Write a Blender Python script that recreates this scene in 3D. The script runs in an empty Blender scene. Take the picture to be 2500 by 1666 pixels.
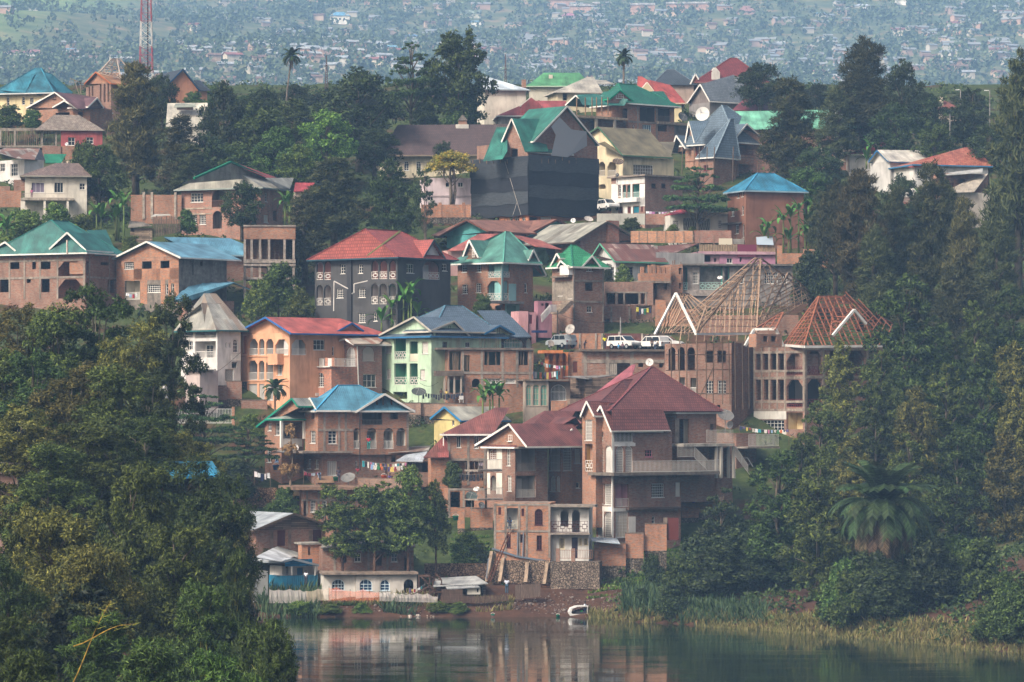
import bpy, math, random
import numpy as np
from mathutils import Vector, Matrix
SC = bpy.context.scene
COL = SC.collection
random.seed(7)
# ---------------------------------------------------------------- camera
F, CH, HZ = 8800.0, 23.0, 1000.0          # focal length in photo pixels, eye height above the lake, row of the horizon
cam = bpy.data.cameras.new('camera'); camo = bpy.data.objects.new('camera', cam); COL.objects.link(camo)
camo.location = (0, 0, CH); camo.rotation_euler = (math.pi/2, 0, 0)
cam.sensor_width = 36; cam.lens = 36*F/2500; cam.shift_y = (HZ-833)/2500; cam.clip_start = 1; cam.clip_end = 12000
SC.camera = camo
# ---------------------------------------------------------------- sky, sun, exposure
SUND = Vector((-.52, -.52, .66)).normalized()
w = bpy.data.worlds.new('World'); SC.world = w; w.use_nodes = True
nt = w.node_tree; bg = nt.nodes['Background']; sky = nt.nodes.new('ShaderNodeTexSky')
sky.sky_type = 'NISHITA'; sky.sun_disc = False
sky.sun_elevation = math.asin(SUND.z); sky.sun_rotation = math.atan2(SUND.x, SUND.y)
sky.air_density = 1.0; sky.dust_density = 8.0; sky.ozone_density = 0.2
nt.links.new(sky.outputs[0], bg.inputs[0]); bg.inputs[1].default_value = .15
sl = bpy.data.lights.new('sun', 'SUN'); so = bpy.data.objects.new('sun', sl); COL.objects.link(so)
sl.energy = 3.1; sl.angle = math.radians(10); sl.color = (1, .95, .88)
so.rotation_euler = (-SUND).to_track_quat('-Z', 'Y').to_euler()
SC.view_settings.view_transform = 'Standard'; SC.view_settings.look = 'None'; SC.view_settings.gamma = 1
SC.view_settings.exposure = 0.5
cy = SC.cycles
cy.max_bounces = 6; cy.diffuse_bounces = 3; cy.glossy_bounces = 2; cy.transmission_bounces = 3; cy.volume_bounces = 1; cy.transparent_max_bounces = 6
cy.volume_max_steps = 64; cy.use_denoising = True; cy.caustics_reflective = False; cy.caustics_refractive = False
# ---------------------------------------------------------------- mapping between the photo and the place
TAB = [(1510,400),(1450,403),(1400,406),(1340,411),(1240,424),(1130,438),(1000,452),(930,459),(860,466),(780,480),(700,496),(620,514),(540,533),(470,553),(400,575),(330,600),(260,632),(220,660),(180,700)]
TY = [t[0] for t in TAB][::-1]; TD = [t[1] for t in TAB][::-1]
def Dof(py): return float(np.interp(py, TY, TD))
def at(px, py, D): return Vector(((px-1250)/F*D, D, CH+(HZ-py)/F*D))
PY_ = [t[1] for t in TAB]; PZ_ = [CH+(HZ-t[0])/F*t[1] for t in TAB]; PZ_[0] = .15
PROFY = [0, 380, 394, 398]+PY_+[760, 900, 1150, 1500]; PROFZ = [-6, -5, -1.5, -.3]+PZ_+[86, 70, 60, 62]
SHX = [-60, 9, 13, 25, 37, 48, 70, 120]; SHS = [0, 0, 10, 22, 40, 60, 88, 120]
def xs_left(y): return np.interp(y, [0, 60, 120, 200, 300, 390, 420], [4, -2, -7, -12.5, -19, -26, -80])
def gz(x, y):
    x = np.asarray(x, float); y = np.asarray(y, float)
    ys = 400-np.interp(x, SHX, SHS); z = np.interp(y, PROFY, PROFZ)-np.interp(y, [400, 404, 409, 412, 420, 430], [0, .8, 2.9, 3.5, 3, 2.2])
    d = y-ys; zr = np.where(d > 0, np.minimum(d*.3, 1.2+d*.09), d*.25)
    z = np.where(x > 9, np.maximum(z, np.minimum(zr, 9)), z)
    t = xs_left(y)-x
    zl = np.where(t > 0, np.minimum(t*.45, 3+t*.09+np.interp(y, [0, 60, 150, 260], [15, 8, 4, 0])), t*.5)
    zl = np.where(y < 420, zl, -9)
    zk = 21.2-np.hypot(x, y*.75)*.21
    n = .25*np.sin(x*.31+y*.17)*np.sin(y*.23-x*.11)+.18*np.sin(x*.83+1)*np.sin(y*.71)
    return np.maximum(np.maximum(z, zl), zk)+n*np.clip(z+1, 0, 1)
def g1(x, y): return float(gz(x, y))
# ---------------------------------------------------------------- materials
MATS = {}
def lin(c):
    if isinstance(c, str):
        c = c.lstrip('#'); c = [int(c[i:i+2], 16)/255 for i in (0, 2, 4)]
        c = [x/12.92 if x <= .04045 else ((x+.055)/1.055)**2.4 for x in c]
    return (c[0], c[1], c[2], 1)
class NT:
    def __init__(s, name, rough=.85, spec=.2):
        s.m = bpy.data.materials.new(name); s.m.use_nodes = True; s.t = s.m.node_tree
        s.b = s.t.nodes['Principled BSDF']; s.b.inputs['Roughness'].default_value = rough; s.b.inputs['Specular IOR Level'].default_value = spec
    def n(s, ty, **k):
        x = s.t.nodes.new(ty)
        for a, v in k.items():
            if a[0] == '_': x.inputs[a[1:].replace('_', ' ')].default_value = v
            else: setattr(x, a, v)
        return x
    def l(s, a, b): s.t.links.new(a, b)
    def uv(s, sc=(1, 1, 1), src='UV'):
        c = s.n('ShaderNodeTexCoord'); mp = s.n('ShaderNodeMapping'); s.l(c.outputs[src], mp.inputs[0]); mp.inputs[3].default_value = sc
        return mp.outputs[0]
    def noise(s, sc, vec, det=3, rough=.55):
        x = s.n('ShaderNodeTexNoise'); x.inputs['Scale'].default_value = sc; x.inputs['Detail'].default_value = det; x.inputs['Roughness'].default_value = rough
        s.l(vec, x.inputs['Vector']); return x.outputs['Fac']
    def ramp(s, fac, stops):
        r = s.n('ShaderNodeValToRGB'); e = r.color_ramp.elements
        while len(e) < len(stops): e.new(.5)
        for i, (p, c) in enumerate(stops): e[i].position = p; e[i].color = lin(c) if not isinstance(c, (int, float)) else (c, c, c, 1)
        s.l(fac, r.inputs[0]); return r.outputs[0]
    def mix(s, f, a, b, mode='MIX'):
        x = s.n('ShaderNodeMix', data_type='RGBA', blend_type=mode)
        for v, i in ((f, 0), (a, 6), (b, 7)):
            if hasattr(v, 'node'): s.l(v, x.inputs[i])
            else: x.inputs[i].default_value = v if i == 0 else lin(v)
        return x.outputs[2]
    def bump(s, h, st=.3, d=.02):
        x = s.n('ShaderNodeBump'); x.inputs[0].default_value = st; x.inputs[1].default_value = d; s.l(h, x.inputs['Height']); s.l(x.outputs[0], s.b.inputs['Normal'])
    def base(s, c):
        if hasattr(c, 'node'): s.l(c, s.b.inputs['Base Color'])
        else: s.b.inputs['Base Color'].default_value = lin(c)
        return s.m
def sh(c, k):
    c = c.lstrip('#'); v = [max(0, min(255, int(int(c[i:i+2], 16)*k))) for i in (0, 2, 4)]
    return '#%02x%02x%02x' % tuple(v)
def desat(c, f):
    c = c.lstrip('#'); v = [int(c[i:i+2], 16) for i in (0, 2, 4)]; g = .3*v[0]+.55*v[1]+.15*v[2]
    return '#%02x%02x%02x' % tuple(int(g+(x-g)*f) for x in v)
def streaks(t, col, dk='#4a4038', amt=.55):
    a = t.noise(1, t.uv((1.1, .22, 1)), 4, .65); b = t.noise(.33, t.uv(), 3)
    f = t.ramp(a, [(.48, 0.), (.72, amt)]); g = t.ramp(b, [(.3, .72), (.72, 1.12)])
    gr = t.n('ShaderNodeMix', data_type='RGBA', blend_type='MULTIPLY'); gr.inputs[0].default_value = 1; t.l(g, gr.inputs[7])
    if hasattr(col, 'node'): t.l(col, gr.inputs[6])
    else: gr.inputs[6].default_value = lin(col)
    return t.mix(f, gr.outputs[2], dk)
def M(spec):
    if spec in MATS: return MATS[spec]
    k, _, a = spec.partition(':'); p = a.split(',')
    if k in ('tin', 'tile', 'plaster'): p = [desat(c, .82) if c[:1] == '#' else c for c in p]
    t = NT(spec.replace(':', '_'))
    if k == 'brick':
        c = p[0] if p[0] else '#96644c'
        br = t.n('ShaderNodeTexBrick'); br.inputs['Scale'].default_value = 1; br.inputs['Brick Width'].default_value = .3; br.inputs['Row Height'].default_value = .105; br.inputs['Mortar Size'].default_value = .014
        br.inputs['Color1'].default_value = lin(sh(c, 1.12)); br.inputs['Color2'].default_value = lin(sh(c, .78)); br.inputs['Mortar'].default_value = lin(p[1] if len(p) > 1 else '#8d8076'); br.inputs['Bias'].default_value = -.2
        t.l(t.uv(), br.inputs['Vector'])
        n1 = t.noise(2.0, t.uv((1, 2.2, 1)), 5, .75); f = t.ramp(n1, [(.38, 0.), (.64, .85)])
        c2 = t.mix(f, br.outputs['Color'], sh(c, 1.32)); n2 = t.noise(2.7, t.uv((1.2, 2.8, 1)), 4, .8)
        c3 = t.mix(t.ramp(n2, [(.5, 0.), (.7, .8)]), c2, sh(c, .48))
        n4 = t.noise(1.9, t.uv((1, 2.6, 1)), 4, .8); c3 = t.mix(t.ramp(n4, [(.40, 0.), (.60, .7)]), c3, p[1] if len(p) > 1 else '#8f8177'); t.bump(br.outputs['Fac'], -.4, .02); m = t.base(streaks(t, c3, '#40352e', .38))
    elif k == 'plaster': m = t.base(streaks(t, p[0], sh(p[0], .55) if len(p) < 2 else p[1], .5)); t.bump(t.noise(5, t.uv()), .1)
    elif k == 'conc':
        c = p[0] or '#8b8076'; n1 = t.noise(1.6, t.uv(), 6, .7)
        m = t.base(streaks(t, t.ramp(n1, [(.3, sh(c, .75)), (.7, sh(c, 1.15))]), '#3c3631', .7)); t.bump(n1, .25, .03)
    elif k == 'tin':     # corrugated sheet: ribs run down the slope
        c = p[0]; rust = p[1] if len(p) > 1 else None; amt = float(p[2]) if len(p) > 2 else .5
        wv = t.n('ShaderNodeTexWave', wave_type='BANDS', bands_direction='X'); wv.inputs['Scale'].default_value = 1.25; wv.inputs['Distortion'].default_value = 0; t.l(t.uv(), wv.inputs['Vector'])
        n1 = t.noise(.5, t.uv(), 4); col = t.ramp(n1, [(.3, sh(c, .78)), (.7, sh(c, 1.14))])
        sq = t.n('ShaderNodeTexBrick'); sq.offset = 0; sq.inputs['Scale'].default_value = 1; sq.inputs['Brick Width'].default_value = .9; sq.inputs['Row Height'].default_value = 2.4; sq.inputs['Mortar Size'].default_value = .018
        sq.inputs['Color1'].default_value = (1.08, 1.08, 1.06, 1); sq.inputs['Color2'].default_value = (.84, .84, .85, 1); sq.inputs['Mortar'].default_value = (.62, .62, .62, 1); t.l(t.uv(), sq.inputs['Vector'])
        col = t.mix(.8, col, sq.outputs['Color'], 'MULTIPLY')
        if rust:
            r = t.n('ShaderNodeTexBrick'); r.offset = 0.5; r.inputs['Scale'].default_value = 1; r.inputs['Brick Width'].default_value = .82; r.inputs['Row Height'].default_value = 3.1; r.inputs['Mortar Size'].default_value = 0
            r.inputs['Color1'].default_value = (0, 0, 0, 1); r.inputs['Color2'].default_value = (1, 1, 1, 1); t.l(t.uv(), r.inputs['Vector'])
            n3 = t.noise(1.4, t.uv((1, .25, 1)), 5, .7); s_ = t.mix(.6, n3, r.outputs['Color'])
            col = t.mix(t.ramp(s_, [(.62-amt*.5, 0.), (.82-amt*.5, .9)]), col, rust)
        t.b.inputs['Roughness'].default_value = .55; t.b.inputs['Specular IOR Level'].default_value = .3
        t.bump(wv.outputs['Fac'], .5, .06); m = t.base(streaks(t, col, sh(desat(c, .6), .55), .5))
    elif k == 'tile':
        c = p[0]; br = t.n('ShaderNodeTexBrick'); br.inputs['Scale'].default_value = 1; br.inputs['Brick Width'].default_value = .32; br.inputs['Row Height'].default_value = .42; br.inputs['Mortar Size'].default_value = .045; br.inputs['Mortar Smooth'].default_value = .7; br.offset = 0.5
        br.inputs['Color1'].default_value = lin(sh(c, 1.08)); br.inputs['Color2'].default_value = lin(sh(c, .92)); br.inputs['Mortar'].default_value = lin(sh(c, .58)); t.l(t.uv(), br.inputs['Vector'])
        col = br.outputs['Color']
        if len(p) > 1: col = t.mix(t.ramp(t.noise(1.7, t.uv(), 6, .8), [(.45, 0.), (.6, .8)]), col, p[1])
        t.b.inputs['Roughness'].default_value = .5; t.b.inputs['Specular IOR Level'].default_value = .3
        t.bump(br.outputs['Fac'], -.8, .05); m = t.base(streaks(t, col, sh(c, .6), .3))
    elif k == 'paint': t.b.inputs['Roughness'].default_value = .55; m = t.base(streaks(t, p[0], sh(p[0], .6), .3))
    elif k == 'cloth': m = t.base(p[0]); t.b.inputs['Sheen Weight'].default_value = .2
    elif k == 'plain': m = t.base(p[0])
    elif k == 'glass':
        t.b.inputs['Roughness'].default_value = .12; t.b.inputs['Specular IOR Level'].default_value = .5; m = t.base(p[0] or '#1b2026')
    elif k == 'wood':
        n1 = t.noise(3, t.uv((6, .4, 1)), 4, .7); m = t.base(streaks(t, t.ramp(n1, [(.3, sh(p[0], .6)), (.7, sh(p[0], 1.2))]), sh(p[0], .4), .4)); t.bump(n1, .2)
    elif k == 'plank':   # boards laid level, one darker joint between each
        br = t.n('ShaderNodeTexBrick'); br.inputs['Scale'].default_value = 1; br.inputs['Brick Width'].default_value = 2.2; br.inputs['Row Height'].default_value = .2; br.inputs['Mortar Size'].default_value = .02
        br.inputs['Color1'].default_value = lin(sh(p[0], 1.15)); br.inputs['Color2'].default_value = lin(sh(p[0], .7)); br.inputs['Mortar'].default_value = lin(sh(p[0], .3)); t.l(t.uv(), br.inputs['Vector'])
        t.bump(br.outputs['Fac'], -.6, .04); m = t.base(streaks(t, br.outputs['Color'], sh(p[0], .4), .5))
    elif k == 'stone':
        v = t.n('ShaderNodeTexVoronoi', feature='DISTANCE_TO_EDGE'); v.inputs['Scale'].default_value = 3.6; t.l(t.uv(), v.inputs['Vector'])
        v2 = t.n('ShaderNodeTexVoronoi'); v2.inputs['Scale'].default_value = 3.6; t.l(t.uv(), v2.inputs['Vector'])
        cc = t.mix(.5, t.ramp(t.noise(4, t.uv(), 5), [(.3, sh(p[0], .7)), (.7, sh(p[0], 1.2))]), t.ramp(v2.outputs['Color'], [(.2, .25), (.8, .75)]), 'SOFT_LIGHT')
        f = t.ramp(v.outputs['Distance'], [(.02, 0.), (.12, 1.)]); m = t.base(streaks(t, t.mix(f, sh(p[0], .42), cc), '#38342c', .7)); t.bump(f, .8, .1)
    elif k == 'leaf':    # p: dark, mid, light
        g = t.n('ShaderNodeNewGeometry'); oi = t.n('ShaderNodeObjectInfo')
        p = [sh(c, .93) for c in p]; col = t.ramp(g.outputs['Random Per Island'], [(0, p[0]), (.55, p[1]), (1, p[2])])
        hs = t.n('ShaderNodeHueSaturation'); t.l(col, hs.inputs['Color'])
        mr = t.n('ShaderNodeMapRange'); mr.inputs[3].default_value = .475; mr.inputs[4].default_value = .52; t.l(oi.outputs['Random'], mr.inputs[0]); t.l(mr.outputs[0], hs.inputs['Hue'])
        mv = t.n('ShaderNodeMapRange'); mv.inputs[3].default_value = .62; mv.inputs[4].default_value = 1.3; t.l(oi.outputs['Random'], mv.inputs[0]); t.l(mv.outputs[0], hs.inputs['Value'])
        tr = t.n('ShaderNodeBsdfTranslucent'); mx = t.n('ShaderNodeMixShader'); mx.inputs[0].default_value = .16
        t.base(hs.outputs[0]); t.l(hs.outputs[0], tr.inputs[0]); t.b.inputs['Roughness'].default_value = .6
        t.l(t.b.outputs[0], mx.inputs[1]); t.l(tr.outputs[0], mx.inputs[2]); t.l(mx.outputs[0], t.t.nodes['Material Output'].inputs[0]); m = t.m
    elif k == 'bark': n1 = t.noise(2, t.uv((3, .5, 1), 'Object'), 5); m = t.base(t.ramp(n1, [(.3, sh(p[0], .6)), (.7, sh(p[0], 1.25))])); t.bump(n1, .4, .05)
    elif k == 'net':
        tr = t.n('ShaderNodeBsdfTransparent'); mx = t.n('ShaderNodeMixShader'); mx.inputs[0].default_value = float(p[1]); t.base(p[0])
        t.l(tr.outputs[0], mx.inputs[1]); t.l(t.b.outputs[0], mx.inputs[2]); t.l(mx.outputs[0], t.t.nodes['Material Output'].inputs[0]); m = t.m
    elif k == 'sheet':   # dull plastic sheeting hung in overlapping horizontal strips
        n1 = t.noise(2.5, t.uv((.5, 3, 1)), 5, .7); m = t.base(t.ramp(n1, [(.3, sh(p[0], .8)), (.75, sh(p[0], 1.3))])); t.b.inputs['Roughness'].default_value = .6; t.bump(t.noise(2.2, t.uv((.5, 2.5, 1)), 4), .15, .06)
    elif k == 'soil':
        n1 = t.noise(.6, t.uv((1, 1, 1), 'Object'), 7, .8); n2 = t.noise(.09, t.uv((1, 1, 1), 'Object'), 5, .65)
        c1 = t.ramp(n1, [(.3, '#33221a'), (.55, '#4c3426'), (.8, '#66492f')]); c2 = t.ramp(n1, [(.3, '#1f2915'), (.5, '#37431f'), (.72, '#545a30')])
        sp = t.n('ShaderNodeSeparateXYZ'); t.l(t.uv((1, 1, 1), 'Object'), sp.inputs[0]); ab = t.n('ShaderNodeMath', operation='ABSOLUTE'); t.l(sp.outputs[0], ab.inputs[0])
        ad = t.n('ShaderNodeMath', operation='MULTIPLY_ADD'); ad.inputs[1].default_value = .35; t.l(ab.outputs[0], ad.inputs[0]); t.l(sp.outputs[1], ad.inputs[2])
        mr = t.n('ShaderNodeMapRange'); mr.inputs[1].default_value = 409; mr.inputs[2].default_value = 417; t.l(ad.outputs[0], mr.inputs[0])
        g2 = t.n('ShaderNodeMath', operation='MULTIPLY'); t.l(t.ramp(n2, [(.38, 0.), (.5, 1.)]), g2.inputs[0]); t.l(mr.outputs[0], g2.inputs[1])
        m = t.base(t.mix(g2.outputs[0], c1, c2)); t.bump(n1, .6, .4)
    MATS[spec] = m
    return m
# ---------------------------------------------------------------- mesh builder
def obj(name, me, parent=None, loc=None, rot=None, scale=None, **props):
    o = bpy.data.objects.new(name, me); COL.objects.link(o)
    if parent is not None: o.parent = parent
    if loc is not None: o.location = loc
    if rot is not None: o.rotation_euler = rot
    if scale is not None: o.scale = scale
    for k, v in props.items():
        if v is not None: o[k] = v
    return o
def thing(name, label, cat, loc=(0, 0, 0), rz=0, group=None, scale=None):
    return obj(name, None, None, loc, (0, 0, rz), scale, label=label, category=cat, group=group)
def mesh_np(name, V, Fc, mat, smooth=False):
    me = bpy.data.meshes.new(name); V = np.asarray(V, np.float32); Fc = np.asarray(Fc, np.int32); k = Fc.shape[1]
    me.vertices.add(len(V)); me.vertices.foreach_set('co', V.ravel()); me.loops.add(Fc.size); me.loops.foreach_set('vertex_index', Fc.ravel())
    me.polygons.add(len(Fc)); me.polygons.foreach_set('loop_start', np.arange(0, Fc.size, k, dtype=np.int32)); me.polygons.foreach_set('loop_total', np.full(len(Fc), k, np.int32))
    me.materials.append(mat); me.update(calc_edges=True)
    if smooth: me.polygons.foreach_set('use_smooth', np.ones(len(Fc), bool))
    return me
class MB:
    def __init__(s): s.v = []; s.f = []
    def add(s, vs, fs):
        n = len(s.v); s.v += [tuple(a) for a in vs]; s.f += [tuple(i+n for i in f) for f in fs]
    def box(s, x0, x1, y0, y1, z0, z1):
        s.add([(x0,y0,z0),(x1,y0,z0),(x1,y1,z0),(x0,y1,z0),(x0,y0,z1),(x1,y0,z1),(x1,y1,z1),(x0,y1,z1)],
              [(0,3,2,1),(4,5,6,7),(0,1,5,4),(1,2,6,5),(2,3,7,6),(3,0,4,7)]); return s
    def bar(s, a, b, w, h=None):       # square bar from a to b
        a = Vector(a); b = Vector(b); d = b-a
        if d.length < 1e-5: return s
        d.normalize(); h = h or w
        up = Vector((0, 0, 1)) if abs(d.z) < .95 else Vector((0, 1, 0))
        x = d.cross(up).normalized(); y = x.cross(d)
        vs = [p+x*i*w/2+y*j*h/2 for p in (a, b) for i, j in ((-1,-1),(1,-1),(1,1),(-1,1))]
        s.add(vs, [(0,1,2,3),(7,6,5,4),(0,4,5,1),(1,5,6,2),(2,6,7,3),(3,7,4,0)]); return s
    def tube(s, pts, rs, n=6, cap=True):
        pts = [Vector(p) for p in pts]; rings = []; b0 = len(s.v)
        if not hasattr(rs, '__len__'): rs = [rs]*len(pts)
        for i, p in enumerate(pts):
            d = (pts[min(i+1, len(pts)-1)]-pts[max(i-1, 0)]).normalized()
            up = Vector((0, 0, 1)) if abs(d.z) < .9 else Vector((1, 0, 0))
            x = d.cross(up).normalized(); y = x.cross(d)
            for k in range(n):
                a = 2*math.pi*k/n; s.v.append(tuple(p+(x*math.cos(a)+y*math.sin(a))*rs[i]))
        for i in range(len(pts)-1):
            for k in range(n):
                q = b0+i*n; s.f.append((q+k, q+n+k, q+n+(k+1) % n, q+(k+1) % n))
        if cap: s.f.append(tuple(b0+k for k in range(n))); s.f.append(tuple(b0+(len(pts)-1)*n+k for k in range(n))[::-1])
        return s
    def prism(s, poly, off):           # closed polygon extruded by a vector
        n = len(poly); o = Vector(off); P = [Vector(p) for p in poly]
        s.add(P+[p+o for p in P], [tuple(range(n)), tuple(range(2*n-1, n-1, -1))]+[((i+1) % n, i, n+i, n+(i+1) % n) for i in range(n)]); return s
    def lathe(s, prof, n=16, M4=None):
        b0 = len(s.v)
        for r, z in prof:
            for k in range(n):
                a = 2*math.pi*k/n; p = Vector((r*math.cos(a), r*math.sin(a), z)); s.v.append(tuple(M4 @ p if M4 else p))
        for i in range(len(prof)-1):
            for k in range(n): q = b0+i*n; s.f.append((q+k, q+(k+1) % n, q+n+(k+1) % n, q+n+k))
        return s
    def mesh(s, name, mat, smooth=False, uv=True):
        me = bpy.data.meshes.new(name); me.from_pydata(s.v, [], s.f); me.materials.append(M(mat) if isinstance(mat, str) else mat)
        if uv:
            L = me.uv_layers.new(name='UVMap'); dat = np.empty((len(me.loops), 2), np.float32); co = [Vector(v) for v in s.v]
            ox, oz = random.random()*9, random.random()*9
            for p in me.polygons:
                n = p.normal; t = Vector((-n.y, n.x, 0))
                if t.length < .02: t = Vector((1, 0, 0))
                t.normalize(); b = n.cross(t)
                for li in p.loop_indices:
                    c = co[me.loops[li].vertex_index]; dat[li] = (c.dot(t)+ox, c.dot(b)+oz)
            L.data.foreach_set('uv', dat.ravel())
        if smooth: me.polygons.foreach_set('use_smooth', np.ones(len(me.polygons), bool))
        me.update(); return me
    def obj(s, name, mat, parent=None, smooth=False, **k):
        if not s.f: return None
        return obj(name, s.mesh(name, mat, smooth), parent, **k)
# ---------------------------------------------------------------- houses
ZM = dict(A1=(0,0,3.361),A2=(600,0,3.361),A3=(1200,0,3.361),A4=(1800,0,3.361),B1=(0,350,4.48),B2=(400,350,4.48),B3=(850,350,4.48),B4=(1300,350,4.48),B5=(1700,350,4.48),B6=(2100,350,4.48),
 C1=(0,500,4.48),C2=(400,600,3.92),C3=(750,530,5.2275),C4=(1080,540,5.226),C5=(1450,540,4.706),C6=(1800,600,3.92),D1=(550,730,5.8075),D2=(900,730,5.8075),D3=(1250,750,5.8075),D4=(1580,620,3.266),
 D5=(600,920,4.612),D6=(1050,860,4.6125),D7=(1400,860,4.611),D8=(1080,1100,4.612),E1=(1400,1100,4.6125),E2=(560,1200,4.357),E3=(1050,1350,4.278),E4=(0,680,3.015),E5=(0,1150,3.0167),S=(0,0,1))
WHT = '#dcd8d0'
WCACHE = {}
def arc(s0, s1, z1, ah, kind, n=7):
    """outline of the opening's head from left springing to right springing"""
    sm = (s0+s1)/2; hw = (s1-s0)/2
    if kind == 1: return [(sm-hw*math.cos(math.pi*i/(2*n)), z1-ah+ah*math.sin(math.pi*i/(2*n))) for i in range(2*n+1)]
    c = min(hw*.55, ah); return [(s0, z1-c), (s0+c, z1), (s1-c, z1), (s1, z1-c)]
def win_mesh(w, h, nx, ny, fc, pane, a):
    key = (round(w/.06), round(h/.06), nx, ny, fc, pane, a)
    if key in WCACHE: return WCACHE[key]
    fw = .07; m = MB(); ah = min(w/2, h*.45) if a == 1 else 0; hz = h-ah
    def box(x0, x1, z0, z1, d=.06): m.box(x0, x1, .03, .03+d, z0, z1)
    box(0, fw, 0, hz); box(w-fw, w, 0, hz); box(fw, w-fw, 0, fw)
    if a != 1: box(fw, w-fw, h-fw, h)
    else:
        P = arc(0, w, h, ah, 1); Q = arc(fw, w-fw, h-fw, ah-fw, 1)
        for i in range(len(P)-1): m.prism([(P[i][0], .03, P[i][1]), (P[i+1][0], .03, P[i+1][1]), (Q[i+1][0], .03, Q[i+1][1]), (Q[i][0], .03, Q[i][1])], (0, .06, 0))
        box(fw, w-fw, hz-.03, hz+.03, .05)
    if w > .5: m.box(-.06, w+.06, -.16, .03, -.07, 0)
    for i in range(1, nx):
        x = w*i/nx; zt = h-fw
        if a == 1: zt = hz+ah*math.sqrt(max(0, 1-((x-w/2)/(w/2))**2))-fw
        box(x-.022, x+.022, fw, zt, .04)
    for j in range(1, ny): z = hz*j/ny; box(fw, w-fw, z-.02, z+.02, .035)
    p = MB()
    if a == 1: P = arc(fw*.5, w-fw*.5, h-fw*.5, ah, 1); p.add([(fw*.5, .08, fw*.5)]+[(x, .08, z) for x, z in P]+[(w-fw*.5, .08, fw*.5)], [tuple(range(len(P)+2))[::-1]])
    else: p.box(fw*.5, w-fw*.5, .075, .095, fw*.5, h-fw*.5)
    r = (m.mesh('window', 'paint:'+fc), p.mesh('pane', pane)); WCACHE[key] = r
    return r
class Body: pass
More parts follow.
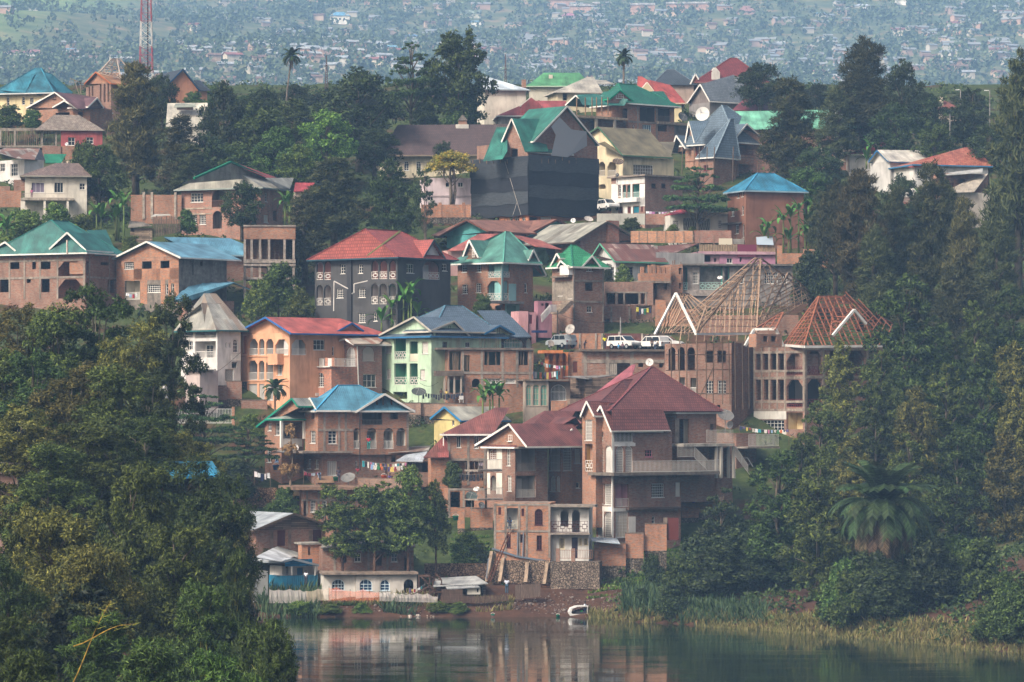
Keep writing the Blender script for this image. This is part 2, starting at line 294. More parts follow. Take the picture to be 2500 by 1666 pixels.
class Hs:
    def __init__(s, name, label, z, px, py, yaw=0, dd=0, cat='house', group=None, D=None):
        s.zm = ZM[z]; X, Y = s.src(px, py); s.D = D or Dof(Y)+dd
        s.o = at(X, Y, s.D); s.yaw = math.radians(yaw); s.a = yaw; s.mpp = s.D/F/s.zm[2]
        s.r = thing(name, label, cat, s.o, s.yaw, group)
        c, n = math.cos(-s.yaw), math.sin(-s.yaw); s.R = lambda v: Vector((c*v.x-n*v.y, n*v.x+c*v.y, v.z))
        s.C = s.R(Vector((0, 0, CH))-s.o)
    def src(s, x, y): return s.zm[0]+x/s.zm[2], s.zm[1]+y/s.zm[2]
    def ray(s, x, y): X, Y = s.src(x, y); return s.R(Vector(((X-1250)/F, 1, (HZ-Y)/F)))
    def pt(s, x, y, v=0):
        d = s.ray(x, y); k = (v-s.C.y)/d.y; return s.C+d*k
    def onp(s, pl, x, y, off=0):
        """photo point -> (distance along the wall, height) on the wall plane pl"""
        A, t, n, Ln = pl; d = s.ray(x, y); k = (off-((s.C.x-A[0])*n[0]+(s.C.y-A[1])*n[1]))/(d.x*n[0]+d.y*n[1]); p = s.C+d*k
        return (p.x-A[0])*t[0]+(p.y-A[1])*t[1], p.z
    @staticmethod
    def plane(A, B):
        L = math.hypot(B[0]-A[0], B[1]-A[1]); t = ((B[0]-A[0])/L, (B[1]-A[1])/L); return (A, t, (t[1], -t[0]), L)
    def body(s, x0, x1, yt, yb, d, mat='brick:', v=0, Fr=(), L=(), R=(), t=.25, fl=(), ext=3, dx=None, top=True, name='wall', hid=1):
        ym = (yt+yb)/2; b = Body(); b.u0 = s.pt(x0, ym, v).x; b.u1 = s.pt(x1, ym, v).x; xm = (x0+x1)/2
        b.z1 = s.pt(xm, yt, v).z; b.z0 = s.pt(xm, yb, v).z; b.v0 = v; b.mat = mat
        if dx is not None:
            u = b.u1 if s.a < 0 else b.u0; dr = s.ray(dx, ym); k = (u-s.C.x)/dr.x; d = max(1.5, abs((s.C+dr*k).y-v))
        b.v1 = v+d; zb = b.z0-ext
        b.F = s.plane((b.u0, v), (b.u1, v)); b.L = s.plane((b.u0, b.v1), (b.u0, v)); b.R = s.plane((b.u1, v), (b.u1, b.v1)); b.B = s.plane((b.u1, b.v1), (b.u0, b.v1))
        m = MB(); s.slab(m, b.F, zb, b.z1, t, Fr, b); s.slab(m, b.L, zb, b.z1, t, L, b, t); s.slab(m, b.R, zb, b.z1, t, R, b, t); s.slab(m, b.B, zb, b.z1, t, (), b)
        m.obj(name, mat, s.r)
        fm = MB()
        for y in fl: z = s.pt(xm, y, v).z; fm.box(b.u0+t+.01, b.u1-t-.01, v+t+.01, b.v1-t-.01, z-.25, z)
        if top: fm.box(b.u0+t+.01, b.u1-t-.01, v+t+.01, b.v1-t-.01, b.z1-.25, b.z1-.02)
        fm.obj('floor_slab', 'conc:', s.r)
        return b
    def slab(s, m, pl, z0, z1, t, ops, b, cut=0):
        """a wall of thickness t with real openings; each opening gets what stands in it"""
        A, tv, n, Ln = pl; hs = []
        P = lambda q, d, z: (A[0]+tv[0]*q+n[0]*d, A[1]+tv[1]*q+n[1]*d, z)
        for op in ops:
            k, x0, y0, x1, y1 = op[:5]; o = op[5] if len(op) > 5 else {}
            sa, za = s.onp(pl, x0, (y0+y1)/2); sb, _ = s.onp(pl, x1, (y0+y1)/2); _, zt = s.onp(pl, (x0+x1)/2, y0); _, zb = s.onp(pl, (x0+x1)/2, y1)
            sa, sb = max(min(sa, sb), cut+.05), min(max(sa, sb), Ln-cut-.05); zt = min(zt, z1-.03)
            if sb-sa < .12 or zt-zb < .12: continue
            hs.append((sa, sb, zb, zt)); s.fill(m, pl, P, k, sa, sb, zb, zt, t, o, b, (x0, y0, x1, y1))
        S = sorted({cut, Ln-cut, *[h[0] for h in hs], *[h[1] for h in hs]}); Zs = sorted({z0, z1, *[h[2] for h in hs], *[h[3] for h in hs]})
        S = [q for q in S if cut-1e-6 <= q <= Ln-cut+1e-6]; Zs = [q for q in Zs if z0-1e-6 <= q <= z1+1e-6]
        solid = lambda i, j: 0 <= i < len(S)-1 and 0 <= j < len(Zs)-1 and not any(h[0]-1e-6 <= S[i] and S[i+1] <= h[1]+1e-6 and h[2]-1e-6 <= Zs[j] and Zs[j+1] <= h[3]+1e-6 for h in hs)
        for i in range(len(S)-1):
            for j in range(len(Zs)-1):
                if not solid(i, j): continue
                a, c, e, f = S[i], S[i+1], Zs[j], Zs[j+1]
                m.add([P(a, 0, e), P(c, 0, e), P(c, 0, f), P(a, 0, f)], [(0, 1, 2, 3)]); m.add([P(a, -t, e), P(c, -t, e), P(c, -t, f), P(a, -t, f)], [(3, 2, 1, 0)])
                if not solid(i-1, j): m.add([P(a, 0, e), P(a, 0, f), P(a, -t, f), P(a, -t, e)], [(0, 1, 2, 3)])
                if not solid(i+1, j): m.add([P(c, 0, f), P(c, 0, e), P(c, -t, e), P(c, -t, f)], [(0, 1, 2, 3)])
                if not solid(i, j-1): m.add([P(c, 0, e), P(a, 0, e), P(a, -t, e), P(c, -t, e)], [(0, 1, 2, 3)])
                if not solid(i, j+1): m.add([P(a, 0, f), P(c, 0, f), P(c, -t, f), P(a, -t, f)], [(0, 1, 2, 3)])
    def fill(s, m, pl, P, k, sa, sb, zb, zt, t, o, b, pxr):
        w, h = sb-sa, zt-zb; a = o.get('a', 1 if k in 'WOL' else 0); rz = math.atan2(pl[1][1], pl[1][0])
        if a:
            ah = min(w/2, h*.45); C = arc(sa, sb, zt, ah, a); mid = len(C)//2; n = pl[2]
            for poly in ([(sa, zt)]+[(q, z) for q, z in C[:mid+1]], [(q, z) for q, z in C[(mid if a == 1 else mid):]]+[(sb, zt)]):
                if a == 2 and len(poly) < 3: continue
                m.prism([P(q, -.004, z) for q, z in poly], (-n[0]*(t-.01), -n[1]*(t-.01), 0))
        if k in 'wWcg':
            nx, ny = o.get('n', (max(1, round(w/.45)), max(1, round(h/.5)))); pane = o.get('p', 'glass:' if k != 'c' else 'cloth:#b9b4ac')
            if k == 'g': nx, ny = o.get('n', (max(2, round(w/.17)), 2)); pane = o.get('p', 'plain:#3a3633')
            f, p = win_mesh(w, h, nx, ny, o.get('f', WHT), pane, 1 if a == 1 else 0)
            q = P(sa, -min(.1, t*.4), zb); fo = obj('window', f, s.r, q, (0, 0, rz)); obj('pane', p, fo)
        elif k == 'd':
            mm = MB(); mm.box(.02, w-.02, .0, .05, 0, h-.02); mm.box(.1, w-.1, -.02, .0, h*.1, h*.45); mm.box(.1, w-.1, -.02, .0, h*.52, h*.92)
            obj('door', mm.mesh('door', 'paint:'+o.get('f', '#4a2a22')), s.r, P(sa, -.12, zb), (0, 0, rz))
        elif k in 'lL':
            dp = o.get('d', 1.4); mt = o.get('m', b.mat); mm = MB(); g = .015
            def Q(x, y, z): return (x, y, z)
            x0, x1, y0, y1, e, f = g, w-g, t, t+dp, g, h-g
            mm.add([(x0,y0,e),(x1,y0,e),(x1,y1,e),(x0,y1,e),(x0,y0,f),(x1,y0,f),(x1,y1,f),(x0,y1,f)], [(0,1,2,3),(7,6,5,4),(2,6,7,3)[::-1],(0,3,7,4),(1,5,6,2)])
            ro = mm.obj('recess', mt, s.r); ro.location = P(sa, 0, zb); ro.rotation_euler = (0, 0, rz)
            for bo in o.get('b', ()):
                kk, fx0, fx1, fz0, fz1 = bo[:5]; oo = bo[5] if len(bo) > 5 else {}
                ww, hh = w*(fx1-fx0), h*(fz1-fz0)
                if kk == 'd':
                    q = MB(); q.box(0, ww, -.05, 0, 0, hh); do = q.obj('door', 'paint:'+oo.get('f', '#4a2a22'), s.r); do.rotation_euler = (0, 0, rz); do.location = P(sa+w*fx0, -t-dp+.01, zb+h*fz0+.02)
                else:
                    f_, p_ = win_mesh(ww, hh, *oo.get('n', (2, 3)), oo.get('f', WHT), oo.get('p', 'glass:'), 0); fo = obj('window', f_, s.r, P(sa+w*fx0, -t-dp+.13, zb+h*fz0), (0, 0, rz)); obj('pane', p_, fo)
            if o.get('r', 'v') != 'n': s.railm(w, o.get('rh', min(1.0, h*.42)), o.get('r', 'v'), o.get('rc', WHT), P(sa, -.06, zb), rz)
    def railm(s, w, h, st, col, loc, rz):
        m = MB(); th = .045
        m.box(0, w, 0, th, h-.05, h); m.box(0, w, 0, th, .03, .09)
        if st == 'v':
            n = max(2, round(w/.19))
            for i in range(n+1): x = w*i/n*.985; m.box(x, x+.035, .005, th-.005, .09, h-.05)
        elif st == 'g':
            n = max(1, round(w/.85)); c = w/n
            for i in range(n):
                a = c*i; m.box(a, a+.05, .005, th-.005, .09, h-.05)
                m.box(a+c*.22, a+c*.82, .005, th-.005, h*.3, h*.37); m.box(a+c*.22, a+c*.82, .005, th-.005, h*.68, h*.75)
                for q in (.22, .76): m.box(a+c*q, a+c*(q+.07), .005, th-.005, h*.37, h*.68)
                m.box(a+.05, a+c*.22, .005, th-.005, h*.5, h*.56); m.box(a+c*.83, a+c, .005, th-.005, h*.5, h*.56); m.box(a+c*.5, a+c*.56, .005, th-.005, .09, h*.3); m.box(a+c*.5, a+c*.56, .005, th-.005, h*.75, h-.05)
            m.box(w-.05, w, .005, th-.005, .09, h-.05)
        elif st == 's': m.box(.02, w-.02, .006, th-.006, .09, h-.05)
        ro = m.obj('railing', 'paint:'+col, s.r); ro.location = loc; ro.rotation_euler = (0, 0, rz)
    def rail(s, x0, x1, yt, yb, v=-1, st='v', col=WHT, x0d=None):
        p = s.pt(x0, yb, v); q = s.pt(x1, yb, v); h = s.pt(x0, yt, v).z-p.z; s.railm(q.x-p.x, h, st, col, p, 0)
    def hip(s, b, r0, r1, yr, mat, ov=.6, fc=WHT, ze=0, vr=None, cap=None):
        u0, u1, v0, v1 = b.u0-ov, b.u1+ov, b.v0-ov, b.v1+ov; z = b.z1+ze; vm = (v0+v1)/2 if vr is None else vr
        a = s.pt(r0, yr, vm); c = s.pt(r1, yr, vm); zr = (a.z+c.z)/2; ua, uc = a.x, max(c.x, a.x+.05); m = MB()
        m.add([(u0,v0,z),(u1,v0,z),(u1,v1,z),(u0,v1,z),(ua,vm,zr),(uc,vm,zr)], [(0,1,5,4),(2,3,4,5),(3,0,4),(1,2,5),(3,2,1,0)]); m.obj('roof', mat, s.r)
        s.fascia(u0, u1, v0, v1, z, fc); g = MB(); e = .03
        for p, q in (((u0,v0,z),(ua,vm,zr)),((u1,v0,z),(uc,vm,zr)),((ua,vm,zr),(uc,vm,zr)),((u0,v1,z),(ua,vm,zr)),((u1,v1,z),(uc,vm,zr))): g.bar((p[0],p[1],p[2]+e), (q[0],q[1],q[2]+e), .2, .09)
        if cap: g.obj('ridge_cap', cap, s.r)
    def fascia(s, u0, u1, v0, v1, z, fc, h=.2):
        if not fc: return
        m = MB(); e = .05; zz = z+.03
        m.box(u0-e, u1+e, v0-e, v0+.002, zz-h, zz); m.box(u0-e, u1+e, v1-.002, v1+e, zz-h, zz); m.box(u0-e, u0+.002, v0+.003, v1-.003, zz-h, zz); m.box(u1-.002, u1+e, v0+.003, v1-.003, zz-h, zz)
        m.obj('fascia', 'paint:'+fc, s.r)
    def gab(s, b, face, pl_, pa, pr, depth, mat, ov=.5, trim=WHT, wall=None, ops=(), back=False, cap=None, hb=0):
        """gable roof whose end faces out of wall `face`; three photo points give left eave, apex, right eave of that end"""
        pl = {'F': b.F, 'L': b.L, 'R': b.R}[face] if isinstance(face, str) else face; A, t, n, Ln = pl
        P = lambda q, d, z: Vector((A[0]+t[0]*q+n[0]*d, A[1]+t[1]*q+n[1]*d, z))
        e0, ap, e1 = s.onp(pl, *pl_, ov), s.onp(pl, *pa, ov), s.onp(pl, *pr, ov); m = MB(); th = .1
        for e in (e0, e1):
            c = [P(e[0], ov, e[1]), P(ap[0], ov, ap[1]), P(ap[0], -depth+hb, ap[1]), P(e[0], -depth, e[1])]
            if e is e1: c = c[::-1]
            m.prism(c[::-1], (0, 0, -th))
        if hb: m.prism([P(e0[0], -depth, e0[1]), P(e1[0], -depth, e1[1]), P(ap[0], -depth+hb, ap[1])], (0, 0, -th))
        m.obj('roof', mat, s.r)
        if trim:
            g = MB()
            for e in (e0, e1): g.bar(P(e[0], ov+.03, e[1]-.08), P(ap[0], ov+.03, ap[1]-.08), .05, .24)
            for e, sg in ((e0, -1), (e1, 1)): g.bar(P(e[0]+sg*.03, ov, e[1]-.1), P(e[0]+sg*.03, -depth, e[1]-.1), .05, .2)
            g.obj('barge_board', 'paint:'+trim, s.r)
        if cap: MB().bar(P(ap[0], ov, ap[1]+.03), P(ap[0], -depth, ap[1]+.03), .22, .08).obj('ridge_cap', cap, s.r)
        if wall:
            m = MB()
            def tri(off, th_, f):
                lo = max(e0[1], e1[1])*.0; q0 = .04
                pts = [(e0[0]+(ap[0]-e0[0])*.06, e0[1]+(ap[1]-e0[1])*.06-.14), (ap[0], ap[1]-.14), (e1[0]+(ap[0]-e1[0])*.06, e1[1]+(ap[1]-e1[1])*.06-.14)]
                zb = b.z1-.02 if b is not None else min(e0[1], e1[1])-.2
                if f and pts[0][1] > zb and pts[2][1] > zb: pts = [(pts[0][0], zb)]+pts+[(pts[2][0], zb)]
                m.prism([P(q, off, z) for q, z in pts], tuple(-x*th_ for x in (n[0], n[1], 0)))
            tri(-.012, .2, True)
            if back: tri(-depth+ov+.3, .2, True)
            m.obj('gable_wall', wall, s.r)
        for op in ops:     # small openings set on the gable wall
            k, x0, y0, x1, y1 = op[:5]; o = op[5] if len(op) > 5 else {}
            sa, zt = s.onp(pl, x0, y0); sb, zb = s.onp(pl, x1, y1)
            w_, h_ = abs(sb-sa), abs(zt-zb); rz = math.atan2(t[1], t[0])
            f, p = win_mesh(w_, h_, *o.get('n', (max(1, round(w_/.5)), max(1, round(h_/.5)))), o.get('f', WHT), o.get('p', 'glass:'), o.get('a', 0)); fo = obj('window', f, s.r, P(min(sa, sb), .03, min(zt, zb)), (0, 0, rz)); obj('pane', p, fo)
        return e0, ap, e1, P
    def ridge_u(s, b, xr, yr, mat, ov=.5, trim=WHT, wall=None, ue=None, vr=None, ze=0):
        """roof with its ridge along the front; slopes to front and back, gable ends at the sides"""
        vm = (b.v0+b.v1)/2 if vr is None else vr; zr = s.pt(xr, yr, vm).z; u0, u1 = b.u0-ov, b.u1+ov; v0, v1 = b.v0-ov, b.v1+ov; z = b.z1+ze; m = MB(); th = (0, 0, -.1)
        m.prism([(u0,v0,z),(u1,v0,z),(u1,vm,zr),(u0,vm,zr)], th); m.prism([(u1,v1,z),(u0,v1,z),(u0,vm,zr),(u1,vm,zr)], th); m.obj('roof', mat, s.r)
        if trim:
            g = MB()
            for u in (u0-.03, u1+.03):
                g.bar((u, v0, z-.08), (u, vm, zr-.08), .05, .22); g.bar((u, v1, z-.08), (u, vm, zr-.08), .05, .22)
            g.bar((u0, v0-.03, z-.1), (u1, v0-.03, z-.1), .05, .2); g.obj('barge_board', 'paint:'+trim, s.r)
        if wall:
            m = MB(); k = .86
            for u in (b.u0+.01, b.u1-.21): m.prism([(u, b.v0+.02, b.z1-.02), (u, b.v1-.02, b.z1-.02), (u, vm, zr-.16)], (.2, 0, 0))
            m.obj('gable_wall', wall, s.r)
    def st(s, name, pl, x0, y0, x1, y1, mat, pr=.06, off=0, dp=None):
        """a flat piece standing `pr` proud of wall plane pl, given by its photo rectangle"""
        A, t, n, Ln = pl; xm, ym = (x0+x1)/2, (y0+y1)/2
        a, _ = s.onp(pl, x0, ym, off); c, _ = s.onp(pl, x1, ym, off); _, zt = s.onp(pl, xm, y0, off); _, zb = s.onp(pl, xm, y1, off)
        P = lambda q, d, z: (A[0]+t[0]*q+n[0]*d, A[1]+t[1]*q+n[1]*d, z); p0 = off-.01 if dp is None else off-dp; pr += off
        m = MB(); vs = [P(q, d, z) for z in (zb, zt) for q, d in ((a, pr), (c, pr), (c, p0), (a, p0))]
        m.add(vs, [(0,3,2,1),(4,5,6,7),(0,1,5,4),(1,2,6,5),(2,3,7,6),(3,0,4,7)]); return m.obj(name, mat, s.r)
    def grid(s, name, pl, xs=(), ys=(), x0=0, x1=0, y0=0, y1=0, w=.28, mat='conc:', pr=.05):
        """concrete posts at xs and beams at ys over a wall, one joined frame"""
        A, t, n, Ln = pl; m = MB(); P = lambda q, d, z: (A[0]+t[0]*q+n[0]*d, A[1]+t[1]*q+n[1]*d, z)
        def bx(a, c, zb, zt, p): m.add([P(q, d, z) for z in (zb, zt) for q, d in ((a, p), (c, p), (c, -.02), (a, -.02))], [(0,3,2,1),(4,5,6,7),(0,1,5,4),(1,2,6,5),(2,3,7,6),(3,0,4,7)])
        for x in xs: q, _ = s.onp(pl, x, (y0+y1)/2); _, zt = s.onp(pl, x, y0); _, zb = s.onp(pl, x, y1); bx(q-w/2, q+w/2, zb, zt, pr)
        for y in ys: a, z = s.onp(pl, x0, y); c, z2 = s.onp(pl, x1, y); bx(a, c, (z+z2)/2-w/2, (z+z2)/2+w/2, pr+.012)
        m.obj('concrete_frame', mat, s.r)
    def slabx(s, name, x0, x1, yt, yb, v0, v1, mat):
        """level slab: photo extent of its front edge at depth v0, running back to v1"""
        a = s.pt(x0, (yt+yb)/2, v0); c = s.pt(x1, (yt+yb)/2, v0); zt = s.pt((x0+x1)/2, yt, v0).z; zb = s.pt((x0+x1)/2, yb, v0).z
        m = MB(); m.box(a.x, c.x, v0, v1, zb, zt); return m.obj(name, mat, s.r)
    def capslab(s, b, ov=.3, th=.22, mat='conc:', name='roof_slab'):
        MB().box(b.u0-ov, b.u1+ov, b.v0-ov, b.v1+ov, b.z1, b.z1+th).obj(name, mat, s.r)
    def poly(s, name, pts, mat, th=.1, up=True):
        P = [s.pt(*p) for p in pts]; m = MB(); nrm = (P[1]-P[0]).cross(P[2]-P[0])
        if nrm.z < 0: P = P[::-1]
        m.prism(P[::-1], (0, 0, -th)); return m.obj(name, mat, s.r)
    def bars(s, name, segs, w, mat, one=None):
        """segs: (x,y,v,x,y,v) photo points with their depth; one mesh, or one object each"""
        m = MB(); one = name in ('stair_rail', 'lattice') if one is None else one
        for g in segs:
            a, c = s.pt(*g[:3]), s.pt(*g[3:6])
            if one: m.bar(a, c, w)
            else: MB().bar(a, c, w).obj(name, mat, s.r)
        if one: m.obj(name, mat, s.r)
# ---------------------------------------------------------------- land, lake, air
def struct(o): o['kind'] = 'structure'; return o
def sheet(name, xs, ys, zf, mat):
    X, Y = np.meshgrid(xs, ys); Z = zf(X, Y); V = np.stack([X, Y, Z], -1).reshape(-1, 3); nx, ny = len(xs), len(ys)
    i = np.arange((ny-1)*(nx-1)); a = (i//(nx-1))*nx+i % (nx-1); Fc = np.stack([a, a+1, a+nx+1, a+nx], -1)
    return struct(obj(name, mesh_np(name, V, Fc, mat, True)))
sheet('ground', np.concatenate([np.linspace(-900, -90, 28), np.arange(-87, 90, 1.5), np.linspace(92, 900, 28)]), np.concatenate([np.linspace(-300, 0, 16), np.arange(5, 380, 5), np.arange(380, 720, 1.6), np.linspace(725, 1500, 50)]), gz, M('soil:'))
FHY = [1400, 1500, 2000, 2400, 2800, 3200, 4000]; FHZ = [58, 98, 184, 252, 320, 388, 540]
def fz(x, y):
    x = np.asarray(x, float); y = np.asarray(y, float)
    return np.interp(y, FHY, FHZ)+10*np.sin(x*.006+y*.004)+6*np.sin(x*.017-y*.009)+np.clip(-x-250, 0, 900)*.06
t = NT('far_slope'); n1 = t.noise(.012, t.uv((1, 1, 1), 'Object'), 6, .7); n2 = t.noise(.05, t.uv((1, 1, 1), 'Object'), 4)
sp = t.n('ShaderNodeSeparateXYZ'); cc = t.n('ShaderNodeTexCoord'); t.l(cc.outputs['Object'], sp.inputs[0])
mr = t.n('ShaderNodeMapRange'); mr.inputs[1].default_value = -250; mr.inputs[2].default_value = -480; t.l(sp.outputs[0], mr.inputs[0])
c0 = t.ramp(n2, [(.35, '#3c4a2a'), (.55, '#5d6040'), (.72, '#8a6f55')]); c1 = t.ramp(n1, [(.35, '#6d8a45'), (.65, '#8aa55a')])
FARM = t.base(t.mix(t.ramp(mr.outputs[0], [(.3, 0.), (.8, .85)]), c0, c1))
sheet('far_hill', np.linspace(-1500, 1500, 150), np.concatenate([np.linspace(1400, 3400, 130), np.linspace(3420, 4000, 20)]), fz, FARM)
# lake
t = NT('lake_water', .03, .5); t.b.inputs['IOR'].default_value = 1.33; t.base('#1e2a20')
w1 = t.noise(1.1, t.uv((.35, 2.2, 1), 'Object'), 3, .5); w2 = t.noise(.16, t.uv((.35, 1.4, 1), 'Object'), 2)
ms = t.n('ShaderNodeMath', operation='MULTIPLY'); t.l(w1, ms.inputs[0]); t.l(t.ramp(w2, [(.42, .12), (.62, .8)]), ms.inputs[1])
t.bump(ms.outputs[0], .26, .07)
V = [(-300, -50, 0), (500, -50, 0), (500, 470, 0), (-300, 470, 0)]
struct(obj('water', mesh_np('water', V, [(0, 1, 2, 3)], t.m)))
# hazy air: one even volume round everything
def build_haze():
    m = MB(); m.box(-1600, 1600, -400, 4100, -8, 640); me = m.mesh('haze', 'plain:#ffffff', uv=False)
    hm = bpy.data.materials.new('hazy_air'); hm.use_nodes = True; q = hm.node_tree; q.nodes.clear(); out = q.nodes.new('ShaderNodeOutputMaterial'); pv = q.nodes.new('ShaderNodeVolumePrincipled')
    pv.inputs['Color'].default_value = (.36, .62, 1, 1); pv.inputs['Density'].default_value = HAZE; pv.inputs['Anisotropy'].default_value = -.3; q.links.new(pv.outputs[0], out.inputs['Volume'])
    me.materials.clear(); me.materials.append(hm); hm.cycles.homogeneous_volume = True if hasattr(hm.cycles, 'homogeneous_volume') else None
    obj('haze', me, kind='stuff')
HAZE = .00016
# ---------------------------------------------------------------- trees
RNG = np.random.default_rng(11)
def unit(n):
    d = RNG.normal(size=(n, 3)); return d/np.linalg.norm(d, axis=1)[:, None]
def leaves(C, N, L, Wd, droop=0., up=0., jit=.6):
    """one pointed blade per centre; N is the way it faces outward"""
    n = len(C); A = unit(n)*jit+N*.35; A[:, 2] += up-droop; A /= np.linalg.norm(A, axis=1)[:, None]
    B = np.cross(A, N+unit(n)*.5); B /= np.linalg.norm(B, axis=1)[:, None]+1e-9
    k = RNG.uniform(.65, 1.35, (n, 1)); a = A*L*k/2; b = B*Wd*k/2; ce = C+A*0
    V = np.stack([ce-a, ce+b-a*.2, ce+a, ce-b-a*.2], 1).reshape(-1, 3); return V, np.arange(4*n).reshape(-1, 4)
def lobed(lobes, nc, nl, L, Wd, droop=0., up=0., sub=.36, flat=1., shell=(.65, 1.02), jit=.6):
    Vs = []; Fs = []; off = 0
    vol = np.array([l[1]*l[1] for l in lobes]); vol = vol/vol.sum()
    for (c, r, rz), q in zip(lobes, vol):
        k = max(3, int(nc*q)); d = unit(k); d[:, 2] = np.where(d[:, 2] < -.35, -d[:, 2]*.5, d[:, 2])
        cc = np.asarray(c)+d*np.array([r, r, rz])*RNG.uniform(*shell, (k, 1))
        m = int(nl/nc)+1; o = unit(k*m)*RNG.uniform(.2, 1, (k*m, 1))**.5*r*sub*np.repeat(RNG.uniform(.6, 1.3, (k, 1)), m, 0); o[:, 2] *= flat
        P = np.repeat(cc, m, 0)+o; N = o/(np.linalg.norm(o, axis=1)[:, None]+1e-6)+np.repeat(d, m, 0)*.7; N[:, 2] += .25; N /= np.linalg.norm(N, axis=1)[:, None]
        V, Fc = leaves(P, N, L, Wd, droop, up, jit); Vs.append(V); Fs.append(Fc+off); off += len(V)
    return np.concatenate(Vs), np.concatenate(Fs)
PRO = {}
def proto(kind, V, Fc, mat, lobes, bark='bark:#5a5046', r0=.22, base=.3, H=10, stems=1):
    crown = mesh_np('crown', V, Fc, M(mat)); tr = MB()
    for k in range(stems):
        ox = 0 if stems == 1 else RNG.uniform(-.6, .6); lean = RNG.uniform(-.4, .4); zt = max(l[0][2] for l in lobes)*.95
        pts = [(ox*.3, 0, -1.2), (ox, lean*.3, zt*.3), (ox+lean*.5, -lean*.3, zt*.65), (lean*.3, 0, zt)]; tr.tube(pts, [r0*1.15, r0*.85, r0*.55, r0*.15], 7)
    for c, r, rz in lobes:
        z0 = max(base*H*.6, c[2]-math.hypot(c[0], c[1])*1.1-r*.2); c = Vector(c)
        if math.hypot(c.x, c.y) > .3: tr.tube([(0, 0, min(z0, zt*.8)), (c.x*.5, c.y*.5, (z0+c.z)/2+.1), tuple(c)], [r0*.42, r0*.28, r0*.08], 5)
    PRO.setdefault(kind, []).append((crown, tr.mesh('trunk', bark, True, uv=False)))
U = lambda a, b: float(RNG.uniform(a, b))
def ring_lobes(spec):      # (height, ring radius, count, lobe radius, lobe height)
    out = []
    for z, rr, n, r, rz in spec:
        p = U(0, 6.28)
        for i in range(n): a = p+6.283*i/n+U(-.3, .3); q = rr*U(.75, 1.15); out.append(((q*math.cos(a), q*math.sin(a), z*U(.94, 1.06)), r*U(.8, 1.2), rz*U(.8, 1.2)))
    return out
LEU2 = 'leaf:#202c17,#35481f,#556a2e'; LEU3 = 'leaf:#383a1c,#5a5c2a,#8a853e'; LEUC = 'leaf:#2a3519,#475826,#76863a'; LDK = 'leaf:#1f291a,#324024,#506036'; LMID = 'leaf:#26351a,#435a28,#6a803c'; LBR = 'leaf:#34491f,#57742e,#86a044'; LPINE = 'leaf:#22341e,#375029,#577038'
LCAS = 'leaf:#33351f,#4f4d2b,#746a3e'; LCAS2 = 'leaf:#28311e,#414727,#616238'; LYEL = 'leaf:#6e7430,#a09a3c,#c9a94a'; LBAM = 'leaf:#223016,#3a5020,#627a34'; LGR = 'leaf:#35481f,#597030,#889448'
def env_lobes(n, z0, z1, rf, lr, lz, jz=.0):
    """lobes spread through an envelope: rf(0..1) gives its radius at each height"""
    out = []
    for i in range(n):
        f = (i+U(.1, .9))/n; a = i*2.39996+U(-.5, .5); R = rf(f); q = R*math.sqrt(U(.15, 1)); r = lr*U(.75, 1.25)*(.65+.5*R/max(rf(k/10) for k in range(11))); out.append(((q*math.cos(a), q*math.sin(a), z0+(z1-z0)*f), r, lz*U(.8, 1.25)*r/lr))
    return out
for i in range(3):        # tall stand eucalyptus: many small rounded heads up one slim tree
    lb = env_lobes(30, 2.6, 9.5, lambda f: .95*(math.sin(math.pi*(.18+f*.66))**.6), .46, .42); proto('euc_tall', *lobed(lb, 480, 40000, .115, .036, droop=.4, sub=.36, shell=(.75, 1.03)), (LEUC, LEU2, LEU3)[i], lb, bark='bark:#6a6256', r0=.07)
for i in range(3):        # eucalyptus, near (fine leaves) and mid distance
    E = lambda f: 1.6*(math.sin(math.pi*(.2+f*.62))**.6)
    lb = env_lobes(15, 1.6, 9.0, E, .98, .95); proto('euc_near', *lobed(lb, 430, 34000, .2, .06, droop=.45, sub=.33, shell=(.8, 1.03)), (LEUC, LEU2, LEU3)[i], lb, r0=.15)
    lb = env_lobes(18, 1.0, 9.3, lambda f: 1.75*(math.sin(math.pi*(.25+f*.7))**.8), .85, .85); proto('euc', *lobed(lb, 320, 16000, .27, .085, droop=.35, sub=.34, shell=(.8, 1.03)), (LEUC, LEU2, LEU3)[i], lb, r0=.15)
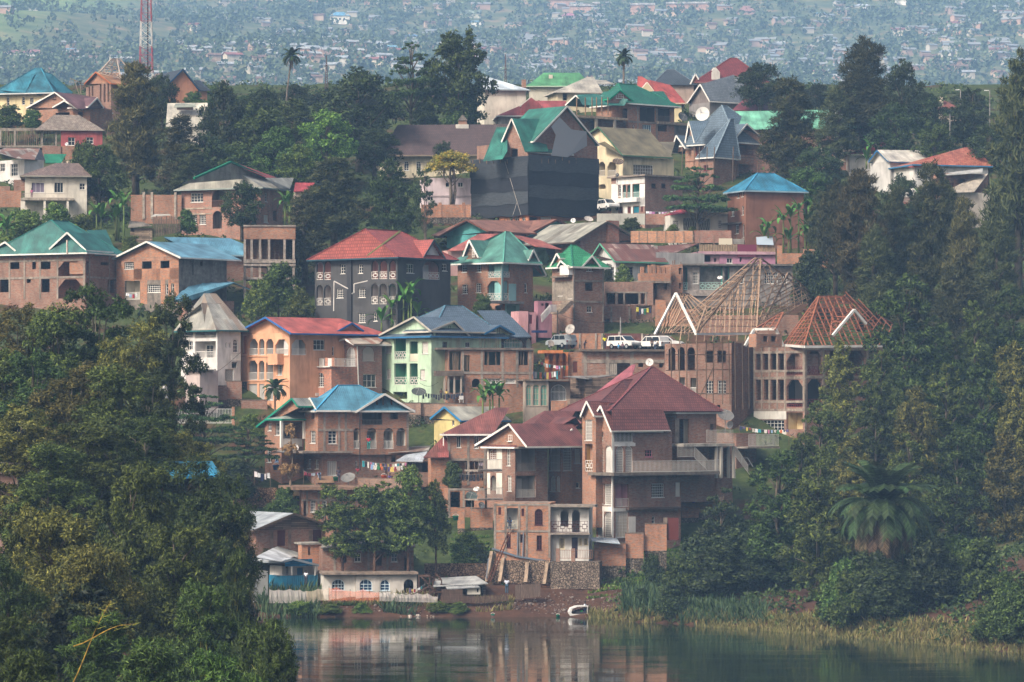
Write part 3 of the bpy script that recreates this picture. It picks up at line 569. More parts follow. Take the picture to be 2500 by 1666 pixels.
for i in range(2):
    lb = env_lobes(11, 3.2, 9.2, lambda f: 1.2*(math.sin(math.pi*(.25+f*.6))**.6), .85, 1.0); proto('euc_slim', *lobed(lb, 260, 12000, .27, .09, droop=.4, sub=.36, shell=(.75, 1.03)), LEUC, lb, bark='bark:#5a4438', r0=.13)
    Bf = lambda f: 3.0*(math.sin(math.pi*(.16+f*.8))**.7); lb = env_lobes(22, 1.6, 9.0, Bf, 1.25, 1.15); proto('broad', *lobed(lb, 380, 14000, .34, .15, sub=.37), LMID, lb, r0=.3)
    lb = env_lobes(22, 1.4, 9.0, Bf, 1.25, 1.15); proto('dark', *lobed(lb, 380, 14000, .34, .14, sub=.37), LDK, lb, r0=.3); proto('bright', *lobed(lb, 380, 14000, .36, .16, sub=.37), LBR, lb, r0=.3)
    lb = env_lobes(30, .9, 9.3, lambda f: 2.4*(1-f)**.75+.15, 1.0, .85); proto('pine', *lobed(lb, 460, 15000, .36, .08, up=.5, sub=.36), LPINE, lb, r0=.24, base=.1)
    Cf = lambda f: 1.55*(1-f)**.6*min(1, .55+f*2)+.08; lb = env_lobes(28, .8, 9.5, Cf, .62, 1.05); proto('cas', *lobed(lb, 520, 17000, .42, .05, up=.5, sub=.5), LCAS, lb, r0=.2, base=.1)
    lb = env_lobes(26, .8, 9.5, Cf, .66, 1.1); proto('cas2', *lobed(lb, 520, 17000, .4, .055, up=.4, sub=.5), LCAS2, lb, r0=.2, base=.1)
    lb = ring_lobes([(4.0, 2.9, 7, 1.5, .4), (5.3, 2.8, 7, 1.4, .38), (6.7, 2.3, 6, 1.3, .36), (8.1, 1.5, 5, 1.1, .34), (9.3, .6, 3, .9, .3)]); proto('umb', *lobed(lb, 380, 12000, .3, .13, sub=.32, flat=.4), LPINE, lb, r0=.22)
    lb = env_lobes(16, .5, 4.5, lambda f: 2.0*(1-f*.75), 1.05, .95); proto('bush', *lobed(lb, 300, 10000, .32, .13, sub=.38), LMID, lb, r0=.1, base=0)
    proto('gbush', *lobed(lb, 300, 10000, .32, .12, sub=.38), LGR, lb, r0=.1, base=0); proto('dbush', *lobed(lb, 300, 10000, .32, .13, sub=.38), LDK, lb, r0=.1, base=0)
    lb = env_lobes(14, 2.2, 8.8, lambda f: 2.4*math.sin(math.pi*(.2+f*.7)), .85, .6); proto('sparse', *lobed(lb, 210, 5000, .3, .12, sub=.42, flat=.7), LDK, lb, r0=.14, stems=2)
lb = ring_lobes([(6.5, 2.6, 6, 1.3, .9), (8.2, 1.6, 5, 1.3, 1.0)]); proto('yellow', *lobed(lb, 200, 6000, .36, .16, sub=.42), LYEL, lb, bark='bark:#6d6257', r0=.2, stems=4)
for i in range(2):        # bamboo: arching sprays of long hanging blades
    lb = env_lobes(24, .6, 8.6, lambda f: 3.0*(1-f*.75), 1.1, .8); proto('bamboo', *lobed(lb, 700, 30000, .32, .055, droop=.4, sub=.33, jit=.9), LBAM, lb, bark='bark:#6b6a30', r0=.1, stems=3, base=0)
NAMES = dict(euc_tall='eucalyptus_tree', euc_slim='eucalyptus_tree', euc='eucalyptus_tree', euc_near='eucalyptus_tree', broad='broadleaf_tree', dark='broadleaf_tree', bright='broadleaf_tree', pine='pine_tree', cas='casuarina_tree', cas2='casuarina_tree', umb='umbrella_tree', bush='bush', gbush='bush', dbush='bush', sparse='slender_tree', yellow='flowering_tree', bamboo='bamboo_clump')
TN = [0]
def tree(kind, xc, yt, yb, wpx, label, group=None, D=None, dd=0, wk=None):
    """photo column, top row, ground row and crown width of one tree"""
    if D is None and yb > 1395:
        ds = np.linspace(330, 440, 200); D = float(ds[np.argmax(gz((xc-1250)/F*ds, ds) >= CH+(HZ-yb)/F*ds)])
    D = D or Dof(yb)+dd; p = at(xc, yb, D); H = (yb-yt)/F*D; W = wpx/F*D; i = TN[0]; TN[0] += 1
    cr, tk = PRO[kind][i % len(PRO[kind])]; nat = {'umb': 7.6, 'bush': 5.0, 'gbush': 5.0, 'dbush': 5.0, 'broad': 7.4, 'dark': 7.4, 'bright': 7.4, 'sparse': 6, 'bamboo': 7.2, 'pine': 5.6, 'yellow': 7, 'euc_tall': 2.5, 'euc_slim': 3.6}.get(kind, 4.4 if kind[:3] == 'euc' else 3.7)
    hh = 5.2 if 'bush' in kind else 10.; sx = W/nat; sz = H/hh; root = thing(NAMES[kind], label, 'bush' if 'bush' in kind else ('bamboo' if kind == 'bamboo' else 'tree'), p, (i*2.39996) % 6.283, group, (sx, sx, sz))
    obj('trunk', tk, root); obj('crown', cr, root); return root
# palms and bananas: every frond or leaf its own piece
def frond_mesh(L, bend, nl, leafL, lw, mat, tilt=.6, gap=.12):
    pts = []; x = z = 0.; a = tilt
    for i in range(13):
        pts.append(Vector((x, 0, z))); st = L/12; x += st*math.cos(a); z += st*math.sin(a); a -= bend/12*(.6+.8*i/12)
    m = MB(); m.tube(pts, [.05*(1-i/14) for i in range(13)], 4, False)
    for i in range(nl):
        f = gap+(1-gap)*i/nl; k = f*12; j = min(11, int(k)); p = pts[j].lerp(pts[j+1], k-j); d = (pts[j+1]-pts[j]).normalized()
        for sd in (-1, 1):
            ll = leafL*(1-.55*abs(f-.45)*1.6)*U(.8, 1.1); q = p+Vector((d.x*.55, sd*.75, d.z*.55-.28))*ll; wv = d*lw
            m.add([p-wv, p+wv, q.lerp(p, .3)+wv*1.1, q, q.lerp(p, .3)-wv*.9], [(0, 1, 2, 3, 4)])
    return m.mesh('frond', mat, uv=False)
PF = [frond_mesh(3.6, b, 46, 1.0, .035, 'leaf:#22301d,#34482a,#526a3c', t_) for b, t_ in ((1.3, 1.2), (1.9, .8), (2.2, .35), (2.3, .0))]
PBIG = [frond_mesh(3.6, b, 84, .85, .013, 'leaf:#22301d,#34482a,#526a3c', t_) for b, t_ in ((1.2, 1.3), (1.6, .95), (1.9, .6), (2.0, .2))]
PDEAD = [frond_mesh(3.4, 1.3, 50, .6, .018, 'leaf:#42362c,#66533f,#8a7258', -.45), frond_mesh(3.6, .8, 50, .5, .018, 'leaf:#42362c,#66533f,#8a7258', -.95)]
def palm(xc, yt, yb, Rm, label, D=None, nf=26, nd=8, lean=0, tr=.2, dd=0):
    if D is None and yb > 1395:
        ds = np.linspace(330, 440, 200); D = float(ds[np.argmax(gz((xc-1250)/F*ds, ds) >= CH+(HZ-yb)/F*ds)])
    D = D or Dof(yb)+dd; p = at(xc, yb, D); H = (yb-yt)/F*D; k = Rm/3.4; zc = H-1.2*k; root = thing('palm_tree', label, 'palm', p, 0)
    MB().tube([(0, 0, -1), (lean*.2, 0, zc*.35), (lean*.6, 0, zc*.7), (lean, 0, zc)], [tr*1.25, tr, tr*.85, tr*.9], 8).obj('trunk', 'bark:#6a6058', root, smooth=True)
    for i in range(nf): q = i/nf; obj('frond', (PBIG if Rm > 4 else PF)[min(3, int(q*4))], root, (lean, 0, zc), (0, 0, i*2.4+U(-.2, .2)), (k*U(.85, 1.1),)*3)
    for i in range(nd): obj('frond', PDEAD[i % 2], root, (lean, 0, zc-.1), (0, 0, i*2.4+.7), (k*U(.8, 1.05),)*3)
    return root
def ban_mesh(L, Wd, bend, mat, tilt=1.15):
    m = MB(); x = z = 0.; a = tilt; P = []
    n = 9
    for i in range(n+1):
        f = i/n; w_ = Wd*min(1, max(.06, (f-.1)*4))*(1-max(0, f-.6)**2*4.6); P.append((x, w_, z)); x += L/n*math.cos(a); z += L/n*math.sin(a); a -= bend/n*(.4+1.2*f)
    vs = []; fs = []
    for x, w_, z in P: vs += [(x, -w_/2, z+w_*.12), (x, 0, z), (x, w_/2, z+w_*.12)]
    for i in range(n): q = i*3; fs += [(q, q+3, q+4, q+1), (q+1, q+4, q+5, q+2)]
    m.add(vs, fs); return m.mesh('leaf', mat, uv=False)
LBAN = 'leaf:#355a25,#4f7a34,#7fa550'
BM = [ban_mesh(2.6, .62, .9, LBAN, 1.35), ban_mesh(2.9, .66, 1.7, LBAN, 1.2), ban_mesh(2.9, .6, 2.3, LBAN, 1.0), ban_mesh(2.4, .5, 2.9, LBAN, .7)]
def banana(xc, yt, yb, label, group=None, n=3, D=None, dd=0, spread=1.4):
    D = D or Dof(yb)+dd; p = at(xc, yb, D); H = (yb-yt)/F*D; root = thing('banana_plant', label, 'banana plant', p, 0, group)
    for j in range(n):
        ox, oy = (0, 0) if j == 0 else (U(-spread, spread), U(-.8, .8)); h = max(.6, H*(U(.5, .85) if j else .92)-1.9)
        MB().tube([(ox, oy, -.6), (ox, oy, h)], [.16, .1], 7).obj('stem', 'leaf:#4a5a2c,#66753c,#7d8a4c', root, smooth=True)
        for i in range(8): obj('leaf', BM[(i+j) % 4 if i else 0], root, (ox, oy, h), (0, 0, i*2.4+j), (U(.8, 1.1),)*3)
    return root
# ---------------------------------------------------------------- houses by the lake
BR, BRO, BRD = 'brick:#8a583a', 'brick:#9a623e', 'brick:#744a36'
BLUE, TEAL, RED, MAR = 'tin:#4a88a2', 'tin:#2a6c64', 'tin:#aa5a50', 'tile:#74403a'
DKR = {'f': '#4a2328', 'p': 'glass:#2a1a1e'}
def hs_blue_porch():
    h = Hs('brick_house', 'brick house with bright blue roof, arched porch and open attic above the laundry yard', 'D5', 810, 1130, 25)
    pl = {'m': 'plaster:#d5cdc0', 'b': [('w', .3, .7, .02, .75)], 'd': 1.6}
    b = h.body(812, 1830, 385, 860, 8, BR, L=[('w',725,610,785,750,{'n':(3,4)}),('o',738,360,770,475)], dx=668, fl=(595,), ext=.2,
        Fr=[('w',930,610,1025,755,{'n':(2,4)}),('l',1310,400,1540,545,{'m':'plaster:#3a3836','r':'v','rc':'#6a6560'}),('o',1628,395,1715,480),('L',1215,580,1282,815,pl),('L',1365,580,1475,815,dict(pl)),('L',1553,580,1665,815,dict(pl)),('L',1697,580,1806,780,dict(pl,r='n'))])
    h.grid('concrete_frame', b.F, xs=(885,1050,1125,1822), ys=(600,), x0=815, x1=1205, y0=400, y1=840)
    h.body(860, 1570, 862, 1130, 6, BRD, v=.5, L=[('w',700,930,736,1035),('w',780,935,820,1040)], dx=640, Fr=[('c',920,950,1025,1115,{'n':(4,1),'p':'cloth:#9a968e'}),('w',1235,950,1260,1040)])
    h.slabx('balcony_slab', 640, 1205, 838, 862, -.45, 6, 'conc:')
    h.hip(b, 1040, 1275, 97, BLUE, fc='#c9c6c0', cap='paint:#3f8fb4')
    h.gab(b, 'F', (1238,392), (1565,190), (1905,390), 6, BLUE, ov=.7); h.gab(b, 'L', (640,378), (720,235), (800,378), 4, BLUE, ov=.4, wall=BR)
    h.bars('attic_post', [(x, 398, .1, x, y, .1) for x, y in ((1475,255),(1545,215),(1640,245),(1720,300))], .18, 'wood:#5a4a3e')
    h.bars('drain_pipe', [(1285, 400, -.5, 1285, 1050, -.5)], .1, 'plain:#2a2a2c')
def hs_green_trim():
    h = Hs('brick_villa', 'small brick villa with green trimmed grey roof and white cornered porch', 'D5', 400, 1010, 35)
    b = h.body(402, 655, 500, 1010, 6, BR, dx=215, L=[('w',330,520,396,660),('w',250,525,290,610),('w',238,800,290,965),('w',325,880,370,960,{'f':'#7f9cc0'})], Fr=[('l',415,510,640,790,{'m':'plaster:#d9d2c8','d':1.8,'r':'s','b':[('w',.5,.8,.4,.9)]})])
    h.gab(b, 'L', (118,560), (520,240), (585,330), 7, 'tin:#8d9088', ov=.5, trim='#1f8068', wall=BR)
    b2 = h.body(420, 655, 478, 500, 3, 'paint:#dcd8d0', v=-1.2, ext=0); h.hip(b2, 560, 600, 378, 'tin:#8d9a92', fc='#1f8068', ov=.4)
    h.bars('porch_post', [(402, 500, -1.2, 402, 800, -1.2), (655, 500, -1.2, 655, 700, -1.2)], .3, 'paint:#dcd8d0', False)
    h.poly('lower_roof', [(260,860,-2.2),(600,830,-2.2),(600,740,1),(440,790,1)], 'tin:#9aa0a0,#8a6a50,.4')
def hs_yellow():
    h = Hs('yellow_house', 'small yellow house with blue edged grey tin roof beside the banana plant', 'D6', 330, 1000, 50)
    b = h.body(338, 560, 770, 1000, 6, 'plaster:#c9b470', dx=45, L=[('w',247,762,272,830)]); h.gab(b, 'L', (0,745), (160,612), (345,770), 9, 'tin:#a8a698', ov=.6, trim='#2f74a0', wall='plaster:#c9b470')
def hs_slab_roof():
    h = Hs('brick_house', 'low brick house whose flat concrete terrace carries an old sofa and satellite dish', 'D5', 640, 1560, 12)
    b = h.body(625, 1500, 1275, 1560, 9, BR, L=[], dx=612, Fr=[('o',650,1395,690,1568),('w',730,1395,785,1525,{'n':(3,4)}),('w',860,1400,915,1530,{'n':(3,4)}),('w',965,1408,1015,1530),('w',1060,1310,1130,1390,{'n':(4,1)})])
    h.grid('concrete_frame', b.F, xs=(690,820,940,1040), ys=(1390,), x0=630, x1=1480, y0=1285, y1=1550, w=.2)
    h.slabx('terrace_slab', 525, 1560, 1240, 1275, -1.3, 10, 'conc:#8a6f5c')
def hs_barn():
    h = Hs('brick_barn', 'brick barn with pale grey tin roof, timber gable and dark red shutters', 'E2', 285, 690, 32)
    b = h.body(285, 1020, 405, 690, 9, BRD, dx=165, Fr=[('d',510,412,598,580,DKR),('d',888,405,985,560,DKR)], L=[('d',168,470,215,600,DKR)])
    h.grid('post', b.F, xs=(450,640,860), y0=415, y1=690, w=.4, mat='conc:#7a6a5e'); h.gab(b, 'F', (255,415), (690,232), (1045,350), 11, 'tin:#9fa6aa', ov=.8, trim='#5a4a3e', wall='plank:#7a6656')
def hs_blue_shack():
    h = Hs('lake_shack', 'white and blue lakeside shack with tin roof and blue corrugated balcony', 'E2', 560, 1040, 35)
    b = h.body(560, 945, 790, 890, 4, 'plaster:#b8b4b0', v=1.4, dx=430, Fr=[('d',720,812,785,890,{'f':'#1f5f86'}),('o',600,800,628,885)], ext=5, L=[])
    b0 = h.body(560, 940, 893, 1035, 5.2, 'tin:#1679a0', dx=420, t=.1)
    h.gab(b, 'F', (540,750), (675,712), (950,780), 6, 'tin:#b4bac0', ov=1.7, trim='#8f979c'); h.st('gable_board', b.F, 590, 722, 880, 795, 'plank:#1b75a0', .06, 1.5)
    h.poly('roof', [(265,700,-.6),(560,745,-.6),(690,690,5),(470,600,6)], 'tin:#c2c6c8'); h.poly('roof', [(430,620,5),(770,712,5),(775,530,9),(640,530,9)], 'tin:#a7a9a4')
    h.body(260, 410, 850, 1100, 4, 'plaster:#c8c2b8', v=.5, dx=215, L=[('d',218,850,255,980,{'f':'#1f6b48'})])
    h.bars('porch_post', [(665, 795, -.1, 665, 893, -.1), (912, 795, -.1, 912, 893, -.1)], .12, 'paint:#dcd8d0')
    h2 = Hs('brick_annex', 'half built orange brick annex with open concrete top behind the lakeside shack', 'E2', 770, 850, 20, 3)
    b = h2.body(770, 985, 560, 880, 5, BRO, Fr=[('o',838,590,862,680)], dx=760); h2.slabx('top_slab', 765, 1010, 545, 566, -.2, 4, 'conc:#9a958c')
def hs_arcade():
    h = Hs('white_house', 'low white lakeside house with arched windows behind the tall roadside trees', 'E2', 1340, 1085, 8)
    b = h.body(1345, 1995, 880, 1085, 7, 'plaster:#c4bcb2', Fr=[('W',1385,935,1520,1055,{'f':'#cfe0e8','n':(3,2),'p':'glass:#1a3550'}),('W',1605,940,1705,1055,{'f':'#cfe0e8','n':(2,2),'p':'glass:#1a3550'}),('O',1855,935,1960,1080)])
    h.body(1000, 1340, 885, 1085, 6, 'plaster:#cdc6bc', v=.3, Fr=[('W',1090,935,1225,1055,{'f':'#cfe0e8','n':(4,2),'p':'glass:#1a2a38'})]); h.slabx('roof_slab', 990, 2010, 862, 886, -.5, 7, 'conc:#8a7a6c')
def hs_grey_shack():
    h = Hs('plank_shack', 'low grey tin roofed plank shack beside the bare wooden stair', 'E3', 120, 500, 10)
    b = h.body(110, 580, 325, 480, 5, 'plank:#6a564a', Fr=[('o',440,330,575,470),('o',480,370,512,420)]); h.poly('roof', [(30,350,-.6),(605,318,-.6),(480,240,4.5),(60,262,4.5)], 'tin:#a5a7a4'); h.poly('lower_roof', [(180,375,-1.2),(520,355,-1.2),(480,325,0),(150,335,0)], 'tin:#9a9c9a')
    h.body(390, 525, 360, 435, .8, 'plaster:#c8c0b0', v=-.9, ext=0, Fr=[('w',485,370,512,418,{'p':'plain:#1a1a1a'})])
def hs_wing():
    h = Hs('brick_house', 'brick wing with broad maroon tin roof and washing along its open lower floor', 'D6', 205, 1560, 8, 3)
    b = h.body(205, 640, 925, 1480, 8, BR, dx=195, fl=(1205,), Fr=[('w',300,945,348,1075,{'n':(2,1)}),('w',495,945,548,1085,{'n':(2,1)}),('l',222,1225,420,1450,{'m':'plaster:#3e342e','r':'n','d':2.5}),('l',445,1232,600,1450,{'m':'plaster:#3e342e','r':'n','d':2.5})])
    h.grid('concrete_frame', b.F, xs=(212,430,620), ys=(1210,), x0=206, x1=638, y0=935, y1=1500, w=.3)
    h.bars('prop', [(x, 1232, .1, x, 1450, .1) for x in (295, 395, 500)], .09, 'wood:#7a6656')
    h.hip(b, 730, 900, 625, 'tin:#80463e', ov=.7, vr=4.5)
    h.body(205, 560, 1480, 1700, 6, BRD, v=.2, Fr=[('o',250,1560,330,1760)])
def hs_mid():
    h = Hs('brick_house', 'tall brick house with steep maroon gable and stacked balconies between the two wider maroon roofs', 'D8', 1060, 590, 38)
    # upper storeys, photo zoom D6
    h.zm = ZM['D6']; pw = {'m': 'plaster:#d3cec2', 'b': [('w', .15, .6, .0, .8)], 'd': 1.5}
    b = h.body(957, 1325, 1060, 1690, 9, BRD, dx=640, L=[('w',862,1090,905,1280,{'n':(2,5)}),('w',872,1392,918,1568,{'n':(2,5)}),('W',665,1090,748,1210,{'p':'plain:#6a4a3c'}),('L',680,1390,745,1560,{'m':'plaster:#d3cec2','r':'n'})], fl=(1350,),
        Fr=[('l',968,1075,1195,1345,{'m':'plaster:#8d857c','d':1.2,'r':'v','rc':'#8f8780','b':[('d',.4,.62,0,.9,{'f':'#b9b2aa'})]}),('l',968,1392,1190,1640,{'m':'plaster:#a0978c','d':1.2,'r':'v','rc':'#cfc9c0','b':[('d',.4,.65,0,.85,{'f':'#cfc9c0'})]})])
    h.gab(b, 'L', (505,1045), (888,805), (1090,1062), 9, 'tin:#78423c', ov=.6, wall=BR, ops=[('w',880,932,925,1005)])
    h.hip(b, 1290, 1640, 660, 'tin:#78423c', ov=.5, ze=-.1, vr=5)
    [h.st('plaster_patch', b.L, x0, y0, x1, y1, 'plaster:#d6cfc0', .03) for x0, x1, y0, y1 in ((645,663,1070,1345),(750,812,1070,1345),(663,750,1070,1088),(663,750,1212,1345),(645,678,1362,1600),(747,812,1362,1600))]
    h.slabx('balcony_slab', 540, 812, 1325, 1345, -1.4, 1.2, 'conc:'); h.rail(545, 808, 1210, 1328, -1.35, 'v', '#a8a29a')
    h.zm = ZM['D8']; h.slabx('balcony_slab', 400, 685, 548, 562, -1.4, 1.2, 'conc:'); h.rail(402, 680, 425, 550, -1.35, 'v', '#b5aea5')
    # second bay stepping right, photo zoom D6
    h.zm = ZM['D6']
    b2 = h.body(1482, 1720, 1050, 1690, 6, BR, v=.6, dx=1330, L=[('g',1350,1075,1478,1335,{'p':'cloth:#8c857c','n':(8,3)}),('W',1355,1395,1412,1568,{'n':(6,8),'p':'plain:#4a443f'}),('W',1418,1395,1472,1568,{'n':(6,8),'p':'plain:#4a443f'})],
        Fr=[('W',1500,1035,1598,1335,{'n':(7,7),'p':'plain:#57504a'}),('c',1630,1090,1692,1255,{'n':(3,3)}),('w',1645,1465,1685,1530),('c',1775,1480,1815,1600)])
    h.gab(b2, 'F', (1085,1050), (1640,730), (1730,860), 5, 'tin:#78423c', ov=.4, trim=None)
    h.poly('roof', [(1400,1050,-.6),(1600,870,-.6),(1712,790,1),(1600,725,5),(1190,1045,3)], 'tin:#82463e'); h.bars('barge_board', [(1180,1052,-.65,1405,1048,-.65),(1405,1048,-.65,1602,870,-.65)], .2, 'paint:#d8d4cc')
def hs_low():
    h = Hs('brick_house', 'two storey brick house with white veranda and dark red shutters on a stone footing', 'D8', 900, 1240, -6)
    b3 = h.body(585, 1215, 590, 1240, 7, BRO, t=.3, fl=(905,), Fr=[('d',630,640,662,725,DKR),('l',720,650,850,890,{'m':'plaster:#cfccc8','r':'g','d':1.2,'rc':'#d6cfb8'}),('d',890,655,922,740,DKR),('W',1040,660,1130,840,dict(DKR,n=(4,4))),('w',720,945,770,1095,dict(DKR,n=(2,3))),('w',872,945,915,1040,dict(DKR,n=(2,2))),('W',1062,958,1120,1120,dict(DKR,n=(2,3),a=0))])
    h.grid('concrete_frame', b3.F, xs=(592,712,865,950,1205), ys=(610,910), x0=588, x1=1212, y0=600, y1=1210, w=.24)
    b4 = h.body(1218, 1650, 640, 1235, 5, 'plaster:#cdc8c0', v=.8, t=.2, Fr=[('O',1330,670,1420,855,{}),('O',1460,672,1548,920,{}),('g',1315,985,1378,1110,{'f':'#d6c8a8','n':(4,1),'p':'plain:#2a2620'}),('d',1455,980,1525,1215,{'f':'#2a2030'}),('g',1532,985,1575,1075,{'f':'#d6c8a8','n':(4,1)}),('g',1590,990,1638,1075,{'f':'#d6c8a8','n':(4,1)})])
    h.slabx('balcony_slab', 1215, 1660, 930, 950, -.4, .8, 'conc:'); h.rail(1225, 1640, 795, 925, -.3, 'g', '#4a2a2a'); h.slabx('canopy_slab', 1218, 1720, 612, 640, -.4, 3, 'conc:')
    for x0, x1 in ((1315, 1450), (1500, 1690)): h.rail(x0, x1, 1120, 1220, -1.2, 'v', '#8a6a58')
    for x in (1300, 1472): h.slabx('gate_pier', x-22, x+22, 1105, 1260, -1.4, -1.0, BRD)
    h.slabx('footing', 560, 1215, 1238, 1500, -.4, 2, 'stone:#8f7a68'); h.slabx('footing', 1217, 1770, 1255, 1560, -1.6, 2, 'stone:#847466')
    for g in [(560,1140,-.3,505,1480,-1.4),(690,1215,-.4,650,1480,-1.4),(960,1265,-.4,940,1490,-1.4),(1185,1270,-.4,1150,1510,-1.4)]: h.bars('buttress', [g], .4, 'conc:#9a8672')
    h.bars('water_pipe', [(560,1105,-.2,850,1195,-.2),(850,1195,-.2,1260,1262,-.2)], .2, 'plain:#5c6570'); h.bars('drain_pipe', [(850,920,-.15,843,1195,-.15),(912,925,-.15,905,1195,-.15),(495,1440,-1.6,520,1215,-1.6)], .12, 'plain:#6d7178')
def hs_big():
    h = Hs('brick_house', 'big many gabled brick house with maroon tiled roof and long white railed terrace', 'D7', 450, 2100, 36)
    pw = {'m': 'plaster:#c9c0b2', 'b': [('w', .2, .8, .1, .9)], 'd': 1.3, 'rc': '#cfc8bc'}; gl = {'n': (7, 9), 'p': 'plain:#5d564f'}
    b = h.body(452, 1110, 892, 1385, 9, BRD, dx=250, fl=(1025,), L=[('l',272,775,335,1005,pw),('W',268,1045,335,1360,gl),('W',358,1050,430,1360,dict(gl,p='plain:#c8c4c0'))], ext=1, t=.22,
        Fr=[('g',465,900,672,1015,{'n':(14,1)}),('W',480,1058,568,1360,gl),('W',588,1058,668,1360,gl),('w',808,1100,890,1180,{'f':'#b06a78','n':(3,2)})])
    h.st('plaster_patch', b.F, 455, 1022, 696, 1060, 'plaster:#d8d3ca', .03); h.st('corner_post', b.F, 432, 892, 458, 1390, 'plaster:#cfc9be', .05)
    b2 = h.body(1165, 1610, 680, 1400, 7, BRD, v=1.5, L=[], Fr=[('o',1190,755,1305,1025,{}),('l',1540,810,1612,890,{'m':'plaster:#6a6460','r':'n'}),('o',1530,1075,1590,1200)])
    h.st('concrete_frame', b2.F, 1145, 745, 1190, 1030, 'conc:', .04); h.st('plaster_patch', b2.F, 1238, 760, 1308, 1022, 'plaster:#b5aa98', .02, -1.0)
    # main roof: steep hip with gabled bays
    rb = Body(); rb.u0, rb.u1, rb.v0, rb.v1, rb.z1 = b.u0+.2, b2.u1, 1.0, 10, h.pt(1000,665,1.0).z; h.hip(rb, 872, 905, 168, MAR, ov=.4, vr=6.2, cap='tile:#8a4042', fc=None); h.poly('roof', [(428,892,-.6),(1092,882,-.6),(1010,650,.7),(430,640,.7)], MAR)
    h.body(1612, 1790, 1062, 1420, 5, BRD, v=1.2, Fr=[('o',1690,1075,1740,1400)])
    h.bars('gutter', [(430,892,-.65,1092,884,-.65)], .14, 'paint:#c8c4bc'); h.hip(b2, 1150, 1205, 385, MAR, ov=.5, vr=4, cap='tile:#8a4042')
    h.gab(b, 'L', (195,775), (305,600), (425,890), 7, MAR, ov=.6, wall=BR)
    h.poly('roof', [(260,445,9),(650,300,7),(700,140,10),(660,140,10)], 'tin:#a5545a'); h.poly('roof', [(300,560,2),(560,310,5),(690,300,6),(660,580,2)], MAR)
    b3 = h.body(252, 330, 712, 1390, 4, BR, v=b.v1-1.2, dx=100, ext=6, L=[('g',128,760,210,995,{'n':(6,6),'p':'plain:#77706a'}),('l',130,1035,215,1345,{'m':'plaster:#b88a3a','d':.6,'r':'g','rc':'#d8d2c8','rh':1.3})]); h.gab(b3, 'L', (78,718), (148,548), (232,715), 6, MAR, ov=.5, wall=BR)
    # terrace and outside stair
    h.slabx('terrace_slab', 455, 1650, 1352, 1385, -1.9, 3, 'conc:#6e655c'); h.rail(668, 1590, 1225, 1355, -1.8, 'v', '#c9c4bb'); h.rail(1590, 1640, 1205, 1335, -1.2, 'v', '#c9c4bb')
    h.slabx('balcony_slab', 1240, 1815, 1030, 1062, -1.4, 2, 'conc:#b0a89c'); h.rail(1500, 1800, 875, 1020, -1.3, 'v', '#b8b1a8'); h.rail(1175, 1360, 1045, 1185, -1.35, 'v', '#b8b1a8')
    h.bars('stair_rail', [(1365,1070,-1.3,1510,1215,-1.3),(1365,1190,-1.3,1500,1320,-1.3)]+[(1365+i*14,1070+i*14,-1.3,1365+i*14,1190+i*13,-1.3) for i in range(10)]+[(1825,1060,-1.2,1895,1165,-1.2),(1825,1170,-1.2,1990,1390,-1.2),(1895,1165,-1.2,1895,1250,-1.2),(1895,1195,-1.2,1960,1190,-1.2),(1960,1190,-1.2,2020,1290,-1.2)]+[(1830+i*12,1070+i*17,-1.2,1830+i*12,1175+i*16,-1.2) for i in range(12)], .06, 'paint:#b8b1a8')
    h.bars('terrace_post', [(x, 1062, v, x, 1420, v) for x, v in ((1610,-1),(1660,-1.2),(1745,-.2),(1802,-1))], .3, 'plaster:#b8aea0')
    # lower storeys, photo zoom E1
    h.zm = ZM['E1']
    b4 = h.body(452, 1210, 310, 985, 8, BRD, v=.1, dx=255, t=.22, L=[('W',262,292,332,600,gl),('W',348,305,430,612,gl),('W',258,690,328,975,gl),('W',345,690,434,985,gl)], ext=1.5,
        Fr=[('L',470,305,622,640,{'m':'plaster:#d08a98','d':1.2,'rc':'#d8d2c8','b':[('w',.02,.3,.3,.75)]}),('w',880,375,1020,530,{'n':(6,5)}),('d',1150,360,1270,520,{'f':'#c9c4bc'}),('g',475,690,615,980,{'n':(8,8),'p':'plain:#b8ab98'}),('w',885,745,920,825)])
    [h.st('plaster_patch', b4.L, x0, y0, x1, y1, 'plaster:#cfc9c0', .03) for x0, x1, y0, y1 in ((252,452,630,688),(330,344,688,985),(436,452,688,985))]; h.st('plaster_patch', b4.F, 452, 650, 620, 688, 'plaster:#cfc9c0', .03)
    h.slabx('floor_band', 625, 1215, 640, 668, -.5, .1, 'conc:#5d4a40'); h.bars('downpipe', [(440, 0, -.35, 436, 950, -.35)], .16, 'paint:#d8d4cc')
    h.slabx('gate_leaf', 622, 700, 745, 960, -.9, -.86, 'paint:#cfc9c0')
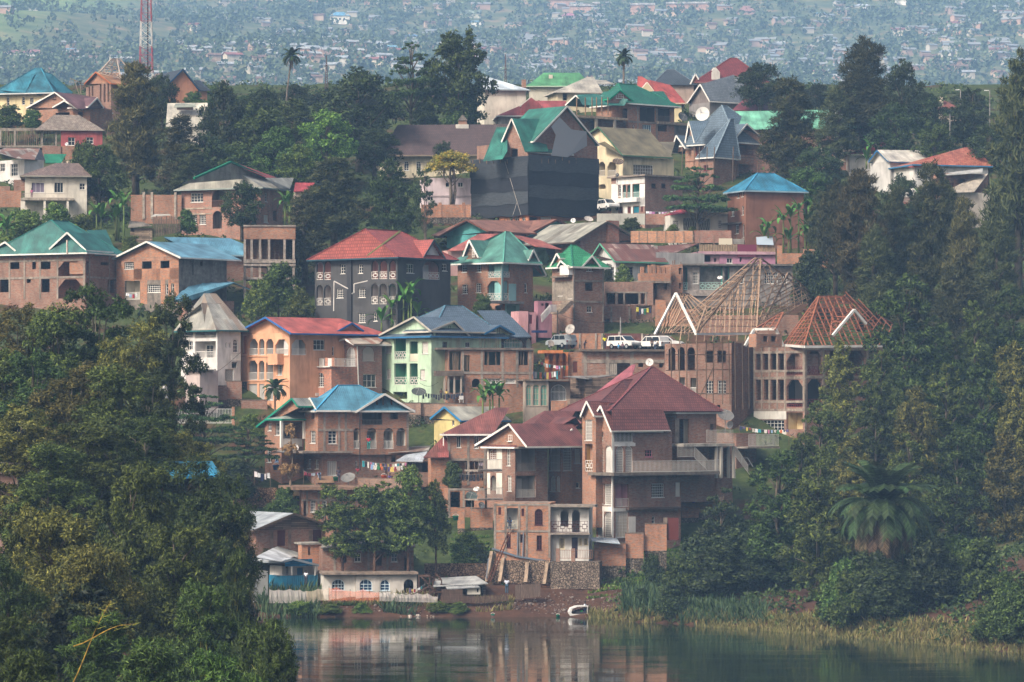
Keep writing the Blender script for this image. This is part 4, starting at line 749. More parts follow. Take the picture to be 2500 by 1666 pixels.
def yard_walls():
    def wl(label, z, segs, mat, name='brick_wall', th=.3, ext=3, cap=True):
        h = Hs(name, label, z, segs[0][0], segs[0][2], 0, cat='wall')
        for x0, x1, yt, yb, v in segs:
            h.slabx('wall', x0, x1, yt, yb, v, v+th, mat); a = h.pt(x0, yb, v); c = h.pt(x1, yb, v); MB().box(a.x+.01, c.x-.01, v+.01, v+th-.01, a.z-ext, a.z).obj('footing', 'stone:#6f6458', h.r)
            if cap: a = h.pt(x0, yt, v); c = h.pt(x1, yt, v); MB().box(a.x-.02, c.x+.02, v-.04, v+th+.04, a.z, a.z+.1).obj('coping', 'conc:#6d6258', h.r)
        return h
    h = wl('stepped brick garden wall climbing past the stone footing to the red gate', 'E1', [(230, 590, 1045, 1300, -2), (585, 790, 935, 1215, -1.5), (805, 1050, 830, 1130, -1)], 'brick:#96603f')
    h.poly('lean_to_roof', [(205,1015,-3.2),(525,1048,-3.2),(490,990,-1.6),(200,978,-1.6)], 'tin:#a9b4bc')
    h.slabx('gate', 1058, 1185, 760, 1010, -.7, -.6, 'paint:#5a2a24'); h.slabx('gate_pier', 1015, 1058, 760, 1010, -.8, -.4, 'conc:#8a7a6c'); h.slabx('gate_pier', 232, 285, 1130, 1440, -2.6, -2.0, BRO)
    wl('brick parapet wall stepping down beside the terrace steps of the big maroon house', 'E1', [(1220, 1410, 585, 760, .5), (1410, 1700, 520, 700, 1.2)], BRO)
    wl('old stone and brick retaining wall behind the dead cornstalk tree', 'D5', [(-140, 350, 1250, 1470, -1)], 'stone:#8a6a50', 'retaining_wall', cap=False)
    wl('brick yard wall with a small lattice window beside the tall ladder', 'D8', [(170, 250, 650, 880, -.4), (315, 570, 655, 870, .3)], BRO)
    wl('long brick retaining wall below the orange house and its white railing fence', 'C2', [(340, 600, 1345, 1480, -1.), (600, 745, 1300, 1470, -.5), (740, 990, 1480, 1600, -1)], BRD)
    wl('weathered stone bank under the tin shack by the lake trees', 'E3', [(-60, 600, 110, 330, 1.5)], 'stone:#7c6350', 'retaining_wall', cap=False)
    wl('brick wall carrying the black laundry terrace in front of the mint house', 'D2', [(430, 740, 1480, 1640, -1.5), (740, 1550, 1490, 1660, -1.)], 'brick:#8a6a56')
    wl('brown brick wall below the concrete arches beside the banana plant', 'D2', [(1520, 1640, 1250, 1480, -1), (1640, 2210, 1205, 1480, -.5)], BRD)
    wl('narrow brick wall beside the blue porch house with a bamboo screen', 'D5', [(1835, 2110, 300, 760, 1)], BR)
def hs_yard():
    h = Hs('brick_house', 'small brick house with worn red tin roof between the yellow house and maroon wing', 'D5', 2090, 1240, 15, 1); b = h.body(2085, 2290, 900, 1250, 5, BRO, dx=2070); h.poly('roof', [(2000,905,-.7),(2285,905,-.7),(2290,600,3),(2215,680,2.5)], 'tin:#8f4640,#7a4438,.4'); h.bars('roof_strut', [(2225,780,-.2,2225,640,1),(2225,640,.8,2290,700,.5)], .12, 'paint:#c8c4bc')
    h = Hs('tin_shed', 'open yard shed with pale tin roof beside the worn red roof', 'D5', 1830, 1080, 5, 0, cat='shed'); b = h.body(1825, 2080, 955, 1080, 4, 'plank:#5a4a42', Fr=[('w',1875,970,1900,1030),('o',1985,955,2075,1070)]); h.poly('roof', [(1690,945,-1.2),(1990,955,-1.2),(2045,840,2.5),(1800,880,2.5)], 'tin:#a8b0b8'); h.slabx('parapet', 1905, 2085, 1078, 1240, -.5, -.2, BRD)
    h = Hs('brick_outbuilding', 'low brick outbuilding with streaked rusty roof behind the washing lines', 'D5', 1600, 1000, 8, 1, cat='shed'); b = h.body(1575, 2060, 860, 1010, 5, 'brick:#8f6a56', Fr=[('o',1640,905,1690,960)]); h.poly('roof', [(1550,858,-.7),(2060,830,-.7),(2080,775,3),(1700,800,3)], 'tin:#a39a8e,#7a5648,.55')
    h = Hs('yard_terrace', 'brick terrace wall below the washing yard of the blue porch house', 'D5', 1330, 1240, 0, -1, cat='wall'); h.slabx('wall', 1230, 1760, 1150, 1330, 0, .35, 'brick:#8f6e5a'); h.slabx('floor', 1230, 1760, 1145, 1152, .35, 5, 'conc:#7a6858')
    h = Hs('brick_shell', 'open fronted brick lower storey with concrete posts beside the yard ladder', 'D8', 80, 560, 8, 1, cat='house'); b = h.body(70, 480, 430, 780, 5, BRO, Fr=[('o',92,465,200,640),('o',260,500,360,640)]); h.grid('concrete_frame', b.F, xs=(76,240), ys=(440,), x0=72, x1=470, y0=440, y1=780, w=.25)
def hs_behind():
    h = Hs('brick_house', 'plain brown brick house mostly hidden behind the lakeside eucalyptus trees', 'E2', 1000, 870, 10, 1); b = h.body(990, 1960, 590, 880, 7, BRD, Fr=[('o',1180,650,1250,760),('w',1330,660,1400,750),('o',1560,650,1620,790),('w',1720,660,1790,750),('o',1860,690,1930,860)]); h.grid('concrete_frame', b.F, xs=(1120,1480,1680), ys=(620,), x0=992, x1=1955, y0=600, y1=870, w=.25); h.poly('roof', [(970,600,-.6),(1980,590,-.6),(1960,520,4),(1000,530,4)], 'tin:#8a8478,#7a5648,.5')
for f in (hs_behind, hs_yard, hs_blue_porch, hs_green_trim, hs_yellow, hs_slab_roof, hs_barn, hs_blue_shack, hs_arcade, hs_grey_shack, hs_wing, hs_mid, hs_low, hs_big, yard_walls): f()
# ---------------------------------------------------------------- houses of the middle rows
def hs_orange():
    h = Hs('orange_house', 'orange plastered house with red roof, blue trim and three tiers of arched balconies', 'D1', 915, 1440, 40); lg = {'a': 2, 'm': 'plaster:#c6c0bc', 'd': 1.4, 'b': [('w', .15, .7, .1, .9, {'n': (2, 3)})]}
    OR = 'plaster:#dc9c74'
    b = h.body(915, 1960, 490, 1440, 9, OR, dx=222, fl=(820,1160), L=[('w',258,530,300,770,{'p':'paint:#d98a5e','f':'#c07048'}),('l',330,570,460,800,lg),('l',478,570,555,800,lg),('l',580,570,682,800,lg),('l',705,575,900,800,lg),('l',325,875,455,1155,lg),('l',475,875,553,1155,lg),('l',577,875,680,1155,lg),('w',735,940,805,1082,{'n':(3,5)}),
        ('g',330,1205,452,1435,{'p':'plain:#8d8985'}),('g',478,1205,556,1435,{'p':'plain:#8d8985'}),('g',582,1205,680,1435,{'p':'plain:#6a6663'}),('g',705,1215,822,1310,{'p':'plain:#8d8985'})], Fr=[('l',940,578,1150,800,lg),('w',1250,580,1412,725,{'n':(3,2)}),('w',1515,680,1545,805)])
    h.gab(b, 'L', (120,490), (568,256), (930,485), 15, 'tin:#b4544a', ov=.9, trim='#2f5f98', wall=OR, hb=4); h.gab(b, 'F', (1545,480), (1800,338), (1965,455), 5, 'tin:#b4544a', ov=.5, trim='#2f5f98', wall=OR)
    h.st('oriel', b.L, 690, 780, 830, 935, OR, 1.0); h.st('stone_corner', b.L, 222, 1160, 308, 1440, 'stone:#6b5a50', .06)
    for y in (815, 1165): h.st('floor_band', b.L, 240, y-10, 900, y+6, OR, .12)
def hs_arches():
    h = Hs('brick_house', 'brick house with white arched windows, terrace with brick piers and a rusty cap roof', 'D1', 1505, 1400, 38); wa = {'n': (3, 4), 'f': '#e0ddd6'}
    b = h.body(1505, 1880, 965, 1400, 5, 'brick:#a86a50', dx=895, L=[('L',925,1045,1048,1330,{'m':'plaster:#d8b8a8','d':1}),('L',1070,1045,1140,1330,{'m':'plaster:#d8d2c8','d':1}),('W',1185,1045,1270,1245,wa),('W',1310,1045,1395,1250,wa)])
    h.st('terrace_slab', b.L, 890, 958, 1510, 975, 'paint:#d6d2ca', .3)
    for x in (925, 1050, 1172, 1312, 1438, 1530): h.st('pier', b.L, x-18, 835, x+18, 958, 'brick:#a86a50', .05, 0, .35)
    for x0, x1 in ((945,1030),(1070,1152),(1192,1292),(1332,1402),(1455,1510)): h.st('railing_panel', b.L, x0, 843, x1, 955, 'paint:#d0ccc6', .02, 0, .06)
    for x0, x1, y in ((915,1040,1330),(1110,1330,1335)): h.st('flower_box', b.L, x0, y, x1, y+45, 'paint:#d6d2ca', .5)
    b2 = h.body(1878, 2222, 650, 1330, 6, 'brick:#7e5244', dx=1570, L=[('W',1650,690,1690,880,wa),('W',1710,680,1845,955,{'n':(6,5),'f':'#e0ddd6','p':'plain:#8d8a88'})], Fr=[('W',1945,680,2115,880,{'n':(10,1),'p':'cloth:#a8a096','f':'#b8b0a6'}),('w',1955,1068,2140,1255,{'n':(3,2)})])
    h.gab(b2, 'L', (1460,635), (1690,560), (1825,640), 6, 'tin:#a89a88,#8a5a44,.45', ov=.8, trim='#dedad2', wall='brick:#a86a50'); h.poly('roof', [(1820,640,-.6),(2190,635,-.6),(2330,470,3.5),(1690,545,2)], 'tin:#a89a88,#8a5a44,.5')
    h.bars('drain_pipe', [(1870,670,-.15,1890,1220,-.15)], .1, 'paint:#d6d2ca'); h.rail(1555, 1860, 845, 960, -1.2, 'v')
def hs_mint():
    MN = 'plaster:#aecaa8'; h = Hs('mint_house', 'pale mint green house with slate blue tiled roof and green recessed balconies', 'D2', 888, 1440, 40); SL = 'tile:#566878'
    gp = {'m': 'plaster:#4f9c78', 'd': 1.5, 'r': 'g', 'b': [('w', .55, .95, .1, .85)]}
    b = h.body(888, 1880, 540, 1440, 9, MN, dx=188, fl=(890,), L=[('c',230,605,318,772,{'n':(2,3)}),('l',362,545,530,860,gp),('l',580,605,695,890,dict(gp,r='s',rc='#c2bda8')),('c',755,608,845,780,{'n':(3,3)}),('c',252,995,318,1135,{'n':(2,4)}),('l',362,915,540,1220,gp),('l',582,915,695,1220,dict(gp)),('c',730,1000,800,1152,{'n':(3,4)}),('o',350,1320,545,1420)],
        Fr=[('w',1048,610,1122,695,{'n':(3,1),'f':'#6a6a68'}),('w',1372,612,1440,690)])
    h.gab(b, 'L', (85,540), (640,250), (890,455), 10, SL, ov=.6, trim='#a9a498', wall=MN); h.hip(b, 1085, 1325, 98, SL, ov=.7, fc='#2f6a94', cap='tile:#4f8098')
    h.gab(b, 'F', (860,455), (1215,310), (1450,540), 5, SL, ov=.5, trim='#b8b2a6', wall=MN, ops=[('w',1132,382,1165,458,{'f':'#4a4a4a'})]); h.gab(b, 'F', (1650,488), (1860,372), (2075,492), 4, SL, ov=.9, trim='#2f6a94', wall=MN, ops=[('w',1825,410,1862,505,{'f':'#4a4a4a'})])
    b2 = h.body(1880, 2310, 545, 705, 5, 'stone:#6d6058', v=.6, Fr=[('W',1915,560,2190,700,{'n':(12,1),'p':'plaster:#6fa898'}),('W',2235,565,2330,700,{'n':(5,1),'p':'plaster:#6fa898'})])
    h.poly('roof', [(1870,540,-.3),(2315,540,-.3),(1930,165,5),(1540,165,5)], SL)
def hs_unfin():
    h = Hs('unfinished_house', 'unfinished brick house with flat slab, starter bars and propped dark window holes', 'D2', 1130, 1470, 14)
    b = h.body(1132, 2335, 705, 1480, 8, BR, dx=975, fl=(1040,), L=[('o',1040,740,1072,830)], Fr=[('o',1140,745,1310,1010),('o',1355,800,1435,1040),('o',1640,750,1872,940),('o',2122,745,2262,940),('o',1060+80,1150,1360,1330),('g',1650,1130,1880,1195,{'n':(12,1)}),('g',1940,1130,2085,1195,{'n':(9,1)}),('O',1465,1130,1580,1250)])
    h.grid('concrete_frame', b.F, xs=(1335,1605,1900,2105,2290), ys=(720,1050), x0=1135, x1=2330, y0=730, y1=1250, w=.32); h.slabx('roof_slab', 975, 2345, 695, 722, -.3, 8, 'conc:#75685e')
    h.slabx('balcony_slab', 955, 1345, 1020, 1095, -1.2, .2, 'conc:#6b5f56'); h.bars('prop', [(x, 760, .2, x+random.randint(-12,12), 1015, .2) for x in (1190,1215,1240,1270,1385,1410,1690,1700,1800,2160,2200)], .11, 'wood:#7b6654')
    for i, x in enumerate((990,1010,1150,1165,1240,1258,1275,1292,1310,1580,1600,1640,1690,1720,1790,1815,1840)): h.bars('starter_bar', [(x, 700, 2, x+random.randint(-6,6), 545, 2)], .04, 'plain:#4a3a32')
    h.bars('column', [(x, 1105, -.9, x, 1460, -.9) for x in (1075,1130,1215,1310)], .2, 'plaster:#a89888')
def hs_orange_arc():
    h = Hs('orange_arcade', 'narrow orange arcaded balcony front hung with coloured washing', 'D3', 520, 1035, 12); OR = 'plaster:#d0763c'
    b = h.body(500, 795, 640, 1035, 4, OR, dx=490, Fr=[('O',530,655,582,1030,{}),('O',622,655,668,1030,{}),('O',712,655,765,1030,{})]); h.slabx('cornice', 435, 725, 612, 655, -.9, 2, OR); h.rail(515, 790, 775, 1030, -.1, 'v', '#7a4030')
    b = h.body(800, 995, 640, 985, 6, BRO, v=.4, Fr=[('d',865,770,928,930,{'f':'#6a3a30'})])
    h = Hs('arched_house', 'old plastered house with three tall green glazed arches under a laundry terrace', 'D3', 520, 1480, 10)
    ga = {'n': (2, 3), 'p': 'glass:#6a8f80', 'f': '#a89a88'}
    b = h.body(185, 520, 1045, 1480, 6, 'plaster:#a09080', dx=180, Fr=[('W',200,1100,275,1400,ga),('W',300,1100,385,1400,ga),('W',405,1100,500,1400,ga)]); h.body(522, 825, 1055, 1420, 5, 'plaster:#857566', v=1, Fr=[('W',550,1100,770,1330,{'n':(12,1),'p':'plain:#2c3a44'})])
    h.slabx('terrace_slab', 180, 810, 1025, 1048, -.4, 5, 'conc:#75685c'); h.body(565, 785, 1330, 1480, .6, BRO, v=-.8)
def hs_plank():
    h = Hs('plank_shack', 'weathered grey board shack with bent tin roof above the maroon roofs', 'D3', 1045, 1330, 20, -1)
    b = h.body(1048, 1520, 1000, 1330, 5, 'plank:#7a685a', dx=828, L=[('o',905,1070,945,1150)]); h.slabx('floor_band', 820, 1400, 1300, 1380, -.3, 3, 'conc:#8a7666')
    h.poly('roof', [(725,985,-.5),(1090,1015,-.5),(1500,958,4),(900,975,4)], 'tin:#8c8a86,#6a5446,.3')
def hs_garage():
    h = Hs('slab_garage', 'long low brick garage whose flat roof is the parking yard', 'D3', 995, 980, 6, cat='garage')
    b = h.body(990, 2165, 625, 990, 9, BRD, dx=985, Fr=[('o',1370,780,1690,960),('o',1790,780,1860,850),('o',2085,775,2150,860)]); h.st('shutter', b.F, 1372, 782, 1488, 958, 'tin:#8a8074', -.15)
    h.grid('concrete_frame', b.F, xs=(1040,1355,1700), ys=(770,), x0=992, x1=2160, y0=640, y1=980, w=.45); h.slabx('roof_slab', 985, 2200, 598, 630, -.6, 16, 'conc:#6a5e54')
    h = Hs('brick_wall', 'brick boundary wall with pale piers and brown sheet gate behind the parked cars', 'D3', 700, 590, 0, 3, cat='wall')
    h.slabx('wall', 690, 1290, 375, 600, 0, .3, BRO)
    for x in (690, 775, 960, 1190, 1275, 1520, 1845): h.slabx('pier', x-14, x+14, 350 if x == 1520 else 372, 600, -.12, .34, 'conc:#a09488')
    h.slabx('gate', 1310, 1508, 375, 600, .02, .1, 'tin:#6b3a30'); h.slabx('gate', 1535, 1830, 375, 600, .02, .1, 'tin:#6b3a30'); h.slabx('wall', 1860, 2160, 380, 600, 0, .3, 'stone:#7d6c5e'); h.slabx('kiosk_door', 850, 905, 440, 545, -.1, 0, 'paint:#3a6a88')
def frame_roof(h, quads, n, w, mat, name='rafter'):
    """open timber roof: each slope has rafters up and battens across, every stick its own piece"""
    um = MB().box(-.5, .5, -.5, .5, 0, 1).mesh(name, mat)
    def stick(a, c, ww):
        d = c-a; q = d.to_track_quat('Z', 'Y'); o = obj(name, um, h.r, a, None, (ww, ww, d.length)); o.rotation_mode = 'QUATERNION'; o.rotation_quaternion = q
    for (a, b_, c, d), nr, nb in quads:      # a,b eave left/right, c,d ridge right/left
        a, b_, c, d = [h.pt(*p) for p in (a, b_, c, d)]; e = b_-a; L2 = e.length_squared; fd = max(.02, min(.98, (d-a).dot(e)/L2)); fc = max(fd, min(.98, (c-a).dot(e)/L2)); up = d-(a+e*fd)
        stick(a, d, w*1.5); stick(b_, c, w*1.5); stick(d, c+Vector((0, 0, .01)), w*1.3)
        for i in range(1, nr):
            f = i/nr+U(-.02, .02); t_ = f/fd if f < fd else ((1-f)/(1-fc) if f > fc else 1); j = Vector((U(-.08, .08), 0, U(-.06, .06)))
            if t_ > .12: stick(a+e*f+j, a+e*f+up*t_, w)
        for i in range(nb): f = (i+.15)/nb; j = Vector((0, 0, U(-.1, .1))); stick(a.lerp(d, f)+j, b_.lerp(c, f)-j, w*.75)
def hs_pyramid():
    h = Hs('unfinished_house', 'orange brick house wrapped in pole scaffold under a tall bare timber pyramid roof', 'D4', 670, 1260, 56); wd = 'wood:#a58a72'
    b = h.body(672, 850, 715, 1260, 8, BRD, dx=140, fl=(940,), t=.3, L=[('O',170,745,225,930,{}),('O',245,745,300,930,{}),('O',322,745,380,930,{}),('o',462,772,532,868),('o',560,772,628,868),('w',465,1010,528,1115,{'n':(3,4)}),('w',562,1010,628,1115,{'n':(3,4)}),('l',255,985,300,1090,{'m':'plaster:#c0b8ac'}),('l',345,990,392,1120,{'m':'plaster:#c0b8ac'}),('o',505,1205,532,1260),('o',555,1205,582,1260)])
    frame_roof(h, [(((390,640,-2),(870,635,-2),(905,35,4.5),(880,35,4.5)),9,12),(((150,630,9),(390,640,-2),(880,35,4.5),(860,35,5.5)),7,12),(((870,635,-2),(1330,350,8),(905,35,4.5),(895,35,5)),9,12),(((900,590,1),(1340,345,9),(1130,155,6),(1120,155,5.5)),8,10),(((860,600,-.5),(900,590,1),(1130,155,6),(1050,160,5)),3,8),(((200,630,8),(870,400,12),(900,60,6),(880,60,6)),7,7)], 1, .11, wd)
    frame_roof(h, [(((230,315,3),(390,630,-2),(470,420,4),(330,320,7)),4,5),(((70,640,3),(230,315,3),(330,320,9),(180,640,9)),4,5)], 1, .12, wd)
    h.bars('fascia', [(60,645,3,230,315,3),(230,315,3,390,640,-2),(385,640,-2.1,850,638,-2.1)], .25, 'paint:#d8d4cc')
    for i in range(26): x = 300+(i*83) % 560; v = 1+(i*1.7) % 7; h.bars('strut', [(x, 640-(i % 5)*40, v, x+random.randint(-60, 60), 420-(i % 7)*35+abs(x-720)*.35, v+1)], .1, wd)
    for i in range(9): h.bars('roof_prop', [(260+i*65, 700, 1+i % 3, 280+i*65, 560-i % 4*30, 3+i % 3)], .13, wd)
    for x in (190,260,315,395,470,530,600,650): h.bars('scaffold_pole', [(x, 690, -1.2 if x > 200 else 0, x+random.randint(-12,12), 1200, -1.2 if x > 200 else 0)], .1, 'wood:#6e5a4a')
    for y in (805,930,1115): h.bars('scaffold_pole', [(150, y, 2.2, 670, y+random.randint(-8,8), -1.2)], .1, 'wood:#6e5a4a')
    for x in (700,760,810): h.bars('scaffold_pole', [(x, 700, -.9, x+5, 1240, -.9)], .1, 'wood:#6e5a4a')
    h.bars('scaffold_pole', [(420,1140,-1.2,530,900,-1.2)], .1, 'wood:#6e5a4a')
def hs_redtruss():
    h = Hs('unfinished_house', 'unfinished concrete framed house with open red timber roof trusses among the trees', 'D4', 1255, 1420, 34); C = 'conc:#94877a'; wd = 'wood:#98614a'; rl = {'rc': '#6a2a2c', 'r': 'g', 'm': 'brick:#6e4a3c', 'd': 2.2, 'a': 2}
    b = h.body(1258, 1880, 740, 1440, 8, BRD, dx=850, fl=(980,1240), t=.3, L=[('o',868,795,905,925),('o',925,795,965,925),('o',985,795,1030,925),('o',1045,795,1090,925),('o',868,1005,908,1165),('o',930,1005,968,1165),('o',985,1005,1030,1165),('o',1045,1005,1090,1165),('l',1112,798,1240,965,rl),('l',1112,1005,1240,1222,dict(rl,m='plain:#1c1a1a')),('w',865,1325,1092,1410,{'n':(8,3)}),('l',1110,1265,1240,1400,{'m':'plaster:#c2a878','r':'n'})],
        Fr=[('l',1278,775,1395,965,rl),('l',1430,775,1560,965,rl),('l',1600,775,1740,965,rl),('l',1278,1000,1395,1222,dict(rl,m='plain:#1c1a1a')),('l',1430,1000,1560,1222,rl)])
    h.grid('concrete_frame', b.L, xs=(855,915,975,1038,1100,1248), ys=(785,935,990,1180,1245), x0=852, x1=1255, y0=745, y1=1240, w=.3, mat=C); h.grid('concrete_frame', b.F, xs=(1262,1405,1580,1755), ys=(760,985,1240), x0=1258, x1=1875, y0=745, y1=1430, w=.3, mat=C)
    h.st('plaster_patch', b.L, 850, 1255, 1110, 1320, 'plaster:#d0cac0', .03); h.st('plaster_patch', b.L, 850, 1412, 1110, 1440, 'plaster:#d0cac0', .03)
    frame_roof(h, [(((1085,725,5),(1250,730,-.8),(1370,340,3.5),(1360,345,4.5)),7,12),(((1250,730,-.8),(1900,735,-.8),(1565,340,3.5),(1370,340,3.5)),14,12),(((1900,735,-.8),(1960,560,9),(1640,370,6),(1565,340,3.5)),5,7),(((860,600,6),(1020,605,4),(1085,468,7),(1075,470,8)),3,5),(((1460,650,-.8),(1650,450,-.8),(1640,440,4),(1480,445,4)),4,5),(((1120,700,6),(1880,560,8),(1600,350,5),(1380,350,5)),11,10)], 1, .12, wd)
    h.bars('fascia', [(1070,728,5.5,1250,742,-1),(1250,742,-1,1910,735,-1),(780,735,6,855,602,6),(855,602,6,1025,600,4.2),(1025,600,4.2,1080,725,4.2),(1480,652,-1,1650,448,-1),(1650,448,-1,1745,560,-1),(2050,690,-1,2180,740,-1)], .3, 'paint:#d2cfc8')
    h.body(870, 1075, 640, 745, 3, BR, v=1.2, ext=0, dx=850, Fr=[('o',925,655,962,700),('o',988,655,1030,700)])
    h.rail(810, 1050, 1440, 1535, -3, 'v', '#c9c4bc'); h.slabx('balcony_slab', 805, 1060, 1538, 1552, -3.2, 2, 'conc:'); h.body(710, 870, 1430, 1570, 4, BRD, v=.8)
def hs_whitetin():
    h = Hs('white_house', 'white balconied house with tall patched rusty tin roof beside the orange house', 'C2', 512, 1360, 42); WP = 'plaster:#cdc8c4'; TN = 'tin:#97958a,#8a7460,.42'
    bl = {'m': WP, 'd': 1.3, 'rc': '#d8d4ce', 'b': [('w', .1, .45, 0, .8), ('w', .55, .9, 0, .8)]}
    b = h.body(512, 735, 812, 1370, 8, WP, dx=165, fl=(890,1110), L=[('l',205,815,280,885,bl),('l',300,820,505,890,dict(bl,b=[])),('l',300,915,500,1080,bl),('w',215,915,275,1000),('g',120,1180,170,1330),('w',480,1180,512,1270)], Fr=[('W',588,925,602,980),('W',625,925,640,980),('W',665,895,710,1025,{'n':(2,3)}),('g',585,1180,670,1300,{'n':(9,1)}),('o',650,1115,700,1170)])
    h.hip(b, 385, 500, 457, TN, ov=.7, fc='#2a5a5a', vr=4.5); h.gab(b, 'L', (150,720), (355,548), (400,800), 3, TN, ov=.3, trim=None)
    h.body(345, 520, 1195, 1370, 3, 'plaster:#b8a6a0', v=-2.4); h.slabx('canopy', 330, 480, 1185, 1198, -2.8, 0, 'tin:#8f9490'); h.rail(645, 735, 1040, 1100, -.8, 'v')
for f in (hs_orange, hs_arches, hs_mint, hs_unfin, hs_orange_arc, hs_plank, hs_garage, hs_pyramid, hs_redtruss, hs_whitetin): f()
# ---------------------------------------------------------------- third row
def hs_greenroof():
    h = Hs('unfinished_house', 'unfinished brick house with broad teal green roof and empty window holes', 'C1', 935, 1060, 62); lo = {'a': 2, 'm': BR, 'd': 2.5, 'r': 'n'}
    b = h.body(935, 1300, 540, 1060, 8, BRD, dx=-60, fl=(795,), L=[('o',112,615,212,705),('o',352,618,392,705),('o',447,616,552,706),('l',640,622,908,780,lo),('o',0,812,108,958),('o',290,815,336,856),('o',452,815,542,958),('l',640,815,905,1025,lo)], Fr=[('l',942,625,978,760,lo),('o',1100,630,1190,664),('o',1180,822,1262,965)])
    h.grid('concrete_frame', b.L, xs=(105,268,438,630,922), ys=(612,800), x0=-40, x1=930, y0=560, y1=1030, w=.28); h.grid('concrete_frame', b.F, xs=(980,1195), ys=(800,), x0=940, x1=1290, y0=560, y1=1000, w=.25)
    h.hip(b, 560, 745, 178, TEAL, ov=.8, vr=7, cap='tin:#2a8478'); h.gab(b, 'L', (540,480), (735,300), (940,495), 6, TEAL, ov=.5, wall=None); h.poly('roof', [(1040,555,-.5),(1290,555,-.5),(1160,275,5),(950,280,5)], TEAL); h.gab(b, 'L', (-60,470), (55,405), (170,500), 5, TEAL, ov=.5, wall=BR, ops=[('w',20,490,95,540,{'p':'plain:#151515'})])
    h.bars('attic_post', [(735,385,-.2,735,545,-.2)], .2, 'conc:#b0a49a')
def hs_bluegable():
    h = Hs('brick_house', 'brick gable house with pale blue tin roof, plain grey side wall and small balcony', 'C1', 1955, 1100, 50)
    b = h.body(1957, 2480, 575, 1090, 8, 'conc:#7c736a', dx=1272, fl=(800,), L=[('w',1365,628,1462,706,{'n':(4,4)}),('o',1556,622,1658,792),('o',1757,616,1852,696),('l',1368,830,1530,1040,{'m':'plaster:#cfc6b4','d':1.6,'b':[('w',.62,.85,.3,.8)]}),('w',1615,875,1755,960,{'n':(6,4)}),('w',1812,868,1838,980),('w',1876,866,1902,985)], Fr=[('o',2098,595,2122,770),('o',2188,625,2215,670)])
    h.st('brick_face', b.L, 1274, 580, 1955, 620, BR, .03)
    for x0, x1, y0, y1 in ((1274,1362,620,1090),(1465,1553,620,820),(1660,1754,620,820),(1855,1955,580,860),(1362,1955,700,826),(1535,1610,826,1090),(1760,1808,826,1090),(1842,1872,826,1090),(1905,1955,826,1090)): h.st('brick_face', b.L, x0, y0, x1, y1, BRO, .02)
    h.gab(b, 'L', (1222,588), (1602,400), (1975,575), 11, 'tin:#5a8ea6', ov=.7, wall=BRO)
    h2 = Hs('blue_roof_shed', 'low brick shed with long pale blue lean roof below the grey side wall', 'C1', 1960, 1100, 38, -2, cat='shed'); b2 = h2.body(2040, 2560, 1050, 1200, 4, BRD, dx=1870); h2.poly('roof', [(1865,1060,-1),(2040,1060,-1),(2560,850,-1),(2740,930,-1),(2500,840,4),(2090,850,4)], 'tin:#528aa4')
    h2.poly('roof', [(1865,1062,-1),(2045,1062,-1),(2560,858,3),(2120,845,3)], 'tin:#528aa4')
    h3 = Hs('brick_house', 'low brick house with blue hip roof and a white satellite dish on top', 'C1', 2300, 760, 20, 4); b3 = h3.body(2200, 2920, 555, 760, 6, BRD); h3.hip(b3, 1790, 2510, 360, 'tin:#4f86a0', ov=.6, fc='#8fa8b4')
def hs_frame():
    h = Hs('concrete_frame_building', 'bare three tier concrete frame with brick parapet on the slope', 'B2', 890, 1568, 4); C = 'conc:#958a80'
    b = h.body(875, 1440, 905, 1050, 7, BR, ext=0, dx=870, t=.3); h.slabx('roof_slab', 868, 1445, 895, 912, -.15, 7, C)
    for x in (885, 960, 1050, 1150, 1320, 1420):
        for v in (.05, 5): h.slabx('column', x-13, x+13, 1050, 1700, v, v+.35, C)
    for y0, y1 in ((1270,1310),(1320,1345),(1465,1490)): h.slabx('floor_slab', 872, 1442, y0, y1, -.1, 6.5, C)
    for i in range(9): x = 925+i*48; h.slabx('prop', x-4, x+4, 1055, 1268, .8+i % 3, .9+i % 3, 'wood:#8a7460')
    h.slabx('back_wall', 880, 1440, 1050, 1270, 5.6, 5.9, BRD)
